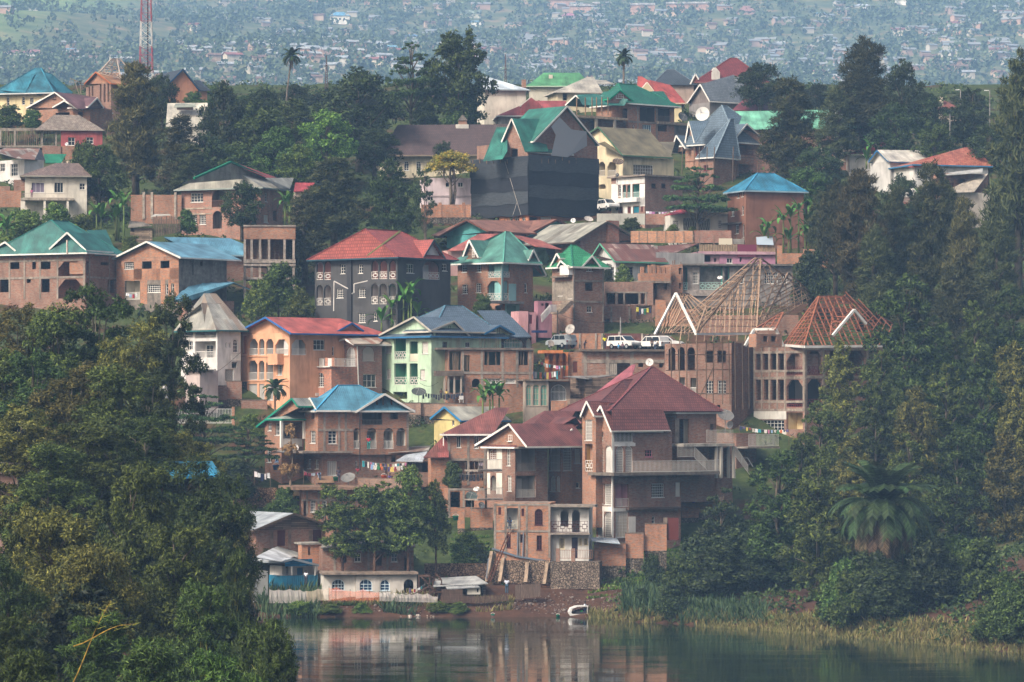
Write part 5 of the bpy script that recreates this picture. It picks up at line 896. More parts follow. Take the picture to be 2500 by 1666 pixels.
def hs_dark():
    h = Hs('dark_grey_house', 'dark grey rendered house with red tiled roof, white dormers and arched balconies', 'C3', 1150, 1430, 52); DG = 'plaster:#4c4a4a,#35322f'; P = {'m': 'plaster:#cf9c92', 'd': 1.3, 'r': 'g', 'b': [('d', .5, .85, 0, .8, {'f': '#d8d4d0'})]}; Q = dict(P, m='plaster:#c8beb8'); RT = 'tile:#a84e44'
    b = h.body(1152, 1830, 535, 1430, 9, DG, dx=98, fl=(810,1130), L=[('L',112,570,200,805,P),('L',215,570,302,805,P),('L',112,870,200,1130,Q),('L',215,870,305,1130,Q),('w',425,605,485,725,{'n':(2,3)}),('w',655,605,710,720,{'n':(2,3)}),('w',378,915,462,1035,{'n':(4,4)}),('w',655,915,745,1028,{'n':(4,4)}),('w',655,1225,745,1350,{'n':(4,5)}),('L',818,560,905,795,P),('L',922,560,1020,795,P),('L',1045,560,1145,795,P),('L',818,850,905,1115,Q),('L',922,850,1015,1115,Q),('L',1045,850,1140,1115,Q),('w',850,1225,900,1330),('l',1050,1170,1140,1420,Q)],
        Fr=[('w',1268,602,1362,718,{'n':(3,2)}),('L',1475,560,1690,800,dict(P)),('w',1825-100,600,1825-40,690)])
    h.hip(b, 745, 1185, 168, RT, ov=.8, fc='#2a4a56', cap='tile:#9c4244', vr=5); h.gab(b, 'L', (400,450), (520,262), (650,448), 6, RT, ov=.5, trim='#2f5560', wall='plaster:#dad8d4', ops=[('w',475,365,497,440,{'a':1,'n':(1,1)}),('w',510,360,537,442,{'a':1,'n':(1,1)}),('w',548,365,570,440,{'a':1,'n':(1,1)})])
    h.gab(b, 'F', (1470,540), (1618,288), (1770,545), 6, RT, ov=.6, trim='#2f4a52', wall='plaster:#cfcac4', ops=[('w',1562,405,1600,478,{'a':1,'n':(1,1),'p':'glass:#3f7a70'}),('w',1615,400,1660,480,{'a':1,'n':(1,1),'p':'glass:#3f7a70'})])
    h.poly('valley_strip', [(755,490,-.95),(780,490,-.95),(1205,178,4.9),(1180,172,4.9)], 'paint:#7a7a44', .04); h.st('painted_shade_strip', b.L, 522, 540, 578, 1430, 'plaster:#3a3a3e', .25)  # dark strip: shade of a right-facing wall put into the plaster colour
    h.bars('drain_pipe', [(345,820,8.5,520,915,6.6),(345,820,8.5,340,1200,8.5),(770,815,4.5,600,855,6),(600,855,6,600,970,6),(600,970,6,570,980,6)], .12, 'paint:#c8c4be')
def hs_turq():
    h = Hs('brick_house', 'brick house with faded turquoise roof and sky blue plastered corner balconies', 'C4', 765, 1140, 48); TQ = 'tin:#4a8474'; B_ = {'m': 'plaster:#78b4b0', 'd': 1.4, 'r': 'g', 'b': [('w', .3, .8, .1, .85)]}
    b = h.body(767, 1155, 540, 1140, 8, BR, dx=195, fl=(735,1035), L=[('w',248,555,312,655,{'n':(3,3)}),('w',432,555,496,652,{'n':(3,3)}),('w',252,812,322,928,{'n':(3,4)}),('w',428,795,496,912,{'n':(3,4)}),('l',578,540,748,725,B_),('l',575,765,750,1015,dict(B_,a=2)),('O',670,1075,770,1140)], Fr=[('l',778,545,862,720,B_),('l',782,760,845,1015,dict(B_,a=1)),('w',1048,800,1085,915)])
    h.st('plaster_patch', b.F, 845, 800, 940, 1018, 'plaster:#86b6b8', .03); h.st('corner_post', b.F, 752, 530, 775, 1020, 'plaster:#86b6b8', .05); h.st('plaster_patch', b.F, 800, 1060, 980, 1310, 'plaster:#7fae98', .03); h.st('alcove', b.F, 822, 1080, 935, 1310, 'plain:#4f7466', .034)
    h.slabx('balcony_slab', 560, 1045, 1020, 1052, -1.0, .5, 'conc:#9a948c'); h.hip(b, 800, 860, 138, TQ, ov=.9, vr=4.5, cap='tin:#4f9a86'); h.gab(b, 'L', (240,505), (342,238), (458,458), 6, TQ, ov=.4, wall='plank:#7a6250', ops=[('w',378,360,412,462,{'n':(2,3)})]); h.gab(b, 'F', (1105,490), (1162,365), (1325,690), 5, TQ, ov=.5, wall=BRD); h.poly('roof', [(90,530,5),(275,520,3),(330,440,5),(200,470,7)], TQ); h.poly('roof', [(1165,345,3),(1315,340,3),(1360,480,6),(1290,560,6)], TQ)
def hs_greentile():
    h = Hs('brick_house', 'narrow brick house with vivid green tiled roof and white oriel', 'C4', 1672, 1300, 38); GT = 'tile:#2a8a58'
    b = h.body(1672, 2065, 590, 1300, 6, BRD, dx=1400, fl=(760,1020), L=[('w',1478,585,1508,650),('w',1480,790,1535,955,{'n':(2,3)}),('w',1608,785,1658,990,{'n':(1,1),'p':'cloth:#b8b8b8'})], Fr=[('w',1838,530,1910,640,{'n':(2,2)}),('o',1822,782,1922,890),('w',1845,1085,1910,1165)])
    h.grid('concrete_frame', b.F, xs=(1680,2050), ys=(765,1030), x0=1675, x1=2060, y0=600, y1=1280, w=.25); h.hip(b, 1640, 1700, 308, GT, ov=.6, vr=3.2, cap='tile:#1f7a5c'); h.gab(b, 'F', (1765,595), (1910,440), (2030,595), 4, GT, ov=.5, wall=BRD); h.gab(b, 'L', (1370,590), (1460,410), (1500,470), 4, GT, ov=.4, wall=BR); h.gab(b, 'L', (1465,575), (1510,502), (1610,590), 3, GT, ov=.9, wall=BR)
    h.st('oriel', b.L, 1550, 565, 1665, 690, 'plaster:#d8d4ce', .7); h.st('canopy_slab', b.L, 1440, 700, 1660, 722, 'conc:#75695e', .8)
    h.st('plaster_patch', b.L, 1405, 770, 1670, 1020, 'conc:#8a8074', .02)
    h.bars('stair_rail', [(1255,1205,-2.2,1370,1075,-2),(1270,1290,-2.2,1375,1165,-2),(1370,1070,-2,1460,1070,-1.5),(1375,1160,-2,1460,1155,-1.5)]+[(1260+i*11,1205-i*12,-2.2,1270+i*10,1285-i*12,-2.2) for i in range(11)]+[(1380+i*12,1072,-1.9,1382+i*12,1160,-1.9) for i in range(7)], .07, 'paint:#d0ccc8')
    for i in range(9): h.slabx('step', 1485+i*18, 1560+i*18, 1165-i*18, 1180-i*18, -1.6, .2, 'conc:#8d7f70')
    h = Hs('pink_lean_to', 'small pink plastered lean-to with purple door below the outside stair', 'C4', 1230, 1310, 20, -1); h.body(1220, 1400, 1020, 1200, 3, 'plaster:#a06a78', dx=1215, Fr=[('o',1262,1050,1295,1082),('o',1310,1045,1360,1200)]); h.body(975, 1095, 1150, 1310, 3, 'plaster:#c08a8c', v=-.5); h.body(1105, 1195, 1165, 1310, 2.5, 'plaster:#b98088', v=-.3, Fr=[('d',1105,1195,1150,1310,{'f':'#6a3040'})]); h.slabx('bench', 860, 1040, 1338, 1350, -1.5, -.8, 'plaster:#d08a68'); h.slabx('blue_tub', 1170, 1340, 1395, 1425, -2, -1, 'paint:#1f2f5a')
def hs_rusty():
    h = Hs('white_bungalow', 'white bungalow with long streaked rusty tin roof', 'B4', 910, 1500, 30); WP = 'plaster:#cfccc8'; RT = 'tin:#9a8076,#6a3a30,.85'
    b = h.body(912, 1880, 1290, 1500, 8, WP, dx=660, Fr=[('w',962,1352,1100,1470,{'n':(5,4),'f':'#8a8a86'}),('w',1172,1350,1240,1450,{'f':'#8a8a86'})], L=[('w',850,1355,890,1500,{'f':'#8a8a86'})]); h.gab(b, 'L', (655,1225), (738,1095), (900,1290), 8, RT, ov=.8, trim='#5a9a80', wall=WP)
    h.poly('roof', [(1085,1290,-.6),(1350,1290,-.6),(1815,1095,5),(1290,1130,6)], RT); h.st('gable_wall', b.F, 1350, 1200, 1880, 1330, 'plaster:#b5b0ac', .02); h.slabx('chimney', 1305, 1368, 1120, 1185, 2.5, 3.3, 'plaster:#b8b0a4')
def hs_upbrick():
    h = Hs('unfinished_house', 'half built brick storey on stilts with ragged pier tops below the rusty roof', 'C5', 880, 890, 14)
    b = h.body(545, 885, 690, 890, 6, 'brick:#8f6a54', dx=540, Fr=[('o',620,725,660,880),('o',690,722,725,890),('o',800,715,840,790)]); h.body(540, 880, 600, 690, 5, BRO, v=-.6, ext=0, dx=535); h.slabx('floor_slab', 535, 890, 685, 712, -.9, 5, 'conc:#8a7c70')
    for x in (560, 645, 690, 745, 800, 850): h.slabx('brick_pier', x-18, x+18, 500+abs(x-690)//5, 605, -.5, 0, BRO)
    b = h.body(885, 1020, 500, 895, 5, BR, v=.6, Fr=[('o',975,540,1015,610),('o',978,712,1015,778)]); h.bars('starter_bar', [(905,455,1,905,690,.4),(925,450,1,928,690,.4),(1000,470,1,1000,690,.4)], .1, 'wood:#7a6250')
    h = Hs('open_shed', 'long open brick shed with dark bays between concrete posts under the half built storey', 'C5', 150, 960, 5, cat='shed'); b = h.body(130, 680, 700, 960, 6, 'brick:#7f5a4a', Fr=[('o',140,820,245,955),('o',275,830,340,955),('o',360,830,515,955),('o',540,830,585,955)]); h.grid('concrete_frame', b.F, xs=(258,345,520,600), ys=(820,), x0=132, x1=620, y0=825, y1=960, w=.22)
    h.body(100, 400, 975, 1290, 3, BRD, v=-1.2, Fr=[('o',125,1120,180,1190)]); h.body(410, 700, 965, 1130, 3, BRD, v=-.9, Fr=[('o',480,970,670,1125)]); h.body(415, 690, 1132, 1300, 2.5, 'stone:#857462', v=-1.3); h.grid('concrete_frame', Hs.plane((h.pt(100,1000,-1.2).x,-1.2),(h.pt(400,1000,-1.2).x,-1.2)), xs=(200,408), y0=985, y1=1290, w=.25)
    h = Hs('brick_wall', 'tall sloping orange brick wall behind the timber pyramid roof', 'C5', 710, 1200, 0, 2, cat='wall'); h.slabx('wall', 705, 1200, 1010, 1210, 0, .4, BRO); h.slabx('wall', 705, 830, 905, 1010, .02, .38, BRO); h.slabx('wall', 1200, 2350, 1080, 1400, .6, 1, BRD)
def hs_teal():
    h = Hs('teal_house', 'grey house with turquoise verandah and pale railing behind the timber pyramid', 'C5', 1080, 840, 8); TL = {'m': 'plaster:#5ab0a0', 'd': 1.6, 'r': 'g', 'rc': '#b8d8cc', 'b': [('w', .3, .55, .1, .8), ('w', .75, .9, .1, .85)]}
    b = h.body(1020, 2280, 505, 850, 7, 'conc:#857e78', dx=1010, Fr=[('l',1028,535,1075,790,dict(TL,a=2)),('l',1215,530,1480,790,TL),('w',1135,590,1200,720,{'n':(4,4)}),('l',1500,525,1558,770,TL),('w',1635,590,1725,720,{'n':(5,4)}),('w',1960,590,2110,720,{'n':(6,4)}),('w',2140,590,2215,720,{'n':(4,4)})]); h.slabx('roof_slab', 1012, 2290, 492, 512, -.6, 7, 'conc:#75706a'); h.slabx('floor_band', 1015, 1480, 792, 860, -.3, .1, 'conc:#9a9088')
    h = Hs('pink_house', 'pink plastered house with paling roof terrace, maroon blanket and draped tarpaulin', 'C5', 1460, 490, 8, 3); PK = 'plaster:#b88e98'
    b = h.body(1445, 2085, 385, 520, 6, 'plaster:#b07690', Fr=[('w',1525,425,1590,485),('o',1675,410,1695,470)]); h.body(1215, 1460, 360, 500, 6, PK, v=.3, Fr=[('o',1260,395,1340,470),('o',1380,430,1405,470)]); h.slabx('roof_slab', 1210, 2085, 350, 384, -.4, 6, PK)
    for i in range(46): x = 1215+i*19; h.slabx('paling', x, x+13, 265+random.randint(0,14), 352, -.2, -.14, 'wood:#a08a70') if not 1650 < x < 1865 else None
    h.slabx('blanket', 1650, 1865, 270, 410, -.3, -.26, 'cloth:#6a2a40'); h.poly('tarpaulin', [(1870,270,-.5),(2065,275,-.5),(2050,170,1.5),(1865,185,1.5)], 'cloth:#8f9ca8', .03); h.slabx('sheet', 1435, 1590, 200, 272, .6, .64, 'cloth:#c2b9a4'); h.slabx('tin_sheet', 1595, 1725, 205, 265, .8, .84, 'tin:#9a968c'); h.bars('terrace_post', [(x, 175, 1, x, 350, 1) for x in (1215, 1380, 1640, 1730, 2075)], .12, 'wood:#7a6656')
def hs_barn2():
    h = Hs('brick_barn', 'large brown brick barn with weathered grey roof and a wide end chimney', 'B4', 520, 1180, 36); GR = 'tin:#9c9a8c,#6a655a,.2'
    b = h.body(520, 1150, 1075, 1190, 9, BRD, dx=250); h.gab(b, 'F', (455,1078), (820,852), (1200,1065), 13, GR, ov=.7, trim='#5a5048', wall=BRD); h.st('chimney', b.F, 805, 848, 925, 1090, 'brick:#8a4f3c', .5)
def hs_turqgable():
    h = Hs('turquoise_house', 'turquoise house with wide brown roof and two shallow gables', 'B3', 1500, 1080, 45, cat='house'); BRN = 'tin:#8f5f50'; TQ = 'plaster:#55b0ac'
    b = h.body(1500, 2240, 1010, 1090, 8, TQ, dx=1080, L=[]); h.gab(b, 'L', (940,1020), (1295,835), (1530,960), 9, BRN, ov=1.0, trim='#6a4436', wall=TQ); h.gab(b, 'F', (1945,1005), (2290,830), (2500,940), 8, BRN, ov=.8, trim='#6a4436', wall=TQ); h.poly('roof', [(1530,960,-.6),(1950,1010,-.6),(2260,850,4),(1300,838,4)], BRN); h.poly('roof', [(910,1005,9),(990,1010,6),(1290,838,4),(1230,860,8)], BRN)
    h = Hs('red_roof_house', 'low pink house with a long red hip roof wedged behind the turquoise roof', 'C4', 250, 480, 20); b = h.body(70, 250, 375, 480, 8, 'plaster:#c99890'); h.poly('roof', [(60,378,-.5),(260,375,-.5),(720,160,5),(460,165,5)], RED); h.poly('roof', [(900,180,3),(1180,320,-1),(1520,360,-1),(1240,240,4),(1000,190,5)], RED)
for f in (hs_greenroof, hs_bluegable, hs_frame, hs_dark, hs_turq, hs_greentile, hs_rusty, hs_upbrick, hs_teal, hs_barn2, hs_turqgable): f()
# ---------------------------------------------------------------- upper rows and ridge
def hs_grey_hip():
    h = Hs('brick_house', 'brick house with wide beige and red roof, arched porch and young tree', 'B2', 1060, 940, 64); lo = {'m': 'plaster:#8a7a6c', 'd': 1.6, 'rc': '#6a4a3c'}
    b = h.body(1060, 1300, 500, 940, 8, 'brick:#8f5f4c', dx=192, fl=(720,), L=[('w',295,545,430,645,{'n':(4,3)}),('L',525,510,690,700,lo),('w',290,785,360,890,{'n':(4,5)}),('w',390,785,460,888,{'n':(4,5)}),('L',535,740,635,935,dict(lo,r='n')),('o',850,540,960,640)], Fr=[('w',1105,545,1132,640),('c',1092,785,1145,870),('o',1195,740,1240,850)])
    h.grid('concrete_frame', b.L, ys=(715,775), x0=215, x1=530, w=.2, mat='conc:#a89a88'); h.hip(b, 700, 820, 262, 'tin:#a5a294', ov=.8, fc='#8d958f', vr=5)
    h.poly('roof', [(760,205,6),(1230,375,6),(1130,378,1),(735,215,3)], 'tin:#a04444'); h.bars('roof_trim', [(735,205,2.5,330,385,2.5),(735,205,2.5,1110,372,2.5)], .3, 'paint:#1f7a58'); h.poly('roof', [(735,208,2.6),(1100,370,2.6),(200,440,2.6)], 'tin:#a5a294', .05); h.poly('roof', [(1110,380,-.5),(1420,378,2),(1380,495,-1),(1250,485,-1)], 'tin:#a5a294')
    h = Hs('carport', 'flat grey carport roof on thin posts with a car under it', 'B2', 1500, 430, 0, 4, cat='carport'); h.slabx('roof', 1215, 1505, 352, 372, 0, 4, 'tin:#8f948e'); h.slabx('roof', 1460, 1575, 290, 325, 1, 3, 'tin:#8f948e'); h.bars('post', [(1500,370,.2,1500,440,.2)], .15, 'paint:#9a9a96'); h.bars('post', [(1530,325,1.5,1530,430,1.5)], .15, 'paint:#9a9a96')
    h = Hs('red_roof_house', 'little house end with red roof beside the carport and banana plant', 'B2', 1500, 640, 5, 1); b = h.body(1420, 1640, 530, 640, 4, 'plaster:#b09a86'); h.poly('roof', [(1420,525,-.4),(1600,520,-.4),(1650,432,3),(1438,432,3)], 'tin:#a83f46')
def hs_cream():
    h = Hs('cream_house', 'cream two storey house with old clay tile roof and washing on its balcony', 'B1', 275, 760, 6, -2); CR = 'plaster:#cfc6b6'
    b = h.body(272, 950, 360, 760, 8, CR, Fr=[('c',345,430,487,540,{'n':(3,1),'p':'cloth:#6a6070'}),('w',592,428,692,540,{'n':(3,1)}),('w',868,438,930,510)]); h.hip(b, 610, 860, 218, 'tile:#6b5850,#8a7468', ov=.7, fc='#8a8478', vr=4); h.slabx('balcony_slab', 225, 810, 600, 625, -2, .1, 'conc:#a09688'); h.rail(250, 760, 545, 600, -1.9, 'v', '#a89e92')
    for x in (238, 262, 488, 740): h.slabx('porch_post', x-13, x+13, 625, 780, -1.9, -1.6, CR)
    h = Hs('white_house', 'white house with striped rusty tin gable roof above the cream house', 'B1', 260, 360, 45, 2); b = h.body(265, 480, 180, 360, 7, 'plaster:#cdc8c4', dx=-40, L=[('w',0,225,55,310),('w',115,225,192,360,{'n':(3,3)})]); h.poly('roof', [(-60,90,-.5),(180,165,-.5),(380,180,-.5),(440,58,4),(50,52,4)], 'tin:#b0a598,#8a5a48,.6'); h.poly('roof', [(380,178,-.5),(500,195,1.5),(440,55,4)], 'tin:#5a5656')
    h = Hs('green_roof_shed', 'small tan shed with green tin roof behind the clay tile roof', 'A1', 480, 1335, 30, 2, cat='shed'); b = h.body(560, 590, 1320, 1345, 3, 'plaster:#b09a80', dx=500, L=[]); h.poly('roof', [(370,1335,-.3),(500,1340,-.3),(545,1265,2),(360,1265,2)], 'tin:#1f8560'); h.poly('roof', [(590,1330,2),(700,1335,2),(700,1320,4),(590,1318,4)], 'tin:#1f8560')
    h = Hs('brick_wall', 'brick compound wall with pale pilasters beside the brick two storey house', 'B1', 1440, 860, 0, 1, cat='wall'); h.slabx('wall', 1430, 1985, 565, 880, 0, .35, BR)
    for x in (1570, 1660, 1917): h.slabx('pilaster', x-13, x+13, 535, 830, -.14, .38, 'conc:#a89c8e')
    h = Hs('brick_wall', 'old brick terrace wall beside the cream house garden', 'B1', 60, 690, 0, 0, cat='wall'); h.slabx('wall', -60, 230, 520, 700, 0, .3, BR); h.slabx('wall', 150, 275, 400, 520, 1, 1.3, BRD); h.slabx('wall', -60, 110, 470, 530, .6, .9, BRD)
    h = Hs('board_shack', 'crooked board shack with patched tin roof and pole fence', 'B1', 1420, 1030, 5, -1, cat='shack'); h.body(1425, 1665, 925, 1030, 3, 'plank:#9a8672', Fr=[('o',1425,915,1470,970)]); h.poly('roof', [(1400,920,-.5),(1660,900,-.5),(1560,860,2.5),(1420,850,2.5)], 'tin:#7d7468,#5a4436,.4'); h.poly('roof', [(1650,800,2),(1865,782,2),(1850,775,4),(1690,775,4)], 'tin:#b5b0a4')
    for i in range(17): x = 1672+i*18; h.slabx('fence_pole', x, x+11, 790+random.randint(0,45), 1035-i*4, .3+.04*(i % 2), .4+.04*(i % 2), 'wood:#6a5c50')
def hs_net():
    h = Hs('netted_house', 'tall house wrapped in black builders netting under green gabled roofs', 'B4', 0, 770, 42, D=Dof(522)); h.zm = ZM['B3']; GN = 'tin:#2a7262'
    b = h.body(1972, 2730, 160, 800, 9, 'sheet:#2f3236', dx=1340, t=.2, ext=0); b.z1 -= .1
    h.zm = ZM['B3']; b1 = h.body(1972, 2700, 790, 870, 8.5, 'plaster:#c2754c', v=.4, dx=1400, L=[('W',1765,805,1800,850),('W',1820,805,1870,850),('W',1900,805,1940,850),('o',1495,822,1650,850)], Fr=[('o',1985,810,2075,850),('c',2105,812,2225,850)])
    h.zm = ZM['A3']; b2 = h.body(300, 870, 1185, 1300, 8, BRD, v=.8, dx=-120, ext=0, L=[('o',160,1145,215,1290)])
    h.gab(b2, 'L', (62,1210), (165,972), (290,1245), 9, GN, ov=.6, wall=BRD); h.gab(b2, 'F', (345,1160), (622,870), (885,1190), 8, GN, ov=.6, wall=BRD)
    h.poly('roof', [(-70,1320,6),(90,1305,3),(130,1240,3),(130,1045,8),(40,1045,9)], GN); h.poly('roof', [(275,1245,0),(465,1240,0),(405,975,4),(175,975,3)], GN)
    h.poly('tarpaulin', [(490,1040,-.9),(780,1080,-.9),(785,1195,-.7),(625,1290,-.7),(490,1275,-.7),(560,960,-.9)], 'cloth:#85888c', .06)
    h.zm = ZM['B3']
    for i in range(16): x = 1365+i*75; h.bars('scaffold_pole', [(x, 222, 6.3-i*.42 if x < 1972 else -.15, x, 160+random.randint(-10,30), 6.3-i*.42 if x < 1972 else -.15)], .12, 'wood:#7a6656')
    for pl, xa, xb, y0, sd in ((b.L, 1338, 1974, 215, 0), (b.F, 1970, 2735, 150, 3)):       # strips of netting, each bulging and sagging on its own
        ys = [y0, y0+155, y0+310, y0+450, 795]
        for k in range(4):
            m = MB(); nx, nz = 22, 6; s0, _ = h.onp(pl, xa, ys[k]); s1, _ = h.onp(pl, xb, ys[k]); zt = h.onp(pl, (xa+xb)/2, ys[k])[1]; zb = h.onp(pl, (xa+xb)/2, ys[k+1])[1]-.18; V = []
            for j in range(nz+1):
                for i in range(nx+1):
                    f, g_ = i/nx, j/nz; q = s0+(s1-s0)*f; off = .06+.035*(3-k)+.05*abs(math.sin(i*.8+k+sd)*math.sin(j*.6+i*.3+k*2))+.07*g_*abs(math.sin(i*.5+k*1.7)); z = zt+(zb-zt)*g_+(.09*math.sin(i*.7+k*2+sd)*g_); V.append((pl[0][0]+pl[1][0]*q+pl[2][0]*off, pl[0][1]+pl[1][1]*q+pl[2][1]*off, z))
            m.add(V, [(j*(nx+1)+i, (j+1)*(nx+1)+i, (j+1)*(nx+1)+i+1, j*(nx+1)+i+1) for j in range(nz) for i in range(nx)]); m.obj('net_strip', 'sheet:#%s' % ('33363a', '222428', '383b3e', '25272b')[k], h.r, True)
    h.bars('rope', [(1715,200,5,1890,785,1.5),(1920,230,1.4,1880,540,2),(1880,540,2,1800,790,3)], .05, 'plain:#9a948c')
def hs_olive():
    h = Hs('yellow_house', 'pale yellow house with olive gabled roof and hexagonal balconies beside the netting', 'B4', 990, 500, 34); YL = 'plaster:#d8c49c'; BA = {'a': 2, 'm': YL, 'd': 1.3, 'b': [('w', .1, .8, 0, .9)]}
    b = h.body(992, 1545, 165, 520, 8, YL, dx=700, L=[('w',815,110,838,158),('l',722,205,795,362,BA),('l',818,205,920,362,BA),('l',722,450,800,500,dict(BA,r='n'))], Fr=[('w',1103,238,1322,348,{'n':(8,3),'p':'plain:#6a6660'})]); h.gab(b, 'L', (560,-80), (720,-180), (985,128), 9, 'tin:#746a4e', ov=.6, trim='#4a6a50', wall=YL); h.poly('roof', [(985,155,-.6),(1510,152,-.6),(1560,-15,4.5),(1085,-15,4.5)], 'tin:#7a6f54'); h.poly('roof', [(720,0,4),(985,130,-.6),(1085,-15,4.5),(870,-40,6)], 'tin:#6f664a')
    h = Hs('white_house', 'white plastered flat roofed house with turquoise arched balcony and brick side', 'B4', 1228, 780, 42); GB = {'m': 'plaster:#62b0a0', 'd': 1.2, 'rc': '#d0dcd6'}
    b = h.body(1230, 1640, 372, 770, 7, 'brick:#80594a', dx=862, fl=(620,), L=[('w',938,458,966,580),('L',988,452,1022,600,GB),('L',1035,452,1070,600,GB),('l',1095,448,1170,595,GB),('d',952,705,985,762,{'f':'#5a2a24'}),('d',1042,698,1075,762,{'f':'#5a2a24'}),('d',1102,692,1165,762,{'f':'#1f6f80'}),('d',1188,690,1210,750,{'f':'#5a2a24'})], Fr=[('w',1302,440,1352,490,{'f':'#4a3030'}),('w',1410,440,1458,490,{'f':'#4a3030'}),('o',1545,450,1640,515)])
    for x0, x1, y0, y1 in ((915,1230,375,446),(862,936,446,770),(966,986,446,600),(1072,1093,446,600),(1172,1230,446,690),(936,1228,602,688),(988,1040,690,770),(1078,1100,690,770)): h.st('white_render', b.L, x0, y0, x1, y1, 'plaster:#d6d2cc', .02)
    h.capslab(b, .5, .25, 'conc:#8a7e72'); h.st('oriel_base', b.L, 915, 602, 1180, 650, 'plaster:#d6d2cc', .8)
    h = Hs('retaining_wall', 'pale curved concrete retaining wall joined to old brick below the white flat house', 'B4', 740, 880, 0, 0, cat='wall'); h.slabx('wall', 705, 1230, 770, 890, 0, .4, 'plaster:#a8a69a'); h.slabx('wall', 1230, 1510, 775, 890, .1, .5, 'brick:#80503e')
    h = Hs('white_bungalow', 'white bungalow with lattice porch and small red canopy behind the layered tree', 'B4', 1500, 950, 8); b = h.body(1500, 2160, 770, 960, 5, 'plaster:#d0cabd', Fr=[('g',1535,845,1602,945,{'n':(6,4)}),('l',1650,820,1945,950,{'m':'plaster:#6a5f56','d':2,'r':'n'}),('g',2028,840,2075,935,{'n':(5,4)})]); h.slabx('roof', 1495, 2170, 755, 775, -.4, 5, 'conc:#9a8c7c'); h.poly('canopy', [(1435,788,-1.5),(1705,758,-1.5),(1655,712,1)], 'tin:#b83c44')
    h.bars('lattice', [(1655+i*26,820,-.1,1680+i*26,950,-.1) for i in range(11)]+[(1680+i*26,820,-.12,1655+i*26,950,-.12) for i in range(11)], .05, 'paint:#b0a896')
    h = Hs('brick_wall', 'long low orange brick wall with stained panels below the white bungalow', 'B4', 1200, 1080, 0, -1, cat='wall'); h.slabx('wall', 1075, 1760, 960, 1090, 0, .35, 'brick:#b27a54'); h.slabx('wall', 1765, 2175, 955, 1090, .2, .5, 'brick:#80503e')
    for x in (1165, 1255, 1360, 1455, 1555, 1655, 1755): h.slabx('pilaster', x-4, x+4, 962, 1088, -.06, .02, 'conc:#8a7a6a')
def hs_turret():
    h = Hs('unfinished_house', 'brick house with many peaked slate blue tiled roofs and pole scaffold', 'A3', 2000, 1345, 46); SB = 'tile:#586b7a'; RD = {'f': '#7a2a2e', 'n': (2, 3), 'p': 'plain:#3a2424'}; h.zm = ZM['B5']
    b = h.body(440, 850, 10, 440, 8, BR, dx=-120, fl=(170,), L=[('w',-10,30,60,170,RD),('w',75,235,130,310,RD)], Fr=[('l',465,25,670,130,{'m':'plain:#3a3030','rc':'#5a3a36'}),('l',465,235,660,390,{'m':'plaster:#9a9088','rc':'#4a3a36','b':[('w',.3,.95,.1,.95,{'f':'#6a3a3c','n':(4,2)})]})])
    b2 = h.body(185, 435, 165, 440, 4, BRD, v=-1.8, dx=40, L=[('w',80,240,130,300,RD)])
    h.zm = ZM['A3']; h.hip(b, 1890, 1930, 868, SB, ov=.7, vr=5, cap='tile:#7f93a0'); h.hip(b2, 1960, 1990, 978, SB, ov=.5, cap='tile:#7f93a0'); h.gab(b, 'L', (1588,1175), (1620,992), (1665,1170), 7, SB, ov=.5, wall=BR); h.gab(b, 'F', (1960,1185), (2095,1015), (2265,1170), 5, SB, ov=.5, wall=None); h.poly('roof', [(1620,992,7),(1785,990,5),(1680,1170,-.5),(1665,1165,2)], SB)
    h.gab(b, 'L', (1475,1250), (1515,1110), (1590,1215), 5, SB, ov=1.4, wall=BR); h.bars('barge_board', [(2265,1165,-.6,2350,1300,-.6)], .3, 'paint:#c8c4bc'); h.zm = ZM['B5']
    for x in (-150, -20, 35, 120, 200, 405, 680, 840, 912): h.bars('scaffold_pole', [(x, 40, -2.6, x-8, 470 if x > 390 else 340, -2.6)], .1, 'wood:#7a6656')
    h.bars('scaffold_pole', [(-160,210,-2.6,60,190,-2.6)], .1, 'wood:#7a6656'); h.bars('scaffold_pole', [(430,150,-2.6,900,180,-2.6)], .1, 'wood:#7a6656')
def hs_bluehip():
    h = Hs('terracotta_house', 'plain terracotta plastered house with bright blue hip roof above the banana grove', 'B5', 540, 1040, 22); TC = 'plaster:#a3624a'
    b = h.body(542, 1175, 528, 1040, 7, 'plaster:#8c5c46', dx=342, L=[('w',448,535,472,600,{'n':(1,2)}),('w',495,530,516,585,{'n':(1,2)}),('w',382,700,416,800,{'n':(2,2)}),('w',498,685,520,785,{'n':(1,2)}),('w',425,895,465,990,{'n':(2,2)}),('w',502,885,525,1035,{'n':(1,2)})]); h.hip(b, 668, 848, 330, 'tin:#2a7a9c', ov=.5, fc='#8fa0a8', cap='tin:#2f90bc'); h.st('canopy_slab', b.L, 325, 868, 500, 888, 'conc:#6d6258', .8)
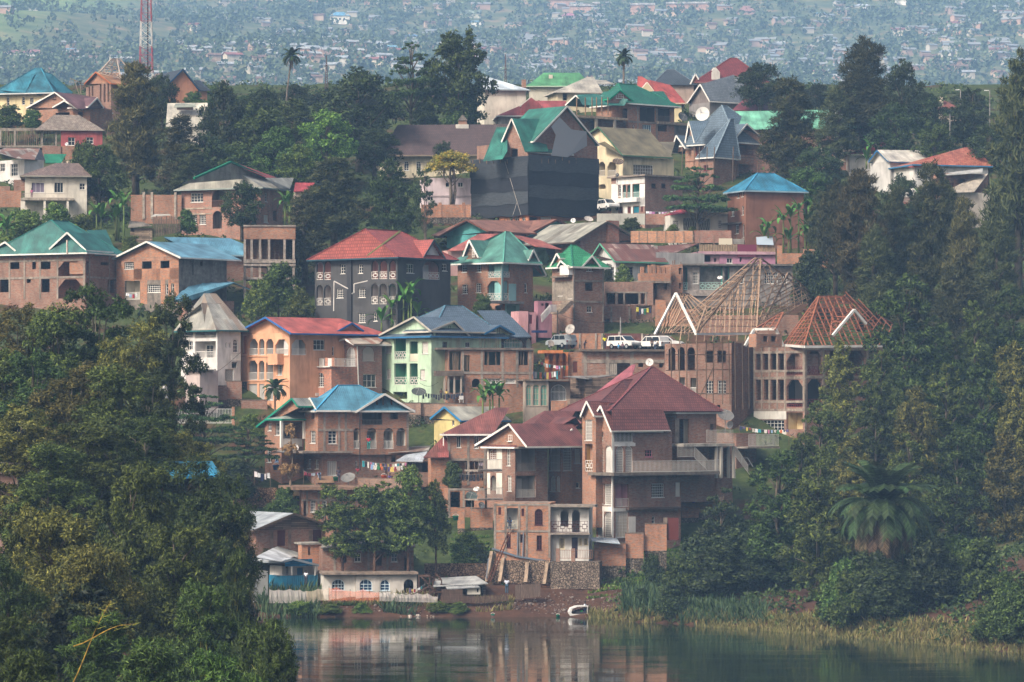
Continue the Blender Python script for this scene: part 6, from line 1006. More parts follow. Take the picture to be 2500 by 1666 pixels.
def hs_long():
    h = Hs('cream_hall', 'long cream hall with dark brown shingle roof, arched windows and brick chimneys', 'A2', 1110, 1345, 8); b = h.body(1110, 2060, 1275, 1345, 9, 'plaster:#d8c8a4', Fr=[('W',1300,1325,1340,1400),('W',1400,1325,1440,1400)]); b.v0 -= .5
    h.poly('roof', [(1100,1277,-.8),(2080,1270,-.8),(2150,1022,5),(1245,1026,5)], 'tile:#5b4844'); h.bars('eave_board', [(1098,1280,-.85,1900,1276,-.85)], .22, 'paint:#8a7a68')
    h.slabx('chimney', 1750, 1815, 990, 1025, 4.6, 5.4, BR); h.hip(type('Q', (), dict(u0=h.pt(1750,990,4.6).x, u1=h.pt(1815,990,4.6).x, v0=4.6, v1=5.4, z1=h.pt(1780,990,4.6).z))(), 1778, 1782, 942, 'tile:#6a6055', ov=.15, fc=None); h.slabx('chimney_base', 1725, 1830, 1022, 1055, 4.2, 5.2, 'plaster:#c8c0b4'); h.slabx('chimney', 1155, 1205, 1100, 1140, 3, 3.6, 'stone:#8a7a6c'); h.slabx('chimney_base', 1138, 1215, 1135, 1165, 2.4, 3.2, 'plaster:#c8c0b4')
    h = Hs('pink_house', 'pale pink house half hidden behind the yellow flowering tree', 'B3', 860, 650, 10); h.body(850, 1345, 380, 660, 6, 'plaster:#d0bcc0', Fr=[('w',1065,430,1110,480),('w',1200,430,1260,480),('w',870,550,930,630)]); h.slabx('floor_band', 850, 1345, 570, 585, -.1, .1, 'plaster:#b8a6a8')
    h = Hs('brick_wall', 'orange brick garden wall with piers beside the black netting', 'B3', 830, 810, 0, -1, cat='wall'); h.slabx('wall', 800, 1340, 672, 815, 0, .35, BRO)
    for x in (1005, 1262): h.slabx('pier', x-17, x+17, 648, 815, -.1, .4, BRO)
    h.slabx('footing', 900, 1400, 812, 880, -.3, .3, 'stone:#6a6258')
def simple(name, label, z, x0, x1, ye, yb, r0, r1, yr, wall, roof, yaw=0, d=8, dx=None, fc=WHT, Fr=(), L=(), dd=0, ov=.6, kind='hip', cap=None, vr=None):
    h = Hs(name, label, z, x0, yb, yaw, dd); b = h.body(x0, x1, ye, yb, d, wall, dx=dx, Fr=Fr, L=L)
    if kind == 'hip': h.hip(b, r0, r1, yr, roof, ov=ov, fc=fc, cap=cap, vr=vr)
    elif kind == 'ridge': h.ridge_u(b, r0, yr, roof, ov=ov, trim=fc, wall=wall)
    return h, b
def ridge_houses():
    h, b = simple('cream_house', 'cream house with tall many ridged teal roof on the ridge', 'A1', -20, 420, 770, 900, 285, 335, 562, 'plaster:#d8c490', 'tin:#256a7e', -14, 9, fc='#c8c8c4', Fr=[('W',55,790,78,865),('W',180,795,205,860),('w',245,800,275,860)], ov=.9, cap='tin:#2f809a'); h.poly('roof', [(10,740,-.8),(210,760,-.8),(290,600,3),(130,660,1)], 'tin:#23768c'); h.poly('roof', [(300,780,-.8),(600,760,4),(430,610,4),(340,580,4)], 'tin:#1b647a')
    h = Hs('brick_house', 'brick bungalow with maroon roof and three white edged gables', 'A1', 740, 985, 58); b = h.body(740, 920, 890, 985, 7, BR, dx=240, L=[('o',455,925,570,980),('o',640,920,680,980)], Fr=[]); h.gab(b, 'L', (215,885), (448,755), (640,895), 9, 'tin:#6e4a4c', ov=.6, wall=BR, ops=[('w',435,788,460,815,{'f':'#4a3a34','a':1})]); h.gab(b, 'L', (430,880), (528,824), (635,892), 3, 'tin:#6e4a4c', ov=1.4, wall=BR); h.gab(b, 'F', (725,875), (798,802), (850,885), 4, 'tin:#6e4a4c', ov=.6, wall=BR); h.poly('roof', [(640,895,-.4),(860,885,-.4),(790,800,3),(460,755,4)], 'tin:#6e4a4c')
    h = Hs('unfinished_house', 'tall orange brick shell with slit windows and open timber roof frame below the mast', 'A1', 915, 900, 30); b = h.body(910, 1010, 680, 900, 7, BRD, dx=705, L=[('o',728,690,740,790),('o',752,690,766,790),('o',818,685,832,840),('o',850,685,865,840),('o',882,685,896,840)]); h.gab(b, 'L', (690,690), (785,590), (912,685), 4, 'tin:#a8744c', ov=.5, trim='#b0643c', wall=BRO); frame_roof(h, [(((820,590,-.3),(1050,560,3),(985,485,4),(915,485,4)),5,6),(((800,600,5),(990,650,-.5),(960,487,4),(915,485,4)),6,7)], 1, .13, 'wood:#a89a8c'); h.bars('scaffold', [(575,645,2,690,690,2),(610,660,2,650,780,2),(660,690,2,665,790,2)], .12, 'wood:#9a8a78')
    h = Hs('red_house', 'red walled house with thick grey thatch roof', 'A1', 510, 1200, 6); b = h.body(500, 840, 1075, 1200, 7, 'plaster:#a54a4a', Fr=[('w',558,1128,615,1195,{'n':(2,2)}),('w',708,1128,765,1180,{'n':(2,2)})]); b.u0 = h.pt(310, 1070, 0).x; h.hip(b, 440, 650, 945, 'tile:#7a6a5c,#94887a', ov=.5, fc=None)
    h.body(345, 500, 1200, 1330, 3, BRD, v=-.5); h.body(500, 840, 1200, 1330, 3, BR, v=-.3)
    h = Hs('timber_frame_shed', 'unfinished shed of bare poles and concrete posts beside the red walled house', 'A1', 100, 1200, 0, cat='shed'); h.slabx('ring_beam', -60, 465, 1052, 1075, 0, .3, 'conc:#8a8074'); h.slabx('floor_slab', -60, 465, 1195, 1212, -.3, 6, 'conc:#8a8074')
    for x in (0, 122, 345, 460): h.slabx('post', x-7, x+7, 1075, 1195, 0, .3, 'conc:#9a9084')
    for i in range(30): x = -40+i*17; h.bars('pole', [(x, 1195, .6+(i % 4), x+random.randint(-5,5), 1078, .6+(i % 4))], .1, 'wood:#7a6a5c')
    h = Hs('orange_hall', 'salmon gable hall with dark slate roof on the ridge', 'A1', 1405, 850, 26); b = h.body(1405, 1612, 745, 850, 9, 'plaster:#c98560', dx=1380); h.gab(b, 'F', (1370,700), (1503,566), (1640,742), 13, 'tile:#3a4048', ov=.5, trim='#23405e', wall='plaster:#c98560'); h.body(1614, 1700, 742, 850, 5, 'plaster:#c98560', v=.5, Fr=[('W',1615,750,1640,785)]); h.poly('roof', [(1640,742,-.3),(1732,745,-.3),(1640,660,4),(1590,660,2)], 'tile:#3a4048')
    h = Hs('beige_roof_house', 'house end with steep pale beige roof and slot dormer among dark trees', 'A1', 1380, 1100, 0); b = h.body(1380, 1690, 1030, 1100, 6, 'plaster:#b8b0a0'); h.poly('roof', [(1360,1040,-.4),(1690,1040,-.4),(1705,845,4),(1375,848,4)], 'tin:#b8b2a2'); h.poly('dormer_roof', [(1425,880,.2),(1610,875,.2),(1600,850,2),(1440,852,2)], 'tin:#8f9484'); h.slabx('dormer', 1450, 1580, 880, 898, .6, 2, BRD)
    h, b = simple('cream_tower_house', 'round roofed cream house with pale tin hip roof behind the big dark trees', 'A2', 1960, 2300, 738, 960, 1950, 1990, 632, 'plaster:#d6cdb8', 'tin:#b8c4cc', 10, 8, fc='#9aa4a8'); h.slabx('chimney', 2270, 2300, 655, 720, 3, 3.8, BR)
    h = Hs('red_roof_house', 'low red roofed house with twin white edged dormer gables left of the green gables', 'A3', 80, 1020, 5, 1); b = h.body(80, 620, 955, 1020, 7, 'plaster:#b0a496'); h.hip(b, 330, 610, 828, 'tin:#a04444', ov=.8, vr=4); h.gab(b, 'F', (235,870), (320,800), (405,868), 4, 'tin:#a04444', ov=-1.5, wall='tin:#a04444')
    h, b = simple('green_roof_house', 'low house with bright green hip roof and pale chimney on the ridge', 'A3', 310, 800, 710, 760, 430, 720, 598, 'plaster:#c0b8a4', 'tin:#4a8f5c', 0, 8, fc='#a8b8a0'); h.slabx('chimney', 470, 502, 615, 690, 2, 2.8, 'plaster:#b8a898')
    h, b = simple('beige_roof_house', 'bungalow with pale beige hip roof between the green roofs', 'A3', 540, 880, 760, 830, 790, 840, 632, 'plaster:#c9b892', 'tin:#a8a294', 12, 8, fc='#b8b0a4', Fr=[('o',585,765,620,825)]); h.poly('roof', [(860,690,3),(1010,690,3),(940,660,6),(840,655,6)], 'tin:#9c9688')
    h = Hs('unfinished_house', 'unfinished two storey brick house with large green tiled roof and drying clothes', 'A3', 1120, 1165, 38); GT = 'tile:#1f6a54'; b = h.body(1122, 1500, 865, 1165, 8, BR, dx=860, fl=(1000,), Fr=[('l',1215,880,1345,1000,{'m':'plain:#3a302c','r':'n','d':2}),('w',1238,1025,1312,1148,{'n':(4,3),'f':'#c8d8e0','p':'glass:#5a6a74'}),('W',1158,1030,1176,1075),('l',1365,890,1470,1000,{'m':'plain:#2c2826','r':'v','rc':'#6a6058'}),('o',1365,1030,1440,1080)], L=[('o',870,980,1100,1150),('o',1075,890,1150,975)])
    h.grid('concrete_frame', b.F, xs=(1200,1355), ys=(1010,), x0=1124, x1=1495, y0=875, y1=1150, w=.3); h.hip(b, 1040, 1172, 692, GT, ov=.8, vr=4.5, cap='tile:#1f8a68'); h.gab(b, 'F', (970,812), (1055,740), (1165,828), 4, GT, ov=.2, trim='#1f8a68', wall=BRD, ops=[('w',1022,770,1085,812,{'p':'plain:#1a1a1a'})]); h.gab(b, 'L', (605,862), (690,782), (758,830), 9, 'tin:#2a6e64', ov=.8, wall=None)
    h.poly('roof', [(750,860,1),(1090,865,-1),(1120,815,-1),(840,770,4),(700,780,4)], 'tin:#2a6e64'); h.poly('roof', [(1360,832,2),(1470,832,2),(1410,750,5),(1250,752,5)], GT); h.slabx('deck_slab', 640, 1120, 955, 975, -.8, 4, 'conc:#a08c76')
    for x in (700, 770, 825, 862, 905, 955): h.bars('prop', [(x, 800, 0, x, 950, 0)], .14, 'wood:#8a6f58')
    for x in (862, 1015): h.slabx('column', x-9, x+9, 975, 1160, -.7, -.4, 'plaster:#b0a08c')
    h.body(700, 1120, 975, 1160, 5, BRD, v=1.6, Fr=[('o',810,985,855,1090)]); h.slabx('terrace_slab', 1370, 1610, 1005, 1025, -.5, 3, 'conc:#8a7c6c'); h.body(1500, 1600, 1025, 1165, 3, 'conc:#6f6a64', v=.3)
    h, b = simple('red_roof_house', 'house with layered bright red hip roof and pale gable dormer on the ridge', 'A3', 1220, 1560, 850, 900, 1200, 1230, 627, 'plaster:#d6c090', 'tin:#a8443c', 0, 9, fc='#c0a890'); h.gab(b, 'F', (1220,740), (1275,675), (1330,745), 4, 'tin:#a8443c', ov=-1, wall='plaster:#c9b48a'); h.poly('roof', [(1400,760,1),(1590,840,0),(1470,700,4),(1290,655,4)], 'tin:#a8443c')
    h, b = simple('slate_roof_house', 'house with dark slate hip roof and small brick gable on the ridge', 'A3', 1340, 1660, 700, 760, 1440, 1500, 573, 'plaster:#a89080', 'tile:#404a54', 0, 8, fc=None, cap='tile:#6a7884'); h.gab(b, 'F', (1630,690), (1672,605), (1700,650), 4, 'tile:#404a54', ov=.4, wall=BR)
    h, b = simple('maroon_roof_house', 'large house with tall maroon hip roof and little arched dormer on the skyline', 'A3', 1690, 2250, 680, 760, 1960, 2010, 478, 'plaster:#b0907c', 'tile:#7a3032', 6, 10, fc='#8a5a50', cap='tile:#8a3a3a'); h.gab(b, 'F', (1790,600), (1825,555), (1862,597), 4, 'tile:#7a3032', ov=-2, wall='plaster:#d0c8bc'); h.gab(b, 'F', (2150,655), (2195,595), (2225,640), 4, 'tile:#7a3032', ov=.2, wall='plaster:#a08a78')
    h = Hs('grey_roof_house', 'house with broad grey shingle roof and white edged left gable', 'A3', 1640, 900, 35); b = h.body(1790, 2100, 850, 900, 7, 'plaster:#8a8480', dx=1620); h.gab(b, 'L', (1605,845), (1712,690), (1790,830), 9, 'tile:#646c72', ov=.6, wall='wood:#7a706a'); h.poly('roof', [(1790,830,-.5),(2020,852,-.5),(2085,660,3),(1985,615,5),(1720,690,3)], 'tile:#646c72')
    h = Hs('maroon_roof_house', 'low maroon roof seen behind the red flame tree', 'A3', 2000, 920, 0, 2); b = h.body(1990, 2300, 900, 930, 5, 'plaster:#9a8a7c'); h.poly('roof', [(1970,905,-.5),(2320,905,-.5),(2290,790,4),(2100,790,4)], 'tin:#7c3a42')
    h = Hs('green_roof_house', 'brick and cream house with long light green roof behind dark casuarina trees', 'A4', 640, 1300, 8); b = h.body(-40, 1000, 1060, 1330, 8, 'brick:#8f5f4c', Fr=[('o',800,1265,885,1300)]); h.poly('roof', [(-120,1065,-.6),(1030,1050,-.6),(960,900,5),(-60,915,5)], 'tin:#62a888'); h.gab(b, 'F', (725,950), (790,888), (870,935), 5, 'tin:#62a888', ov=.0, wall='plaster:#c8c8c0'); h.st('plaster_patch', b.F, 790, 1062, 1000, 1330, 'plaster:#cbb79a', .03); h.st('floor_band', b.F, 640, 1222, 790, 1245, 'plaster:#d8d0c0', .05)
    h, b = simple('red_roof_house', 'white house with dark red hip roof and white chimney at the tree line', 'A4', 920, 1520, 1270, 1345, 1250, 1300, 1143, 'plaster:#c8c0b8', 'tin:#8a3038', 0, 8, fc='#c0b8b0'); h.slabx('chimney', 1340, 1395, 1092, 1165, 3, 3.8, 'plaster:#dcd8d2')
    h = Hs('white_house', 'white house with cream roof and blue edged gable in front of the dark red roof', 'B6', 330, 420, 30); b = h.body(330, 640, 205, 500, 7, 'plaster:#c2beb8', dx=110, Fr=[('w',440,270,470,330)]); h.gab(b, 'L', (92,200), (185,75), (310,195), 8, 'tin:#cfc8b8', ov=.6, trim='#2f6a9a', wall='plaster:#d8d4cc'); h.poly('roof', [(310,195,-.4),(640,205,-.4),(950,120,6),(915,82,6),(190,72,2)], 'tin:#cfc8b8')
    h = Hs('white_house', 'white house with mottled red clay tile roof and blue eaves by the hillside cypress', 'B6', 900, 510, 18); b = h.body(600, 1400, 245, 510, 8, 'plaster:#cbc7c0', Fr=[('w',628,275,655,355),('O',665,300,730,360),('O',860,280,920,350)]); h.hip(b, 1150, 1250, 45, 'tile:#a04a38,#b8785a', ov=.6, fc='#3f7aa0', vr=5); h.poly('roof', [(520,262,-.5),(890,240,-.5),(980,140,3),(800,138,3)], 'tin:#a0443c')
    h = Hs('beige_house', 'beige house with ribbed pale roof and brick upper annex by the cypress', 'B6', 1000, 780, 20, 0); b = h.body(1000, 1420, 540, 800, 7, 'plaster:#b8ab9c', dx=950, Fr=[('w',1005,620,1068,720)]); h.poly('roof', [(905,545,-.6),(1250,530,-.6),(1400,330,3),(1180,400,3)], 'tin:#a89c8a'); b2 = h.body(935, 1400, 335, 540, 5, 'brick:#84543e', v=3, Fr=[('O',1065,385,1155,440),('d',975,430,1025,475,{'f':'#5a2a22'})]); h.poly('roof', [(840,355,1.5),(1340,320,1.5),(1340,275,5),(980,320,5)], 'tin:#b0aca4'); h.slabx('railing', 860, 920, 360, 460, 2.6, 2.7, 'paint:#5a5a58')
    h = Hs('retaining_wall', 'plain concrete terrace wall with rusty red lean-to among the casuarinas', 'B6', 420, 680, 0, 0, cat='wall'); h.slabx('wall', 330, 760, 590, 700, 0, .3, 'plaster:#8a7668'); h.slabx('coping', 325, 765, 580, 592, -.1, .4, 'conc:#a8a29a'); h.poly('roof', [(430,650,-1.5),(560,740,-1.5),(600,700,0),(490,640,0)], 'tin:#a0564a')
    h = Hs('brick_wall', 'broken orange brick wall showing through the casuarina trunks', 'B5', 1180, 1330, 0, -1, cat='wall'); h.slabx('wall', 885, 940, 1120, 1320, 0, .3, BRO); h.slabx('wall', 940, 1170, 1205, 1320, .05, .35, BRO); h.slabx('wall', 1170, 1640, 1160, 1360, .1, .4, BRO)
    h = Hs('brown_roof_house', 'brown roofed house with slim cream chimney behind the far right trees', 'A4', 1700, 930, 0, 2); b = h.body(1680, 1850, 890, 930, 5, 'plaster:#a89880'); h.poly('roof', [(1640,900,-.4),(1830,890,-.4),(1700,825,3)], 'tin:#7c4438'); h.slabx('chimney', 1655, 1690, 795, 900, 1, 1.8, 'plaster:#c0b49c')
    h = Hs('blue_roof_house', 'small brown house with bright blue tin roof glimpsed through the eucalyptus', 'E4', 1000, 1510, 30, cat='house', D=300); b = h.body(1060, 1200, 1460, 1560, 5, 'plaster:#8a5a40', dx=985); h.gab(b, 'L', (985,1400), (1040,1350), (1110,1460), 6, 'tin:#2f90b8', ov=.5, trim='#2f80a8', wall='plaster:#9a6a48')
    h = Hs('pink_house', 'pale pink house with a dark doorway behind the left bank trees', 'E5', 60, 330, 15, D=290); b = h.body(-60, 130, 20, 330, 6, 'plaster:#c29a90', Fr=[('o',82,178,128,280)]); h.slabx('roof', -60, 150, -60, 20, -.4, 6, 'tin:#a89890')
for f in (hs_grey_hip, hs_cream, hs_net, hs_olive, hs_turret, hs_bluehip, hs_long, ridge_houses): f()
# ---------------------------------------------------------------- planting (coordinates from the 2353 pixel wide view)
K = 2500/2353
def T(kind, x, yt, yb, w, label, group=None, D=None, dd=0): return tree(kind, x*K, yt*K, yb*K, w*K, label, group, D, dd)
lb = ring_lobes([(4, .7, 5, .6, .9), (6.5, .6, 5, .55, .9), (8.5, .3, 3, .5, .8)]); proto('dry', *lobed(lb, 120, 2600, .4, .12, droop=.5, sub=.45), 'leaf:#6a5238,#94744e,#b8966a', lb, bark='bark:#7a6a58', r0=.16); NAMES['dry'] = 'withered_tree'
T('cas', 312, 140, 440, 160, 'tall feathery brown green casuarina below the red and white mast'); T('cas2', 415, 265, 460, 125, 'dark casuarina right of the feathery one below the mast'); T('dark', 372, 165, 290, 80, 'small dark round tree against the salmon gable hall')
T('dark', 515, 182, 400, 120, 'dark green tree in front of the palm on the ridge'); T('dark', 612, 198, 330, 120, 'low dark spreading tree at the foot of the leaning palm'); T('broad', 605, 240, 420, 165, 'mixed green tree with bluish blossom above the brick two storey house'); T('bright', 750, 248, 420, 135, 'fresh bright green tree in front of the big dark crown')
T('dark', 825, 150, 370, 205, 'big rounded dark crown left of the long brown shingle roof'); T('umb', 945, 95, 300, 135, 'flat layered dark tree rising on the ridge behind the round crown'); T('broad', 1052, 66, 300, 175, 'tallest dense green tree standing on the ridge')
for x, y, b_, w_, l in ((975,235,300,80,'small bright shrub under the flat layered ridge tree'),(1065,205,300,110,'shrubby growth at the foot of the tallest ridge tree'),(445,210,250,60,'green shrub in front of the salmon gable hall'),(430,480,540,60,'low shrub behind the brick two storey house'),(20,240,300,80,'leafy tree below the teal roofed cream house'),(75,250,300,60,'small tree between the cream house and the thatch roof')): T('bush', x, y, b_, w_, l)
T('yellow', 1038, 343, 470, 118, 'yellow flowering tree on forked stems in front of the pink house'); T('dark', 1020, 322, 400, 52, 'small round green tree before the long shingle roof'); T('pine', 897, 360, 555, 150, 'dense dark green pine above the red tiled roof'); T('cas2', 768, 362, 560, 165, 'tall dark olive tree left of the dense pine'); T('cas2', 700, 440, 630, 130, 'dark drooping tree beside the bare concrete frame'); T('sparse', 975, 365, 575, 75, 'thin brownish tree right of the dense pine')
T('dark', 1750, 140, 260, 130, 'spreading flame tree with red blossom near the grey roof gable'); T('cas2', 1815, 178, 430, 155, 'brownish casuarina in front of the light green roof'); T('cas2', 1985, 88, 360, 165, 'tallest casuarina on the right ridge with ragged top'); T('dark', 2075, 132, 330, 100, 'round green crown behind the ragged ridge casuarina'); T('cas2', 1925, 200, 380, 100, 'short dark casuarina beside the light green roof')
for x, y, b_, w_, l in ((2140,212,345,110,'dark tree below the slim cream chimney'),(2215,235,345,120,'broad dark tree beside the utility pole on the right ridge')): T('dark', x, y, b_, w_, l)
T('sparse', 2235, 190, 330, 95, 'wispy tall tree near the street lamp on the right ridge'); T('cas2', 2340, 120, 640, 175, 'huge cypress like casuarina at the right end of the hillside'); T('umb', 1605, 382, 545, 150, 'dark tiered tree with flat layers in front of the white bungalow')
T('bush', 1450, 500, 534, 52, 'round shrub under the pale curved retaining wall'); T('gbush', 1547, 516, 540, 40, 'clipped green bush beside the small red canopy'); T('gbush', 1592, 520, 542, 32, 'second smaller clipped bush beside the small red canopy'); T('dbush', 1860, 572, 705, 112, 'dense dark ivy covered bush right of the timber pyramid'); T('bush', 1110, 675, 735, 55, 'spiky shrub in front of the turquoise roofed house'); T('gbush', 1432, 610, 670, 60, 'yuccas and shrubs below the rusty roofed bungalow'); T('dbush', 1398, 610, 690, 36, 'dark climber beside the green tiled house')
SL = 'casuarinas on the right slope'
for a in ((1975,378,720,165),(1920,415,650,100),(2140,372,680,125),(2215,450,720,110),(2060,430,690,100),(2290,500,760,120),(1890,440,600,80),(2010,520,760,130),(2110,560,790,120),(2200,600,820,130)): T('cas' if a[0] % 2 else 'cas2', *a, 'olive brown casuarina crowding the right slope above the red trusses', SL)
ER = 'eucalyptus on the right slope'
for a in ((2080,630,1010,200),(1930,775,1060,115),(1885,900,1150,125),(2010,915,1190,135),(2105,880,1190,130),(2175,830,1150,150),(2255,840,1160,150),(2325,780,1130,140),(2240,685,960,125),(2325,655,930,120),(1960,1000,1290,140),(2090,990,1270,150),(2200,990,1300,160),(2310,985,1310,150),(2150,720,1000,130),(1840,1010,1270,110),(2340,880,1220,120),(2025,800,1080,110)): T('euc', *a, 'bushy eucalyptus in the dense stand on the right slope', ER)
T('euc', 1790, 1035, 1350, 190, 'dark leaning eucalyptus beside the big maroon house'); T('sparse', 1655, 1100, 1350, 140, 'crooked sparse tree leaning out over the grassy shore slope'); T('euc', 1880, 1045, 1370, 170, 'full eucalyptus between the leaning one and the big palm')
SB_ = 'bushes along the right shore'
for i in range(44):
    x = 1570+(i*97.3) % 790; f = (x-1570)/790; yb = 1385+f*95-(i % 4)*32+12*math.sin(i*2.1); h_ = 105+45*((i*7) % 5)/4
    T(('bush', 'dbush', 'dbush', 'bush')[i % 4], x, yb-h_, yb, 120+50*((i*3) % 4)/3, 'tangled leafy bush on the right shore below the eucalyptus', SB_)
for x, y, b_, w_, l in ((1500,1275,1345,60,'dark shrub on the grassy slope beside the stone footing'),(1475,1350,1392,55,'leafy shrub on the red earth bank by the boat'),(1545,1335,1420,90,'rounded shrub above the reeds right of the boat')): T('dbush', x, y, b_, w_, l)
# lakeside trees in the middle
EM = 'eucalyptus by the lake houses'
for a in ((788,1120,1352,120),(862,1105,1354,120),(938,1078,1352,120)): T('euc_slim', *a, 'dark tall eucalyptus in front of the white arcade house', EM)
T('euc_slim', 1000, 1100, 1348, 75, 'slim pale trunked eucalyptus beside the wooden stair'); T('cas', 615, 1258, 1340, 66, 'small blue green casuarina beside the blue balcony'); T('dry', 668, 970, 1165, 70, 'withered brown leaved tree beside the blue porch house')
T('umb', 470, 905, 1085, 170, 'layered bright tree before the white railing fence'); T('umb', 570, 975, 1100, 130, 'low layered tree left of the green trimmed villa')
for x, y, b_, w_, k, l in ((540,1055,1150,130,'dbush','dark shrub mass left of the terraced laundry poles'),(655,1120,1185,70,'bush','climbing shrub behind the withered tree'),(640,600,720,125,'bush','rounded green tree under the bare concrete frame'),(598,640,745,90,'gbush','yellowish shrub left of the rounded tree under the concrete frame'),(1075,1225,1318,120,'gbush','grassy shrub bank left of the tall ladder'),(1110,1265,1322,60,'dbush','dark bush on the grassy bank by the ladder'),(690,660,740,80,'gbush','garden shrub above the red roof of the orange house'),(575,950,1010,70,'gbush','flowering hedge beside the green trimmed villa'),(1040,1060,1130,60,'bush','leafy bush behind the mesh satellite dish')): T(k, x, y, b_, w_, l)
T('dark', 556, 412, 540, 100, 'young tree in front of the arched brick porch'); T('bush', 190, 320, 470, 100, 'leafy tree against the cream house wall')
for k, x, y, b_, w_, l in (('broad',672,222,340,125,'rounded green tree right of the leaning palm foot'),('dark',560,225,340,120,'dark tree behind the bluish blossomed one'),('broad',640,285,430,125,'mid green tree beside the fresh bright green one'),('dark',475,300,450,125,'deep green tree above the brick compound wall'),('bright',690,330,440,100,'light green tree behind the small red roofed house end'),('cas2',435,330,470,95,'thin dark casuarina above the brick compound wall'),('broad',228,325,480,120,'broad tree overhanging the cream house roof'),('dark',735,290,400,110,'shadowy tree under the big rounded dark crown'),('dark',860,290,400,120,'dark tree left of the long hall chimney'),('broad',540,330,450,100,'green tree peeking over the beige and red roof'),('dark',1880,330,470,120,'dark tree below the brownish casuarina'),('broad',1850,385,490,110,'leafy shrub tree right of the slate blue peaks'),('dark',2060,230,380,130,'dark tree filling behind the dark red hip roof'),('broad',2150,280,400,110,'bushy tree behind the blue edged white house'),('dark',2270,280,420,110,'dark tree by the utility pole at the ridge end')): T(k, x, y, b_, w_, l)
for k, x, y, b_, w_, l in (('dark',2070,395,570,115,'dark tree before the blue edged white house wall'),('cas2',2180,420,640,90,'narrow dark casuarina in front of the white terrace wall'),('dark',2110,450,600,90,'leafy tree under the plain terrace wall')): T(k, x, y, b_, w_, l)
for i in range(26):
    x = 395+(i*173) % 760 if i < 12 else 1690+(i*113) % 690; T(('dark', 'broad', 'dark', 'cas2')[i % 4], x, 188+(i*29) % 34, 262, 62+(i*17) % 40, 'small tree in the belt along the crest of the ridge', 'tree belt along the crest', dd=18+(i*7) % 22)
CF = 'garden greenery on the upper left slope'
for a in ((60,480,570,110),(130,470,565,120),(190,490,560,90),(20,540,620,90),(300,540,590,60)): T('gbush', *a, 'maize and weeds covering the slope above the teal roof', CF)
BG = 'bananas above the pyramid'
for a in ((1765,490,585),(1800,470,590),(1835,445,585),(1870,440,580),(1890,480,590),(1850,500,595)): banana(a[0]*K, a[1]*K, a[2]*K, 'banana plant in the grove beside the terracotta house', BG, 2)
banana(1132*K, 862*K, 975*K, 'big banana plant behind the maroon tin roof', None, 4); banana(945*K, 630*K, 755*K, 'banana clump before the dark grey house', None, 4); banana(900*K, 670*K, 755*K, 'smaller banana plant left of the clump before the dark grey house', None, 2)
banana(268*K, 425*K, 545*K, 'ragged banana clump below the cream house', None, 4); banana(222*K, 455*K, 545*K, 'short banana plant left of the ragged clump', None, 2); banana(15*K, 480*K, 590*K, 'banana plant in the maize at the hill edge', None, 3); banana(655*K, 430*K, 525*K, 'banana plant beside the brick house with the beige roof', None, 2); banana(2115*K, 420*K, 500*K, 'banana plant in front of the blue edged white house', None, 2); banana(2000*K, 310*K, 380*K, 'banana plant left of the dark red hip roof', None, 2)
palm(657*K, 120*K, 255*K, 2.2, 'leaning tall palm on the ridge above the dark trees', nf=22, lean=1.0, tr=.16); palm(1433*K, 122*K, 230*K, 2.1, 'palm tree behind the green roofs on the ridge', nf=24, tr=.2); palm(2052*K, 1120*K, 1400*K, 6.0, 'huge shaggy palm with hanging dead fronds on the right shore', nf=84, nd=56, lean=-1.0, tr=.36); palm(632*K, 882*K, 965*K, 1.9, 'small fan palm below the orange house', nf=26, nd=0, tr=.12)
# near left bank
EL = 'eucalyptus on the near left bank'
for x, yt, w_, D in ((40,700,200,335),(125,690,210,330),(225,648,210,335),(300,730,200,325),(0,790,190,320),(80,800,210,318),(165,830,220,310),(270,830,220,300),(345,850,170,312),(40,930,220,290),(210,960,220,285),(330,950,200,290),(430,985,170,305),(120,1010,220,280)): T('euc_tall', x, yt, (CH-3.5)/D*F/K+HZ/K, w_, 'tall eucalyptus in the thick stand on the near left bank', EL, D)
T('euc_tall', 392, 668, (CH-3)/340*F/K+HZ/K, 160, 'slender eucalyptus in front of the white tin roofed house', None, 340)
for x, yt, w_, D in ((120,1140,230,235),(300,1030,210,255),(480,1050,190,275),(210,1230,190,225),(400,1180,200,240),(20,1280,160,220),(540,1150,110,285),(60,1150,170,240)): T('euc_near', x, yt, (CH-4)/D*F/K+HZ/K, w_, 'leafy eucalyptus crown low on the near left bank', 'lower eucalyptus on the near left bank', D)
for x, yt, w_, D in ((330,1420,330,175),(500,1440,330,170),(600,1370,300,195),(470,1290,260,215),(80,1450,330,160),(540,1215,170,240),(640,1400,230,190),(220,1370,300,190),(400,1520,330,150),(150,1520,330,150),(560,1500,240,175),(20,1380,220,185)):
    yb = (CH-max(.5, g1((x*K-1250)/F*D, D)))/D*F+HZ; T('bamboo', x, yt, yb/K, w_, 'arching bamboo clump overhanging the near left water edge', 'bamboo on the near left bank', D)
for x, yt, w_, D in ((100,1180,220,270),(250,1200,220,265),(400,1230,220,270),(520,1270,160,280),(30,1100,200,300),(330,1120,220,300),(180,1330,260,225),(480,1330,200,240)):
    yb = (CH-max(.5, g1((x*K-1250)/F*D, D)))/D*F+HZ; T('dbush', x, yt, yb/K, w_, 'dark understorey bush filling the near left bank between trunks', 'understorey on the near left bank', D)
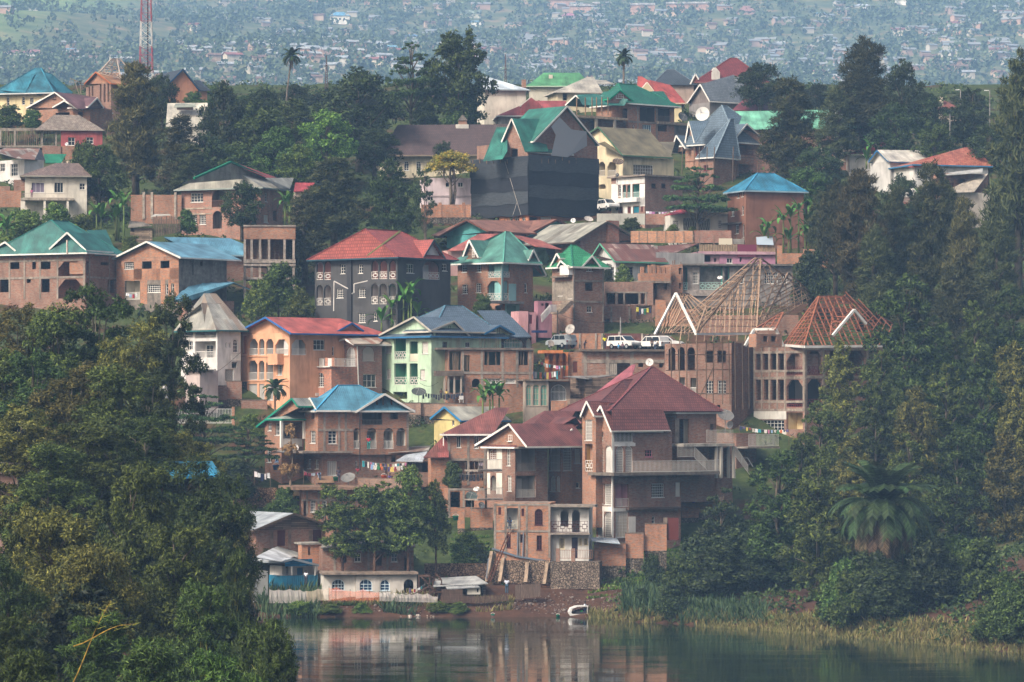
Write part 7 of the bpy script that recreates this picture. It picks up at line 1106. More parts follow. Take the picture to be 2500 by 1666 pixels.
# ---------------------------------------------------------------- reeds and grass
def blades(name, spots, mat, L, Wd, lean=.35):
    P = []
    for x0, x1, y0, y1, n in spots:
        px = RNG.uniform(x0, x1, n)*K; py = RNG.uniform(y0, y1, n)*K
        for a, b_ in zip(px, py):
            d = np.linspace(335, 440, 70); X = (a-1250)/F*d; Zr = CH+(HZ-b_)/F*d; hit = np.where(gz(X, d) >= Zr)[0]
            if len(hit): q = hit[0]; P.append((X[q], d[q], float(gz(X[q], d[q]))))
    P = np.array(P); n = len(P); A = np.stack([RNG.normal(0, lean, n), RNG.normal(0, lean, n), np.ones(n)], 1); A /= np.linalg.norm(A, axis=1)[:, None]; k = RNG.uniform(.5, 1.3, (n, 1)); th = RNG.uniform(0, 3.14, n); B = np.stack([np.cos(th), np.sin(th), 0*th], 1)*Wd
    tip = P+A*L*k; tip[:, 0] += RNG.normal(0, .12, n)*L; V = np.stack([P-B, P+B, (P+A*L*k*.6)+B*.8, tip], 1).reshape(-1, 3); V[:, 2] -= .05
    obj(name, mesh_np(name, V, np.arange(4*n).reshape(-1, 4), M(mat)), kind='stuff', label=name.replace('_', ' ')+' growing along the lake shore', category='grass')
blades('reeds', [(595,735,1370,1425,1500),(1430,1560,1360,1425,1500),(1560,1760,1400,1445,1200),(880,960,1400,1420,250)], 'leaf:#2f4a34,#4a6a48,#6d8a5c', 1.5, .035)
blades('shore_grass', [(1350,1600,1415,1440,1500),(1600,1900,1425,1480,4200),(1900,2360,1440,1520,7000),(740,1000,1385,1405,500),(1090,1180,1390,1410,350)], 'leaf:#5a5a34,#7c7848,#98885c', .9, .04)
blades('slope_grass', [(1430,1580,1250,1370,3000),(1035,1125,1240,1320,1800),(560,700,1150,1200,500),(1350,1480,1330,1390,900),(750,840,1390,1412,500),(990,1060,1390,1412,500)], 'leaf:#3d5a24,#5a8032,#7fa048', .5, .06, .6)
# undergrowth over the whole slope, too mixed to count
n = 6600; ux = RNG.uniform(-88, 88, n); uy = RNG.uniform(406, 700, n); ux[:1300] = RNG.uniform(12, 62, 1300); uy[:1300] = RNG.uniform(338, 412, 1300); kp = gz(ux, uy) > .3; ux, uy = ux[kp], uy[kp]; n = len(ux); q = 16; c = np.repeat(np.stack([ux, uy, gz(ux, uy)], 1), q, 0); rr = np.repeat(RNG.uniform(.35, 1.15, (n, 1)), q, 0); o = unit(n*q); o[:, 2] = np.abs(o[:, 2]); V, Fc = leaves(c+o*rr, o, .55, .26, jit=1.)
obj('undergrowth', mesh_np('undergrowth', V, Fc, M('leaf:#22301a,#3a4c24,#5f6e38')), kind='stuff', label='mixed weeds and low shrubs covering the slope between houses', category='undergrowth')
for x, y, b_, w_, l in ((760,1388,1412,70,'low green bush on the shore below the orange net'),(830,1386,1412,55,'small weed bush on the shore mud'),(1010,1384,1410,70,'bright green clump on the shore by the fallen log'),(1055,1384,1412,60,'second bright clump beside the fallen log'),(690,1380,1415,90,'leafy shore shrub at the reed edge')): T('gbush', x, y, b_, w_, l)
# ---------------------------------------------------------------- far hillside town
def far_pts(n, dens):
    out = []
    while len(out) < n:
        y = RNG.uniform(1850, 3350); x = RNG.uniform(-.155, .155)*y
        if RNG.random() < dens(x, y): out.append((x, y))
    return out
def fdens(x, y):
    z = float(fz(x, y)); py = HZ-(z-CH)*F/y; px = 1250+x/y*F
    d = .25+.9*math.exp(-((py-150)/75)**2)*(.35+.65*min(1, max(0, (px-250)/500)))
    if px < 480 and py < 110: d *= .08
    if py > 215: d *= .25
    c = math.sin(px*.013+py*.021)*math.sin(px*.031-py*.017+1)+.35*math.sin(px*.07)
    return d*(1 if c > -.05 else .22)
kinds = [('tin roofed clay house', 'brick:#a08070', 'tin:#a0a2a2'), ('pale walled house', 'plaster:#b0a592', 'tin:#a0a4a4'), ('rust roofed house', 'plaster:#b89a80', 'tin:#8a6450'), ('long brick row house', 'brick:#b8866a', 'tin:#a8a8a4'), ('white house', 'plaster:#b8b0a2', 'tin:#98a0a4'), ('red roofed house', 'plaster:#d0c0a8', 'tin:#a05a50'), ('blue roofed house', 'plaster:#d8d2c4', 'tin:#6a9ab4')]  # walls and roofs dulled: part of the distance haze is in their colour
FM = []
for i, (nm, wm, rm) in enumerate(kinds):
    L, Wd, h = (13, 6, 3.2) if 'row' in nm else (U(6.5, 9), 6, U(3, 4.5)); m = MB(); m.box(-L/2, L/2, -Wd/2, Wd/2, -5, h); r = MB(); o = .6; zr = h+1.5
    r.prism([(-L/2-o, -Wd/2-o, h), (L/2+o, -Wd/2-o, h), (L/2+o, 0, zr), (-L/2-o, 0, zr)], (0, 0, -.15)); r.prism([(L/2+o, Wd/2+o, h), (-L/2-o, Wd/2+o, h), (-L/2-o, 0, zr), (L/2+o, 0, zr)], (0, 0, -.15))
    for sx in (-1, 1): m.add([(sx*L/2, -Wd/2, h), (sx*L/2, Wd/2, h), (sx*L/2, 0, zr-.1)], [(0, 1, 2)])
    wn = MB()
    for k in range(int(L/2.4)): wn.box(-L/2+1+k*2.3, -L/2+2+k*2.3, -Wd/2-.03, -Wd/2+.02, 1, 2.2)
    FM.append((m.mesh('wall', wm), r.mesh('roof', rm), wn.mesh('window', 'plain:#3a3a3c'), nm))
pts = sorted(far_pts(860, fdens), key=lambda p: p[1]); WGT = [5, 4, 3, 3, 2, .7, .35]
merged = {}
for i, (x, y) in enumerate(pts):
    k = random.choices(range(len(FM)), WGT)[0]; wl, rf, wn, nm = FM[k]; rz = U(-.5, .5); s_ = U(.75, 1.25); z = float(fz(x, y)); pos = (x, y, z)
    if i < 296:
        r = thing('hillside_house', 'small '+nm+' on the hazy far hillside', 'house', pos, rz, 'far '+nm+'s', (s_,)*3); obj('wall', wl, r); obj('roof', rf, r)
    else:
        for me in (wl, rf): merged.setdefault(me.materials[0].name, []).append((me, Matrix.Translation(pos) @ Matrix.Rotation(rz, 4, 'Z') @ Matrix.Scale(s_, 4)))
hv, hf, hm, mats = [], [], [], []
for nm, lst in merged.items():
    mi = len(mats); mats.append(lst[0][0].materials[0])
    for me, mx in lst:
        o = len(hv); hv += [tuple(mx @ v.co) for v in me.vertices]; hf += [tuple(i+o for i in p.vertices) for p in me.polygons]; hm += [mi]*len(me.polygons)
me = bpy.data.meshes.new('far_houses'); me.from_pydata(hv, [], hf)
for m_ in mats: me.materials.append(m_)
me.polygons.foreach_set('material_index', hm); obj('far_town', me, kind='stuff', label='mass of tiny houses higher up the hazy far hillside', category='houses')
# woodland on the far hill: one mass, its leaves paled to carry some of the haze
def tdens(x, y):
    z = float(fz(x, y)); py = HZ-(z-CH)*F/y; px = 1250+x/y*F; c = math.sin(px*.011-py*.03)*math.sin(px*.023+py*.05+2)
    d = .35+.6*(c > 0); d *= .3 if px < 420 and py < 120 else 1
    return min(1, d+(.35 if py > 190 else 0))
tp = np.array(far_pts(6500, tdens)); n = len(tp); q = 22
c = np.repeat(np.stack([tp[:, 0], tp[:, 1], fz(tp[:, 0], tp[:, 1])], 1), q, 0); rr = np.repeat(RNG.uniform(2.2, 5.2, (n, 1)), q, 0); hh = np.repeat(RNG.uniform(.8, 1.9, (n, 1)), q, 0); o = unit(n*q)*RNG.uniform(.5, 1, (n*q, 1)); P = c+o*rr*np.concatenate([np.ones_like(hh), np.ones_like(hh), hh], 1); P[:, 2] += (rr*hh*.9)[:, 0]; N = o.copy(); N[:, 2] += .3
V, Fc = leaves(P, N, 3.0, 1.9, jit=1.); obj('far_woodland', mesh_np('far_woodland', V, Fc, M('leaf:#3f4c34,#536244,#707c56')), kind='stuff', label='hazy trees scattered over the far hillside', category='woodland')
def fh(label, z, x0, x1, yt, yb, wall, roof, rh, D=2500, Fr=(), fc=None, kind='hip'):
    o_ = ZM[z]; X, Y = o_[0]+(x0+x1)/2/o_[2], o_[1]+yb/o_[2]; ds = np.linspace(1600, 3600, 800); D = float(ds[np.argmax(fz((X-1250)/F*ds, ds) >= CH+(HZ-Y)/F*ds)])
    h = Hs('hillside_house', label, z, x0, yb, U(-6, 6), D=D); b = h.body(x0, x1, yt, yb, 9, wall, Fr=Fr, ext=3, t=.4)
    if kind == 'hip': h.hip(b, x0+(x1-x0)*.3, x0+(x1-x0)*.7, yt-rh, roof, ov=.8, fc=fc)
    else: h.slabx('roof', x0-4, x1+4, yt-rh, yt, -.8, 9.6, roof)
    return h, b
wnd = lambda xs, y0, y1: [('w', x, y0, x+16, y1, {'n': (1, 1), 'f': '#8a8478'}) for x in xs]
h, b = fh('tall white house with sky blue roof and two front gables on the far hill', 'A2', 692, 850, 130, 200, 'plaster:#e6dfcc', 'tin:#5a9ac0', 30, 2450, wnd((705, 735, 765, 800), 148, 165)); h.gab(b, 'F', (688,135), (712,113), (738,138), 5, 'tin:#5a9ac0', wall='plaster:#e6dfcc'); h.gab(b, 'F', (795,135), (825,110), (850,138), 5, 'tin:#5a9ac0', wall='plaster:#e6dfcc'); h.body(700, 890, 200, 235, 6, 'brick:#a88478', v=-2)
fh('long white school block with faded red roof on the far left slope', 'A1', 20, 430, 432, 462, 'plaster:#d8d2cc', 'tin:#a06a68', 24, 2200, wnd(range(40, 420, 26), 438, 450)); fh('long cream block with a row of small windows left of the blue roofed far house', 'A2', 385, 600, 222, 252, 'plaster:#e0d2b0', 'tin:#b8b0a4', 8, 2400, wnd(range(395, 590, 24), 228, 238))
for l, x0, x1, yt, yb in (('big square brick warehouse at the left of the far brick compound', 460, 690, 0, 75), ('far compound block with pale roof and brick skirt', 640, 820, 50, 110), ('far brick compound wall with grid panels', 830, 1000, 30, 70), ('middle brick hall of the far compound', 1140, 1340, 40, 110), ('right hand brick hall of the far compound', 1435, 1785, 30, 105)): fh(l, 'A3', x0, x1, yt, yb, 'brick:#b88a74', 'tin:#b8b2ac', 14, 2750, kind='flat')
fh('pink roofed small house below the far brick compound', 'A3', 575, 690, 130, 160, 'plaster:#c8b0a4', 'tin:#b86a78', 22, 2600); fh('white long shed with pale roof on the far hill right of the maroon skyline roof', 'A4', 218, 390, 362, 395, 'plaster:#e0d8c0', 'tin:#c0c8c8', 22, 2200, kind='flat'); fh('long earth coloured wall building on the far hill behind the ridge casuarina', 'A4', 515, 705, 560, 590, 'plaster:#a08a7c', 'tin:#c8c4bc', 5, 2000, kind='flat')
for i, (x0, x1) in enumerate(((540, 610), (622, 700), (705, 815), (820, 960))): fh(('first', 'second', 'third', 'fourth')[i]+' segment of the stepped brick row on the far hill behind the ridge casuarina', 'A4', x0, x1, 378+i*8, 412+i*8, 'brick:#b08878', 'tin:#b8aca4', 12, 2150, kind='flat')
fh('twin gabled white house high on the far right hill', 'A4', 955, 1095, 48, 70, 'plaster:#dedcd4', 'tin:#b8c0c8', 14, 2900); fh('reddish tall gabled house high on the far hill', 'A4', 5, 145, 95, 125, 'plaster:#b08a7c', 'tin:#a07068', 45, 2800); fh('brick house with blue tarpaulin roof on the far hill beside the flat layered tree', 'A2', 1310, 1420, 300, 340, 'brick:#b88870', 'tin:#5a86b0', 18, 2250); fh('grey green roofed hall on the far upper slope', 'A2', 1760, 1925, 110, 150, 'plaster:#b8b49c', 'tin:#8a9a8c', 28, 2650, kind='flat')
# ---------------------------------------------------------------- masts, poles, dishes, washing, cars, people
def zp(z, x, y): o = ZM[z]; return o[0]+x/o[2], o[1]+y/o[2]
def pos(z, x, y, yb=None, dd=0, D=None):
    X, Y = zp(z, x, y); D = D or Dof(zp(z, x, yb if yb is not None else y)[1])+dd; return at(X, Y, D), D
def mast():
    p, D = pos('A1', 1200, 660, D=690); r = thing('lattice_mast', 'tall red and white lattice radio mast on the ridge', 'mast', p); k = D/F/3.361; H = 760*k
    for i in range(11):
        z0, z1 = H*i/11, H*(i+1)/11; w0, w1 = (54-18*i/11)*k, (54-18*(i+1)/11)*k; m = MB(); col = '#cfcac4' if i in (0, 4, 5, 6) else '#a0505a'
        c = lambda w_, z: [Vector((sx*w_, sy*w_, z)) for sx, sy in ((-1,-1),(1,-1),(1,1),(-1,1))]; A, B = c(w0, z0), c(w1, z1)
        for j in range(4): q = (j+1) % 4; m.bar(A[j], B[j], .12); m.bar(A[j], A[q], .06); m.bar(A[j], B[q], .05); m.bar(A[q], B[j], .05)
        m.obj('lattice_section', 'paint:'+col, r)
    MB().bar((.3, 0, 0), (.3, 0, H), .22).obj('cable_run', 'plain:#2a2a2c', r)
    for X, yt, yb, l in ((797, 136, 225, 'slim dark lattice mast between the palm and the big dark crown'), (1234, 133, 262, 'slim dark lattice mast beside the round roofed cream house')):
        D = Dof(240); q = at(X, yb, D); r = thing('lattice_mast', l, 'mast', q); H = (yb-yt)*D/F; n = 16
        for i in range(n):
            f0, f1 = i/n, (i+1)/n; w0, w1 = .28*(1-f0)+.02, .28*(1-f1)+.02; m = MB()
            for sx, sy in ((-1,-1),(1,-1),(1,1),(-1,1)): m.bar((sx*w0, sy*w0, f0*H), (sx*w1, sy*w1, f1*H), .1); m.bar((sx*w0, sy*w0, f0*H), (-sy*w1, sx*w1, f1*H), .06)
            m.obj('lattice_section', 'paint:#5a4a4c', r)
    for z, x, yt, yb, l, lamp in (('A4',1745,935,1260,'grey utility pole left of the drying clothes on the right ridge',0),('A4',2072,740,1215,'tall pale street lamp pole beside the huge cypress',1),('A4',1832,735,860,'street lamp with twin heads above the right ridge trees',1),('A3',2190,790,915,'thin pole with white lamp by the red flame tree',1),('C3',1430,545,1260,'dark utility pole in front of the dark grey house',0),('A4',748,830,890,'short pale pole by the light green roof',0),('C4',1470,1140,1560,'dark leaning utility pole beside the outside stair',0),('D3',1540,145,370,'slim white pole above the sheet gate',0)):
        p, D = pos(z, x, yb); H = (yb-yt)*D/F/ZM[z][2]; r = thing('utility_pole', l, 'pole', p); MB().tube([(0, 0, -1), (0, 0, H)], [.12, .08], 7).obj('pole', 'conc:#8d8a86' if l[0] != 'd' else 'wood:#4a443e', r)
        if lamp: MB().box(-.9, -.2, -.12, .12, H-.15, H).obj('lamp_head', 'paint:#c8c8c4', r); MB().bar((0, 0, H-.2), (-.3, 0, H-.05), .06).obj('bracket', 'paint:#a0a09c', r)
        else: MB().bar((-.7, 0, H-.5), (.7, 0, H-.5), .1).obj('cross_arm', 'wood:#6a5c50', r)
    for i, (z, a, b_, l) in enumerate((('D2',(700,1110,1400),(970,1110,1470),'thin cable from the mint house to the unfinished slab'),('D2',(720,1190,1440),(990,1180,1480),'second thin cable below the first beside the mint house'),('C2',(330,1290,1400),(740,1015,1440),'thin cable crossing the white house yard'),('A4',(1750,1000,1260),(2065,1165,1260),'drooping cable between the ridge poles'),('C3',(300,300,1260),(1430,560,1260),'long cable from the red roof to the dark utility pole'),('C4',(1470,1180,1560),(2150,1290,1560),'cable from the leaning pole to the brick house corner'),('D3',(640,120,600),(830,300,600),'short cable above the large grey dish'),('D5',(1290,580,1130),(2120,500,1130),'cable from the blue porch house to the bamboo screen'),('D6',(1320,1270,1400),(1000,1330,1400),'slack cable across the brick wing'))):
        p, D = pos(z, a[0], a[1], a[2]); q, _ = pos(z, b_[0], b_[1], b_[2], D=D); r = thing('overhead_cable', l, 'cable', p); d = q-p; MB().tube([d*t_+Vector((0, 0, -.5*math.sin(math.pi*t_))) for t_ in np.linspace(0, 1, 9)], .02, 4).obj('cable', 'plain:#1c1c1c', r)
def dish(z, x, y, rad, yb, label, col='#b5b3ae', tx=-.3, tz=.7, dd=0, mesh=False):
    p, D = pos(z, x, y, yb, dd); R = rad*D/F/ZM[z][2]; g = g1(p.x, p.y); r = thing('satellite_dish', label, 'satellite dish', p); n = Vector((tx, -.75, tz)).normalized(); M4 = n.to_track_quat('Z', 'Y').to_matrix().to_4x4(); m = MB()
    m.lathe([(.001, .0), (R*.35, R*.03), (R*.7, R*.12), (R, R*.26)], 20, M4); m.lathe([(R, R*.26), (R*.99, R*.22), (R*.7, R*.08), (R*.35, -.01), (.001, -.04)], 20, M4); m.obj('bowl', ('net:%s,.75' % col) if mesh else 'paint:'+col, r, smooth=True)
    f = M4 @ Vector((0, 0, R*.85)); a = MB()
    for k in range(3): q = M4 @ Vector((R*.85*math.cos(k*2.1), R*.85*math.sin(k*2.1), R*.2)); a.bar(q, f, .04)
    a.bar(f*.94, f*1.06, .14); a.obj('feed_arm', 'paint:#8a8884', r); MB().bar(M4 @ Vector((0, 0, -.05)), Vector((0, .1, -R*1.6-.6)), .09).obj('stand', 'paint:#7c7a76', r)
for a in (('D1',1200,672,52,960,'white satellite dish on the brick piered terrace, upper of two','#dcdad4',-.2,.5),('D1',1182,790,46,960,'second lower white dish on the brick piered terrace','#c8c8c4',-.1,.1),('D1',1580,515,46,960,'grey dish at the corner of the orange wall','#a8a8a4',-.6,.4),('C1',2037,398,30,560,'round white dish on the pale blue hip roof','#dedcd6',.3,.2),('C2',388,215,44,340,'grey dish on the plain grey side wall of the blue gable house','#8a8e92',.3,.3),('D3',830,318,72,590,'large grey dish on a tall post by the parking yard','#a8a39c',-.4,.3),('D3',552,520,50,590,'pale brown dish at the left end of the parking yard','#a09488',.4,.5),
  ('D3',1950,785,56,960,'white dish on the peak of the maroon roof','#d8d6d2',-.1,.2),('D7',1765,820,44,1060,'small grey dish at the maroon roof eave','#9a9894',-.5,.2),('E1',1370,370,92,520,'wide grey dish above the white terrace door','#8f8c86',.2,1.0),('D5',1155,1150,84,1240,'wide dark dish on the flat terrace beside the sofa','#6f6e6a',-.2,1.0),('D5',556,805,40,1000,'white dish on the green trimmed villa','#d8d6d2',-.1,.2),('D8',328,522,68,650,'dark green dish on the yard wall by the ladder','#4a5450',.1,.7),('D8',385,440,36,650,'small white dish above the dark green one','#d8d8d4',-.3,.9),('D8',440,620,40,660,'grey dish right of the dark green one on the yard wall','#6f7276',.4,.3),
  ('A3',1735,940,60,1100,'big white dish behind the slate blue peaks','#d0cec8',-.3,.2),('A3',1565,965,44,1020,'dark dish on the terrace of the green tiled house','#4a4c4c',.5,.5),('C5',1448,655,30,850,'white dish in front of the turquoise verandah','#e0dedA',-.2,.9),('C3',425,430,40,800,'white dish on the red roof by the three light dormer','#dad8d4',-.6,.2),('A1',548,1185,15,1200,'small white dish at the red walled house','#d8d8d8',-.2,.3),('B4',445,848,28,900,'white dish behind the grey barn roof','#d8d6d2',-.1,.3),('B4',612,836,50,900,'pale dish lying beside the white one behind the grey barn roof','#b0a8a0',.3,1.1),('B4',930,350,22,760,'small dark dish on the white flat roofed house','#3a3a3c',-.3,.3),('D2',710,1335,105,1480,'wide dark dish on the black laundry terrace','#4a4e4c',.1,1.2),('A4',1985,1140,42,1220,'dark dish among the drying clothes on the right ridge','#3c3c40',.2,.9),('C2',1660,865,36,1000,'grey dish beside the rusty capped brick house','#b0aeaa',-.6,.3)): dish(*a[:6], a[6], a[7], a[8], -1)
for a in (('D1',1330,625,118,960,'big dark mesh dish above the brick piered terrace','#4a4448',.2,.9),('D7',1710,725,95,1060,'big grey mesh dish beside the maroon eave','#6a6a68',.2,.9),('B4',935,212,62,500,'brown mesh dish at the corner of the pale yellow house','#5a4a40',.1,1.0)): dish(*a[:6], a[6], a[7], a[8], -1.5, True)
RAG = ['#d6d2cc', '#c9c4c0', '#2a3450', '#8a2f3a', '#2f8a94', '#c07a9c', '#2f6f4a', '#5a4f7a', '#b8b0a4', '#1f1f28', '#8aa4c4', '#c06a3a', '#c8b060', '#dcdcdc']
def laundry(z, x0, y0, x1, y1, n, drop, yb, label, cols=None, dd=-1, post=True):
    p, D = pos(z, x0, y0, yb, dd); q, _ = pos(z, x1, y1, D=D); r = thing('washing_line', label, 'laundry', p); d = q-p; s_ = D/F/ZM[z][2]; cols = cols or RAG; sag = .25
    MB().tube([d*t_+Vector((0, 0, -sag*math.sin(math.pi*t_))) for t_ in np.linspace(0, 1, 9)], .015, 4).obj('line', 'plain:#8a8a88', r)
    ux = d.normalized()
    for i in range(n):
        f = (i+.5)/n; c = d*f+Vector((0, 0, -sag*math.sin(math.pi*f))); w_ = d.length/n*U(.55, .98); h = drop*s_*U(.55, 1.1); m = MB(); nn = 5; V = []
        for j in range(4):
            for k in range(nn+1): u = k/nn-.5; V.append(c+ux*w_*u*(1-.12*math.sin(j*2+i))+Vector((0, .05*math.sin(k*2.1+i+j*.6), -h*j/3+(.04*math.sin(k*3+i) if j == 3 else 0))))
        m.add(V, [(j*(nn+1)+k, j*(nn+1)+k+1, (j+1)*(nn+1)+k+1, (j+1)*(nn+1)+k) for j in range(3) for k in range(nn)]); m.obj('garment', 'cloth:'+cols[(i*5+n) % len(cols)], r)
    if post:
        for t_ in (0, 1): MB().bar(d*t_+Vector((0, .05, .1)), d*t_+Vector((0, .05, -2)), .06).obj('post', 'wood:#6a5a4a', r)
laundry('D5',1310,945,1815,970,18,70,1140,'busy line of bright washing in the yard of the blue porch house'); laundry('D5',1400,985,1780,1000,10,60,1150,'lower line of washing in the yard of the blue porch house'); laundry('D3',220,900,690,900,14,110,1040,'washing hung along the terrace rail above the green arches'); laundry('D3',370,765,800,830,12,55,1035,'sloping line of small clothes before the orange arcade'); laundry('D2',760,1330,1340,1335,16,80,1480,'row of dark clothes hung on the terrace before the mint house',['#1f2430','#2a2f40','#171a20','#2f4f7a','#c8c8cc'])
laundry('D7',735,1162,1160,1168,13,55,1350,'line of washing above the long white railing'); laundry('D4',735,1372,1130,1400,16,30,1440,'string of small clothes above the white balcony below the red trusses'); laundry('D6',230,1345,600,1370,9,80,1450,'washing in the open lower floor of the brick wing',['#c8c8cc','#2f6f9a','#e0e0e0','#1f4a44','#2a2a30']); laundry('D6',545,1210,805,1215,5,70,1330,'pale blankets over the upper round corner balcony',['#b8c0b8','#c4c8bc','#8a7a8a'],-2.6); laundry('B1',270,545,720,548,7,50,600,'spotted washing along the cream house balcony',['#dcdadc','#c08aa0','#8a94b4','#e0dede'],-3.4,False)
laundry('B4',1240,742,1640,722,12,32,780,'line of white and violet washing behind the pale wall',['#dadadc','#c8b0c8','#a06a94','#3a3a40']); laundry('C5',485,985,660,985,6,80,1120,'green and yellow washing on the brick shed gallery',['#c8c8c8','#1f7a5c','#b8b048','#2a3050']); laundry('A3',1225,935,1340,930,8,22,1010,'small washing strung in the upper opening of the green tiled house'); laundry('E2',1910,1035,2080,985,7,35,1090,'short line of clothes at the wooden stair'); laundry('A4',1790,1145,2060,1130,9,40,1220,'line of clothes on the right ridge below the poles'); laundry('C1',1378,960,1508,962,4,42,1040,'white blue and red towels over the small balcony',['#e0dede','#9ab0cc','#a03040','#dcdcdc'],-1.5,False); laundry('D5',650,1060,830,1068,4,40,1130,'few red clothes under the overhanging brick floor',['#5a2030','#7a2a38','#8a94a0'],-1.6); laundry('D5',95,1060,275,1080,5,75,1190,'pale clothes on the pole frame left of the withered tree',['#1f2a4a','#d8d8d8','#e0d8d8'])
laundry('D7',330,835,400,840,2,150,1030,'orange patterned cloth over the narrow gallery rail',['#b8563a','#a84a30'],-.8,False); laundry('D6',1345,1130,1430,1135,3,180,1335,'yellow and white clothes inside the grilled balcony',['#c8a050','#d8d8dc'],-1.2,False)
# cars
def car(z, x0, x1, yt, yb, label, col='#d8d6d2', rz=0, L=4.5, dd=1.2, kind='suv', flip=1):
    p, D = pos(z, (x0+x1)/2, yb, 600 if z == 'D3' else yb, dd); r = thing('parked_car', label, 'car', p, rz); W, H = 1.8, 1.75; r.scale = (flip, 1, 1)
    prof = [(-L/2, .45), (-L/2, 1.0), (-L/2+.12, 1.1), (-L/2+.35, H-.05), (-L/2+.6, H), (L*.1, H), (L*.26, 1.12), (L*.44, 1.02), (L/2, .85), (L/2, .45)]
    m = MB(); m.prism([(a, -W/2, b_) for a, b_ in prof], (0, W, 0)); b_ = m.obj('body', 'paint:'+col, r)
    for sy in (-1, 1):
        y = sy*(W/2+.01)
        for q0, q1, t0, t1 in ((-L/2+.3, -L*.17, -L/2+.45, -L*.17), (-L*.15, L*.05, -L*.15, L*.05), (L*.07, L*.22, L*.07, L*.1)): MB().prism([(q0, y, 1.12), (q1, y, 1.12), (t1, y, H-.1), (t0, y, H-.1)], (0, sy*.01, 0)).obj('window', 'glass:#20262c', r)
        for xw in (-L*.3, L*.3):
            M4 = Matrix.Translation((xw, sy*(W/2-.08), .36)) @ Matrix.Rotation(math.pi/2, 4, 'X'); w_ = MB().lathe([(.001, -.11), (.34, -.11), (.36, 0), (.34, .11), (.001, .11)], 16, M4).obj('wheel', 'plain:#17181a', r); MB().lathe([(.001, -.13), (.2, -.125), (.2, .125), (.001, .13)], 12, M4).obj('rim', 'paint:#8a8c8e', w_)
        MB().box(L/2-.06, L/2+.02, sy*.55-.18, sy*.55+.18, .72, .88).obj('headlight', 'glass:#b8c0c4', r); MB().box(-L/2-.02, -L/2+.05, sy*.75-.1, sy*.75+.1, .8, 1.0).obj('tail_light', 'glass:#7a1f20', r)
    MB().prism([(L*.115, -W/2+.12, H-.06), (L*.115, W/2-.12, H-.06), (L*.262, W/2-.12, 1.16), (L*.262, -W/2+.12, 1.16)], (.02, 0, .02)).obj('windscreen', 'glass:#262e34', r); MB().box(L/2, L/2+.08, -W/2+.1, W/2-.1, .42, .6).obj('bumper', 'plain:#5a5c5e', r)
car('D3', 1410, 1760, 440, 598, 'white four wheel drive parked at the sheet gate with two people beside it', rz=-.8); car('D3', 1820, 2160, 465, 606, 'white estate car parked right of the group of standing people', rz=2.4, dd=1.5); car('D3', 2110, 2260, 455, 600, 'white car half hidden by the timber roof poles', rz=-.3, dd=3.5); car('D3', 630, 770, 480, 585, 'silver car with open boot at the left end of the yard', '#9aa0a2', rz=2.2, dd=1.5); car('B4', 800, 862, 600, 740, 'white car seen through the gap right of the black netting', rz=-1.2, dd=2); car('B2', 1520, 1690, 405, 440, 'dark car under the flat carport', '#3a4450', rz=-.2, dd=5)
# people: one skinned body, clothes over it
POSE = dict(stand=dict(hip=(0,0,.92), ch=(0,0,1.32), nk=(0,0,1.47), hd=(0,-.03,1.62), k=((-.1,-.02,.5),(.1,.03,.5)), f=((-.11,0,.05),(.11,.02,.05)), e=((-.26,.02,1.16),(.26,.02,1.16)), h=((-.27,-.06,.92),(.27,-.06,.92))),
 bend=dict(hip=(0,.1,.85), ch=(.12,-.22,1.12), nk=(.18,-.36,1.14), hd=(.22,-.5,1.12), k=((-.1,0,.48),(.1,.05,.48)), f=((-.12,.1,.05),(.12,.12,.05)), e=((.0,-.42,.9),(.3,-.42,.9)), h=((.05,-.52,.66),(.3,-.5,.66))),
 sit=dict(hip=(0,.1,.42), ch=(0,.05,.84), nk=(0,.02,.99), hd=(0,-.03,1.14), k=((-.14,-.34,.48),(.14,-.34,.48)), f=((-.13,-.36,.05),(.13,-.36,.05)), e=((-.26,-.05,.7),(.26,-.05,.7)), h=((-.12,-.28,.58),(.12,-.28,.58))),
 lean=dict(hip=(0,.1,.92), ch=(0,-.08,1.28), nk=(0,-.14,1.42), hd=(0,-.2,1.56), k=((-.1,.05,.5),(.1,.08,.5)), f=((-.11,.1,.05),(.11,.12,.05)), e=((-.3,-.25,1.08),(.3,-.25,1.08)), h=((-.1,-.42,1.06),(.1,-.42,1.06))))
def skin(name, V, E, Rr, mat, parent):
    me = bpy.data.meshes.new(name); me.from_pydata(V, E, []); o = obj(name, me, parent); md = o.modifiers.new('skin', 'SKIN'); sv = me.skin_vertices[0].data if me.skin_vertices else None
    if sv is None: bpy.context.view_layer.update(); sv = me.skin_vertices[0].data
    for i, r_ in enumerate(Rr): sv[i].radius = (r_, r_)
    sv[0].use_root = True; md.use_smooth_shade = True; o.modifiers.new('sub', 'SUBSURF').levels = 1; o.modifiers['sub'].render_levels = 1; me.materials.append(M(mat)); return o
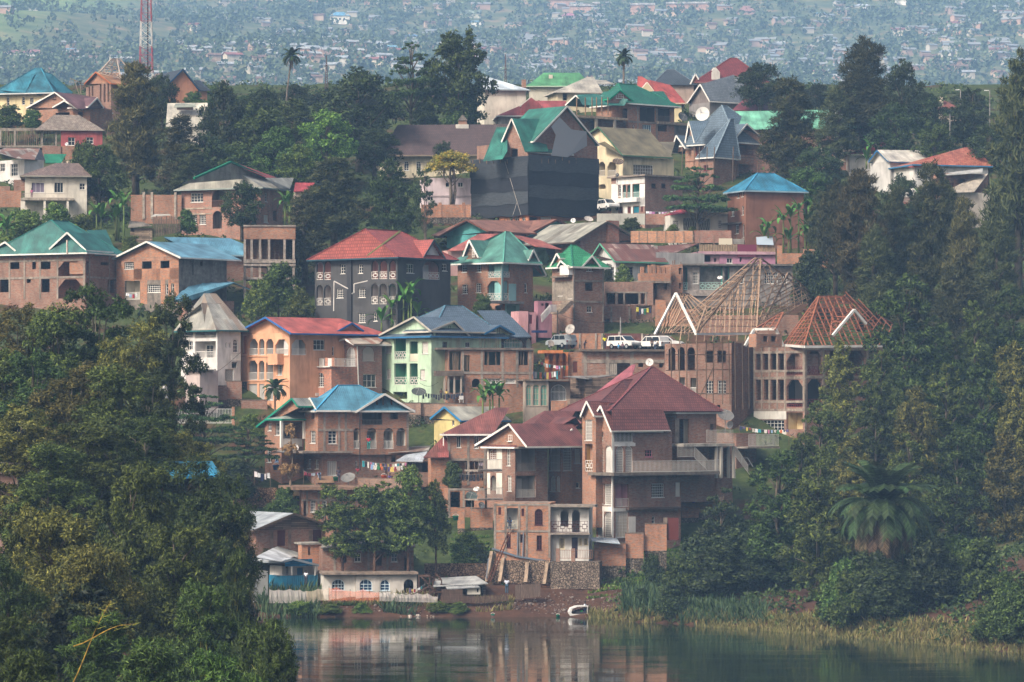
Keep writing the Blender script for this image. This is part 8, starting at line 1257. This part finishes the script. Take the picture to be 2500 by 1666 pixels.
def person(z, x, yt, yb, label, shirt, legs, pose='stand', rz=0, yg=None, dd=0, hat=None):
    p, D = pos(z, x, yb, yg or yb, dd); P = POSE[pose]; k = (yb-yt)*D/F/ZM[z][2]/{'stand': 1.74, 'bend': 1.25, 'sit': 1.26, 'lean': 1.68}[pose]; r = thing('person', label, 'person', p, rz, None, (k,)*3); SK = 'plain:#4a3226'
    sp = Vector(P['ch']).lerp(Vector(P['hip']), .5); v = Vector; sl_, sr = v(P['ch'])+v((-.19, 0, .06)), v(P['ch'])+v((.19, 0, .06)); hd = v(P['hd'])
    V = [P['hip'], sp, P['ch'], P['nk'], hd, hd+v((0, -.02, .12)), sl_, P['e'][0], P['h'][0], sr, P['e'][1], P['h'][1], v(P['hip'])+v((-.1, 0, -.04)), P['k'][0], P['f'][0], v(P['f'][0])+v((0, -.16, -.02)), v(P['hip'])+v((.1, 0, -.04)), P['k'][1], P['f'][1], v(P['f'][1])+v((0, -.16, -.02))]
    V = [tuple(q) for q in V]; E = [(0,1),(1,2),(2,3),(3,4),(4,5),(2,6),(6,7),(7,8),(2,9),(9,10),(10,11),(0,12),(12,13),(13,14),(14,15),(0,16),(16,17),(17,18),(18,19)]
    skin('body', V, E, [.14,.12,.14,.055,.1,.08,.06,.045,.035,.06,.045,.035,.09,.06,.045,.04,.09,.06,.045,.04], SK, r)
    S = [V[i] for i in (0, 1, 2, 6, 7, 9, 10)]; S[0] = tuple(v(S[0]).lerp(v(S[1]), .1)); skin('shirt', S, [(0,1),(1,2),(2,3),(3,4),(2,5),(5,6)], [.165,.15,.165,.085,.065,.085,.065], 'cloth:'+shirt, r)
    Lg = [V[i] for i in (0, 12, 13, 14, 16, 17, 18)]; skin('trousers', Lg, [(0,1),(1,2),(2,3),(0,4),(4,5),(5,6)], [.155,.11,.08,.065,.11,.08,.065], 'cloth:'+legs, r)
    if hat is not None: MB().lathe([(.001, .25), (.09, .22), (.115, .12), (.12, .06)], 12, Matrix.Translation(hd-v((0, .01, .07)))).obj('cap' if hat != '#1a1512' else 'hair', 'cloth:'+hat, r, smooth=True)
G = 600
for a in (('D3',1315,402,592,'person in bright yellow shirt standing by the sheet gate','#c8c020','#2a3040','stand',.3,G,1),('D3',1512,512,600,'person in light blue shirt sitting before the white four wheel drive','#4a94c4','#5a6a80','sit',2.6,G,0),('D3',1568,500,600,'person in mauve shirt crouching next to the one in light blue','#6a4a58','#3a3038','sit',-.4,G,0),('D3',1795,480,590,'person in white shirt behind the heap of sacks','#d8d8dc','#8a8078','stand',.5,G,.6),('D3',1985,450,608,'person in brown shirt at the left of the standing group','#5a4438','#2a2626','stand',.2,G,-.3),('D3',2030,472,608,'person in white shirt in the middle of the standing group','#d8d8dc','#3a4860','stand',-.4,G,-.4),('D3',2080,455,608,'person in beige shirt at the right of the standing group','#a89888','#2a2a30','stand',.8,G,-.3),('D3',960,520,590,'child in dark green leaning at the brick pier wall','#3f4a3c','#2f3028','stand',0,G,1.2),('D3',1035,470,590,'person in navy leaning against the orange brick wall','#232a40','#2a2c3a','lean',.9,G,1.2),
  ('D5',830,1080,1190,'person in pale blue shirt bending over the old sofa','#7a94b0','#6a8094','bend',-.5,1240,-.2),('D5',1045,1020,1185,'person in dark dress standing behind the sofa with a green bucket','#3a3440','#3a3240','stand',0,1240,.6),('D5',1385,665,820,'person in red shirt standing on the arched porch','#a8283a','#2f7a74','stand',.2,1130,-1),('D5',1622,1090,1190,'person in purple top sitting among the washing','#5a4a8a','#2a2a30','sit',.6,1200,-.5),('D5',1260,1010,1110,'person with red headscarf among the washing by the drain pipe','#8a2a3a','#4a4a3a','sit',0,1140,-1.2),
  ('E2',1012,165,300,'person in dark top leaning on the lower terrace parapet','#4a4a58','#2a2a30','lean',0,320,-.3),('E2',1062,160,295,'person in white cap and shirt on the lower terrace','#d0d0d4','#6a6a74','stand',0,320,-.4,'#e0e0e0'),('E2',1112,170,295,'person in pale teal shirt beside the white capped one','#b8ccc8','#3a4a4a','stand',.3,320,-.4),('E2',988,235,320,'child in white shirt on the steps below the parapet','#d4d4d4','#3a3432','stand',0,330,-.8),('E2',815,842,985,'person in white shirt behind the blue corrugated balcony','#dcdce0','#3a3a44','stand',0,1040,.6),
  ('E3',802,258,425,'person in pale grey shirt and jeans walking on the shore','#b8bcc8','#2f4a5c','stand',2.9),('E3',1618,505,665,'person in white shirt standing at the white boat','#d4d6dc','#2a3450','stand',1.2),('E3',1578,582,662,'person in green shirt crouching at the white boat','#1f9a4a','#2a2a30','sit',-.8),('D8',758,755,905,'person in dark blue shirt on the ladder balcony','#2f4460','#4a4a58','lean',0,1240,-.4),('B1',347,495,600,'child in pink on the cream house balcony','#b05a80','#6a4a5a','stand',0,760,-3),('D2',1028,1275,1420,'person bare armed sitting at the columns of the unfinished house','#4a3226','#2a2a30','stand',0,1480,-1.2),('D2',1105,1285,1430,'person in yellow top at the columns of the unfinished house','#c0a860','#3a3a40','stand',0,1480,-1.2)):
    person(*a[:6], a[6], *(a[7:10] if len(a) > 7 else ()), **(dict(dd=a[10]) if len(a) > 10 else {}), hat=(a[11] if len(a) > 11 else '#1a1512'))
# ladder, stair, nets, fences, boat, shore
def shore():
    h = Hs('ladder', 'long leaning wooden ladder up to the lattice balcony', 'D8', 505, 1480, 0, -1.6, cat='ladder'); a, b_ = (505, 1480, 0), (745, 915, .9); c, d = (540, 1480, 0), (775, 915, .9)
    h.bars('rail', [a+b_, c+d], .1, 'wood:#6a4434')
    for i in range(1, 14): f = i/14; h.bars('rung', [tuple(p+(q-p)*f for p, q in zip(a, b_))+tuple(p+(q-p)*f for p, q in zip(c, d))], .06, 'wood:#6a4434')
    h = Hs('wooden_stair', 'rough wooden stair platform between the white arcade house and the plank shack', 'E2', 2050, 1170, 0, cat='stair')
    h.slabx('platform', 2010, 2135, 895, 912, 0, 2, 'wood:#5a4438'); h.slabx('platform', 2150, 2262, 1065, 1078, -.3, 1, 'wood:#5a4438'); h.bars('post', [(2015,905,.1,2015,1170,.1),(2130,905,.1,2130,1170,.1),(2258,940,0,2255,1190,0),(2165,940,0,2165,1170,0)], .14, 'wood:#5a4438'); h.bars('stringer', [(2040,910,-.2,2190,1070,-.2),(2010,1070,-.2,2140,1000,-.2),(2190,870,-.2,2258,945,-.2)], .14, 'wood:#5a4438'); h.bars('handrail', [(2120,900,-.3,2240,940,-.3),(2160,945,-.3,2260,945,-.3)], .08, 'wood:#5a4438')
    for i in range(8): h.slabx('tread', 2048+i*17, 2075+i*17, 925+i*18, 931+i*18, -.4, .5, 'wood:#6a5040')
    h = Hs('net_fence', 'sagging white and orange net fence strung on poles along the shore', 'E2', 430, 1190, 0, -1, cat='fence'); xs = [425,520,640,750,820,945,1060,1135,1285,1420,1595,1680,1780,1840,1910,1995,2110,2215]; yt = [1040,1045,1038,1045,1060,1035,1025,1015,1060,1040,1075,1065,1080,1085,1090,1080,1085,1120]
    for i, x in enumerate(xs): h.bars('pole', [(x, yt[i]-20, 0, x, 1195-(i > 5)*35, 0)], .06, 'wood:#6a5a4a')
    for i in range(len(xs)-1):
        m = MB(); n = 6; col = 'net:#d0c8c4,.42' if i < 4 or i > 9 else ('net:#c8b8a4,.42' if i < 6 else 'net:#cf7a5c,.45'); V = []
        for k in range(n+1):
            f = k/n; x = xs[i]+(xs[i+1]-xs[i])*f; y = yt[i]+(yt[i+1]-yt[i])*f+14*math.sin(math.pi*f); yb = (1190 if i < 5 else 1160 if i < 10 else 1150+i*2); V += [h.pt(x, y, -.03), h.pt(x, (y+yb)/2, -.1-.06*math.sin(k*1.7)), h.pt(x, yb, -.03)]
        m.add(V, [(k*3+j, k*3+3+j, k*3+4+j, k*3+1+j) for k in range(n) for j in range(2)]); m.obj('net_panel', col, h.r)
    h = Hs('plank_fence', 'low brown paling fence between the plank shack and the stone footing', 'E3', 130, 520, 0, -.8, cat='fence')
    for i in range(58): x = 125+i*12; h.slabx('plank', x, x+10, (380 if i < 18 else 450)+random.randint(-8,8), 525-max(0, i-36)*1.2, .02*(i % 2), .05+.02*(i % 2), 'wood:#5c4a40')
    h = Hs('plank_fence', 'taller grey paling screen in front of the stone buttresses', 'E3', 900, 485, 0, -.5, cat='fence')
    for i in range(22): x = 890+i*12; h.slabx('plank', x, x+10, 335-i*.7+random.randint(-9,9), 485-i*1.2, .02*(i % 2), .05+.02*(i % 2), 'wood:#6a5a50')
    h = Hs('railing_fence', 'white iron railing fence above the layered tree', 'E4', 1300, 1065, 0, -1, cat='fence'); h.rail(1300, 1710, 960, 1068, 0, 'v', '#d0d0cc'); h.slabx('pier', 1706, 1726, 945, 1085, -.1, .3, BRO)
    h = Hs('railing_fence', 'brown iron fence between the dark grey house and the red roof', 'C2', 1045, 632, 0, -1, cat='fence'); h.rail(1045, 1440, 600, 640, 0, 'v', '#5a4038')
    # white hull drawn up on the mud
    p, D = pos('E3', 1575, 662); r = thing('boat', 'small white boat hull with raised curved canopy on the muddy shore', 'boat', p, .15); m = MB(); L = 2.6
    pr = [(-L/2, .0), (-L/2-.12, .5), (-L/2+.1, .95), (-L*.2, 1.18), (L*.25, 1.2), (L*.3, 1.1), (-L*.18, 1.05), (-L/2+.25, .85), (-L/2+.15, .4), (-L/2+.3, .25), (L/2, .25), (L/2, .0)]; m.prism([(a, -.5, b_) for a, b_ in pr], (0, 1.0, 0)); m.obj('hull', 'paint:#dad8d4', r); MB().box(-.6, .9, -.4, .4, .26, .5).obj('seat', 'plain:#2f3034', r); MB().bar((L*.25, -.45, .25), (L*.25, -.45, 1.12), .07).obj('canopy_post', 'paint:#cfcfcc', r)
    # sofa, chair, tubs, tank
    h = Hs('sofa', 'old brown sofa on the flat concrete terrace', 'D5', 900, 1215, -8, cat='sofa', D=Dof(920+1240/4.612)+.4); h.slabx('seat', 810, 985, 1165, 1195, -.9, 0, 'cloth:#8a6f58'); h.slabx('backrest', 810, 985, 1118, 1168, -.12, .15, 'cloth:#7d6450'); h.slabx('armrest', 798, 825, 1140, 1195, -.9, .05, 'cloth:#8a6f58'); h.slabx('armrest', 970, 996, 1140, 1195, -.9, .05, 'cloth:#8a6f58'); h.slabx('base', 812, 985, 1195, 1215, -.8, 0, 'wood:#4a382c')
    h = Hs('plastic_chair', 'white plastic chair on the black laundry terrace', 'D2', 1310, 1475, 20, -1.2, cat='chair'); h.slabx('seat', 1285, 1345, 1425, 1432, -.5, 0, 'paint:#d8d6d2'); h.slabx('backrest', 1285, 1345, 1375, 1422, 0, .05, 'paint:#d8d6d2')
    for x in (1288, 1338):
        for v in (-.45, -.03): h.slabx('leg', x, x+6, 1432, 1475, v, v+.05, 'paint:#d8d6d2')
    p, D = pos('E4', 1165, 790, D=452); r = thing('water_tank', 'round black plastic water tank beside the white tin roofed house', 'water tank', p); MB().lathe([(.001, 0), (1.0, 0), (1.02, .6), (1.0, 1.2), (.7, 1.5), (.3, 1.6), (.3, 1.7), (.001, 1.7)], 18).obj('tank', 'plain:#1a1b1e', r, smooth=True); MB().box(-1.1, 1.1, -1.1, 1.1, -2.5, 0).obj('stand', 'plaster:#c8c4c0', r)
    for z, x, y, yb, R_, col, l in (('D5',1010,1150,1240,.3,'#1f8a5a','green plastic bucket beside the person in dark dress'),('C4',1022,1335,1345,.3,'#c89a20','yellow water can on the step of the pink lean-to'),('D5',1555,1135,1180,.35,'#d05a2a','orange plastic basin among the washing'),('E3',655,655,660,.22,'#1f9a80','turquoise plastic scrap on the shore stones'),('E3',1335,662,668,.22,'#1f9a70','green plastic bag on the muddy shore'),('B1',705,545,760,.35,'#c88a2a','yellow jerrycan on the cream house balcony'),('D8',150,760,880,.35,'#2fa080','turquoise bundle on the yard wall corner'),('D5',340,1020,1040,.4,'#2f5fa0','blue plastic drum below the green trimmed villa'),('E1',1355,570,590,.25,'#3a4a9a','blue bucket behind the white terrace rail')):
        p, D = pos(z, x, y, yb, -.8); r = thing('plastic_tub', l, 'tub', p); MB().lathe([(.001, -R_*.8), (R_*.75, -R_*.8), (R_, R_*.6), (R_*1.08, R_*.6), (R_*1.05, R_*.7), (R_*.9, R_*.65), (.001, -R_*.6)], 14).obj('tub', 'paint:'+col, r, smooth=True); MB().tube([(math.cos(t_)*R_, 0, R_*.6+math.sin(t_)*R_*.7) for t_ in np.linspace(0, math.pi, 8)], .02, 4).obj('handle', 'plain:#c8c8c4', r)
    # boulders and rubble at the waterline
    for i, (x, y, s_) in enumerate(((1285,1335,26),(1405,1340,20),(1460,1342,20),(1755,1335,20),(1920,1325,26),(2005,1320,28),(2105,1325,20),(2150,1332,26),(2255,1335,22),(2290,1322,22))):
        p, D = pos('E2', x, y+12); R_ = s_*D/F/4.357; m = MB(); rings = []
        for j in range(6):
            for k in range(9): a = k/9*6.283; f = j/5*math.pi; q = R_*(1+.22*math.sin(i*3+k*2.1+j*1.7)); m.v.append((math.sin(f)*math.cos(a)*q, math.sin(f)*math.sin(a)*q, -math.cos(f)*q*.85))
        m.f = [(j*9+k, j*9+(k+1) % 9, (j+1)*9+(k+1) % 9, (j+1)*9+k) for j in range(5) for k in range(9)]
        o = m.obj('boulder', 'conc:#b5a89c', None, loc=p); o['label'] = 'pale boulder at the waterline below the net fence'; o['category'] = 'boulder'; o['group'] = 'pale boulders at the waterline'
    n = 900; px = np.concatenate([RNG.uniform(770, 1500, 600), RNG.uniform(1300, 1520, 300)]); V = []; Fc = []; X = (px-1250)/F*400; Y = 400+RNG.normal(1.2, .8, n)+np.where(np.arange(n) > 600, RNG.uniform(0, 3, n), 0); Z = gz(X, Y)
    for i in range(n):
        s_ = abs(RNG.normal(0, .07))+.035; o = len(V); c = Vector((X[i], Y[i], float(max(Z[i], .0))))
        V += [c+Vector(q)*s_ for q in ((-1,-.8,-.5),(1,-.9,-.5),(.9,1,-.5),(-1,.9,-.5),(-.6,-.5,.6),(.7,-.6,.7),(.5,.6,.5),(-.5,.5,.8))]; Fc += [(o, o+3, o+2, o+1), (o+4, o+5, o+6, o+7), (o, o+1, o+5, o+4), (o+1, o+2, o+6, o+5), (o+2, o+3, o+7, o+6), (o+3, o, o+4, o+7)]
    obj('shore_rubble', mesh_np('shore_rubble', [tuple(v) for v in V], Fc, M('leaf:#4f4036,#7a6a5c,#b5aa9c')), kind='stuff', label='pale rubble and litter scattered along the waterline', category='rubble')
mast(); shore()
for i, (x0, y0, x1, y1, D) in enumerate(((212,1590,270,1470,150),(236,1553,330,1525,150))):
    p = at(x0, y0, D); q = at(x1, y1, D); r = thing('bamboo_cane', ('bare yellow bamboo cane leaning out of the near thicket', 'side shoot of the leaning yellow cane', 'upright ochre cane behind the near bamboo', 'slanting ochre cane beside the upright one')[i], 'bamboo cane', p); d = q-p; MB().tube([d*t_+Vector((0, 0, .15*math.sin(3*t_))) for t_ in np.linspace(-.6, 1, 8)], [.03, .03, .028, .025, .022, .018, .012, .006], 6).obj('cane', 'bark:#8a7030', r)
    for k in range(5): f = .45+k*.12; MB().tube([d*f, d*f+Vector((.35*(-1)**k, 0, .12))], [.015, .004], 4).obj('twig', 'bark:#8a8a3a', r)
build_haze()
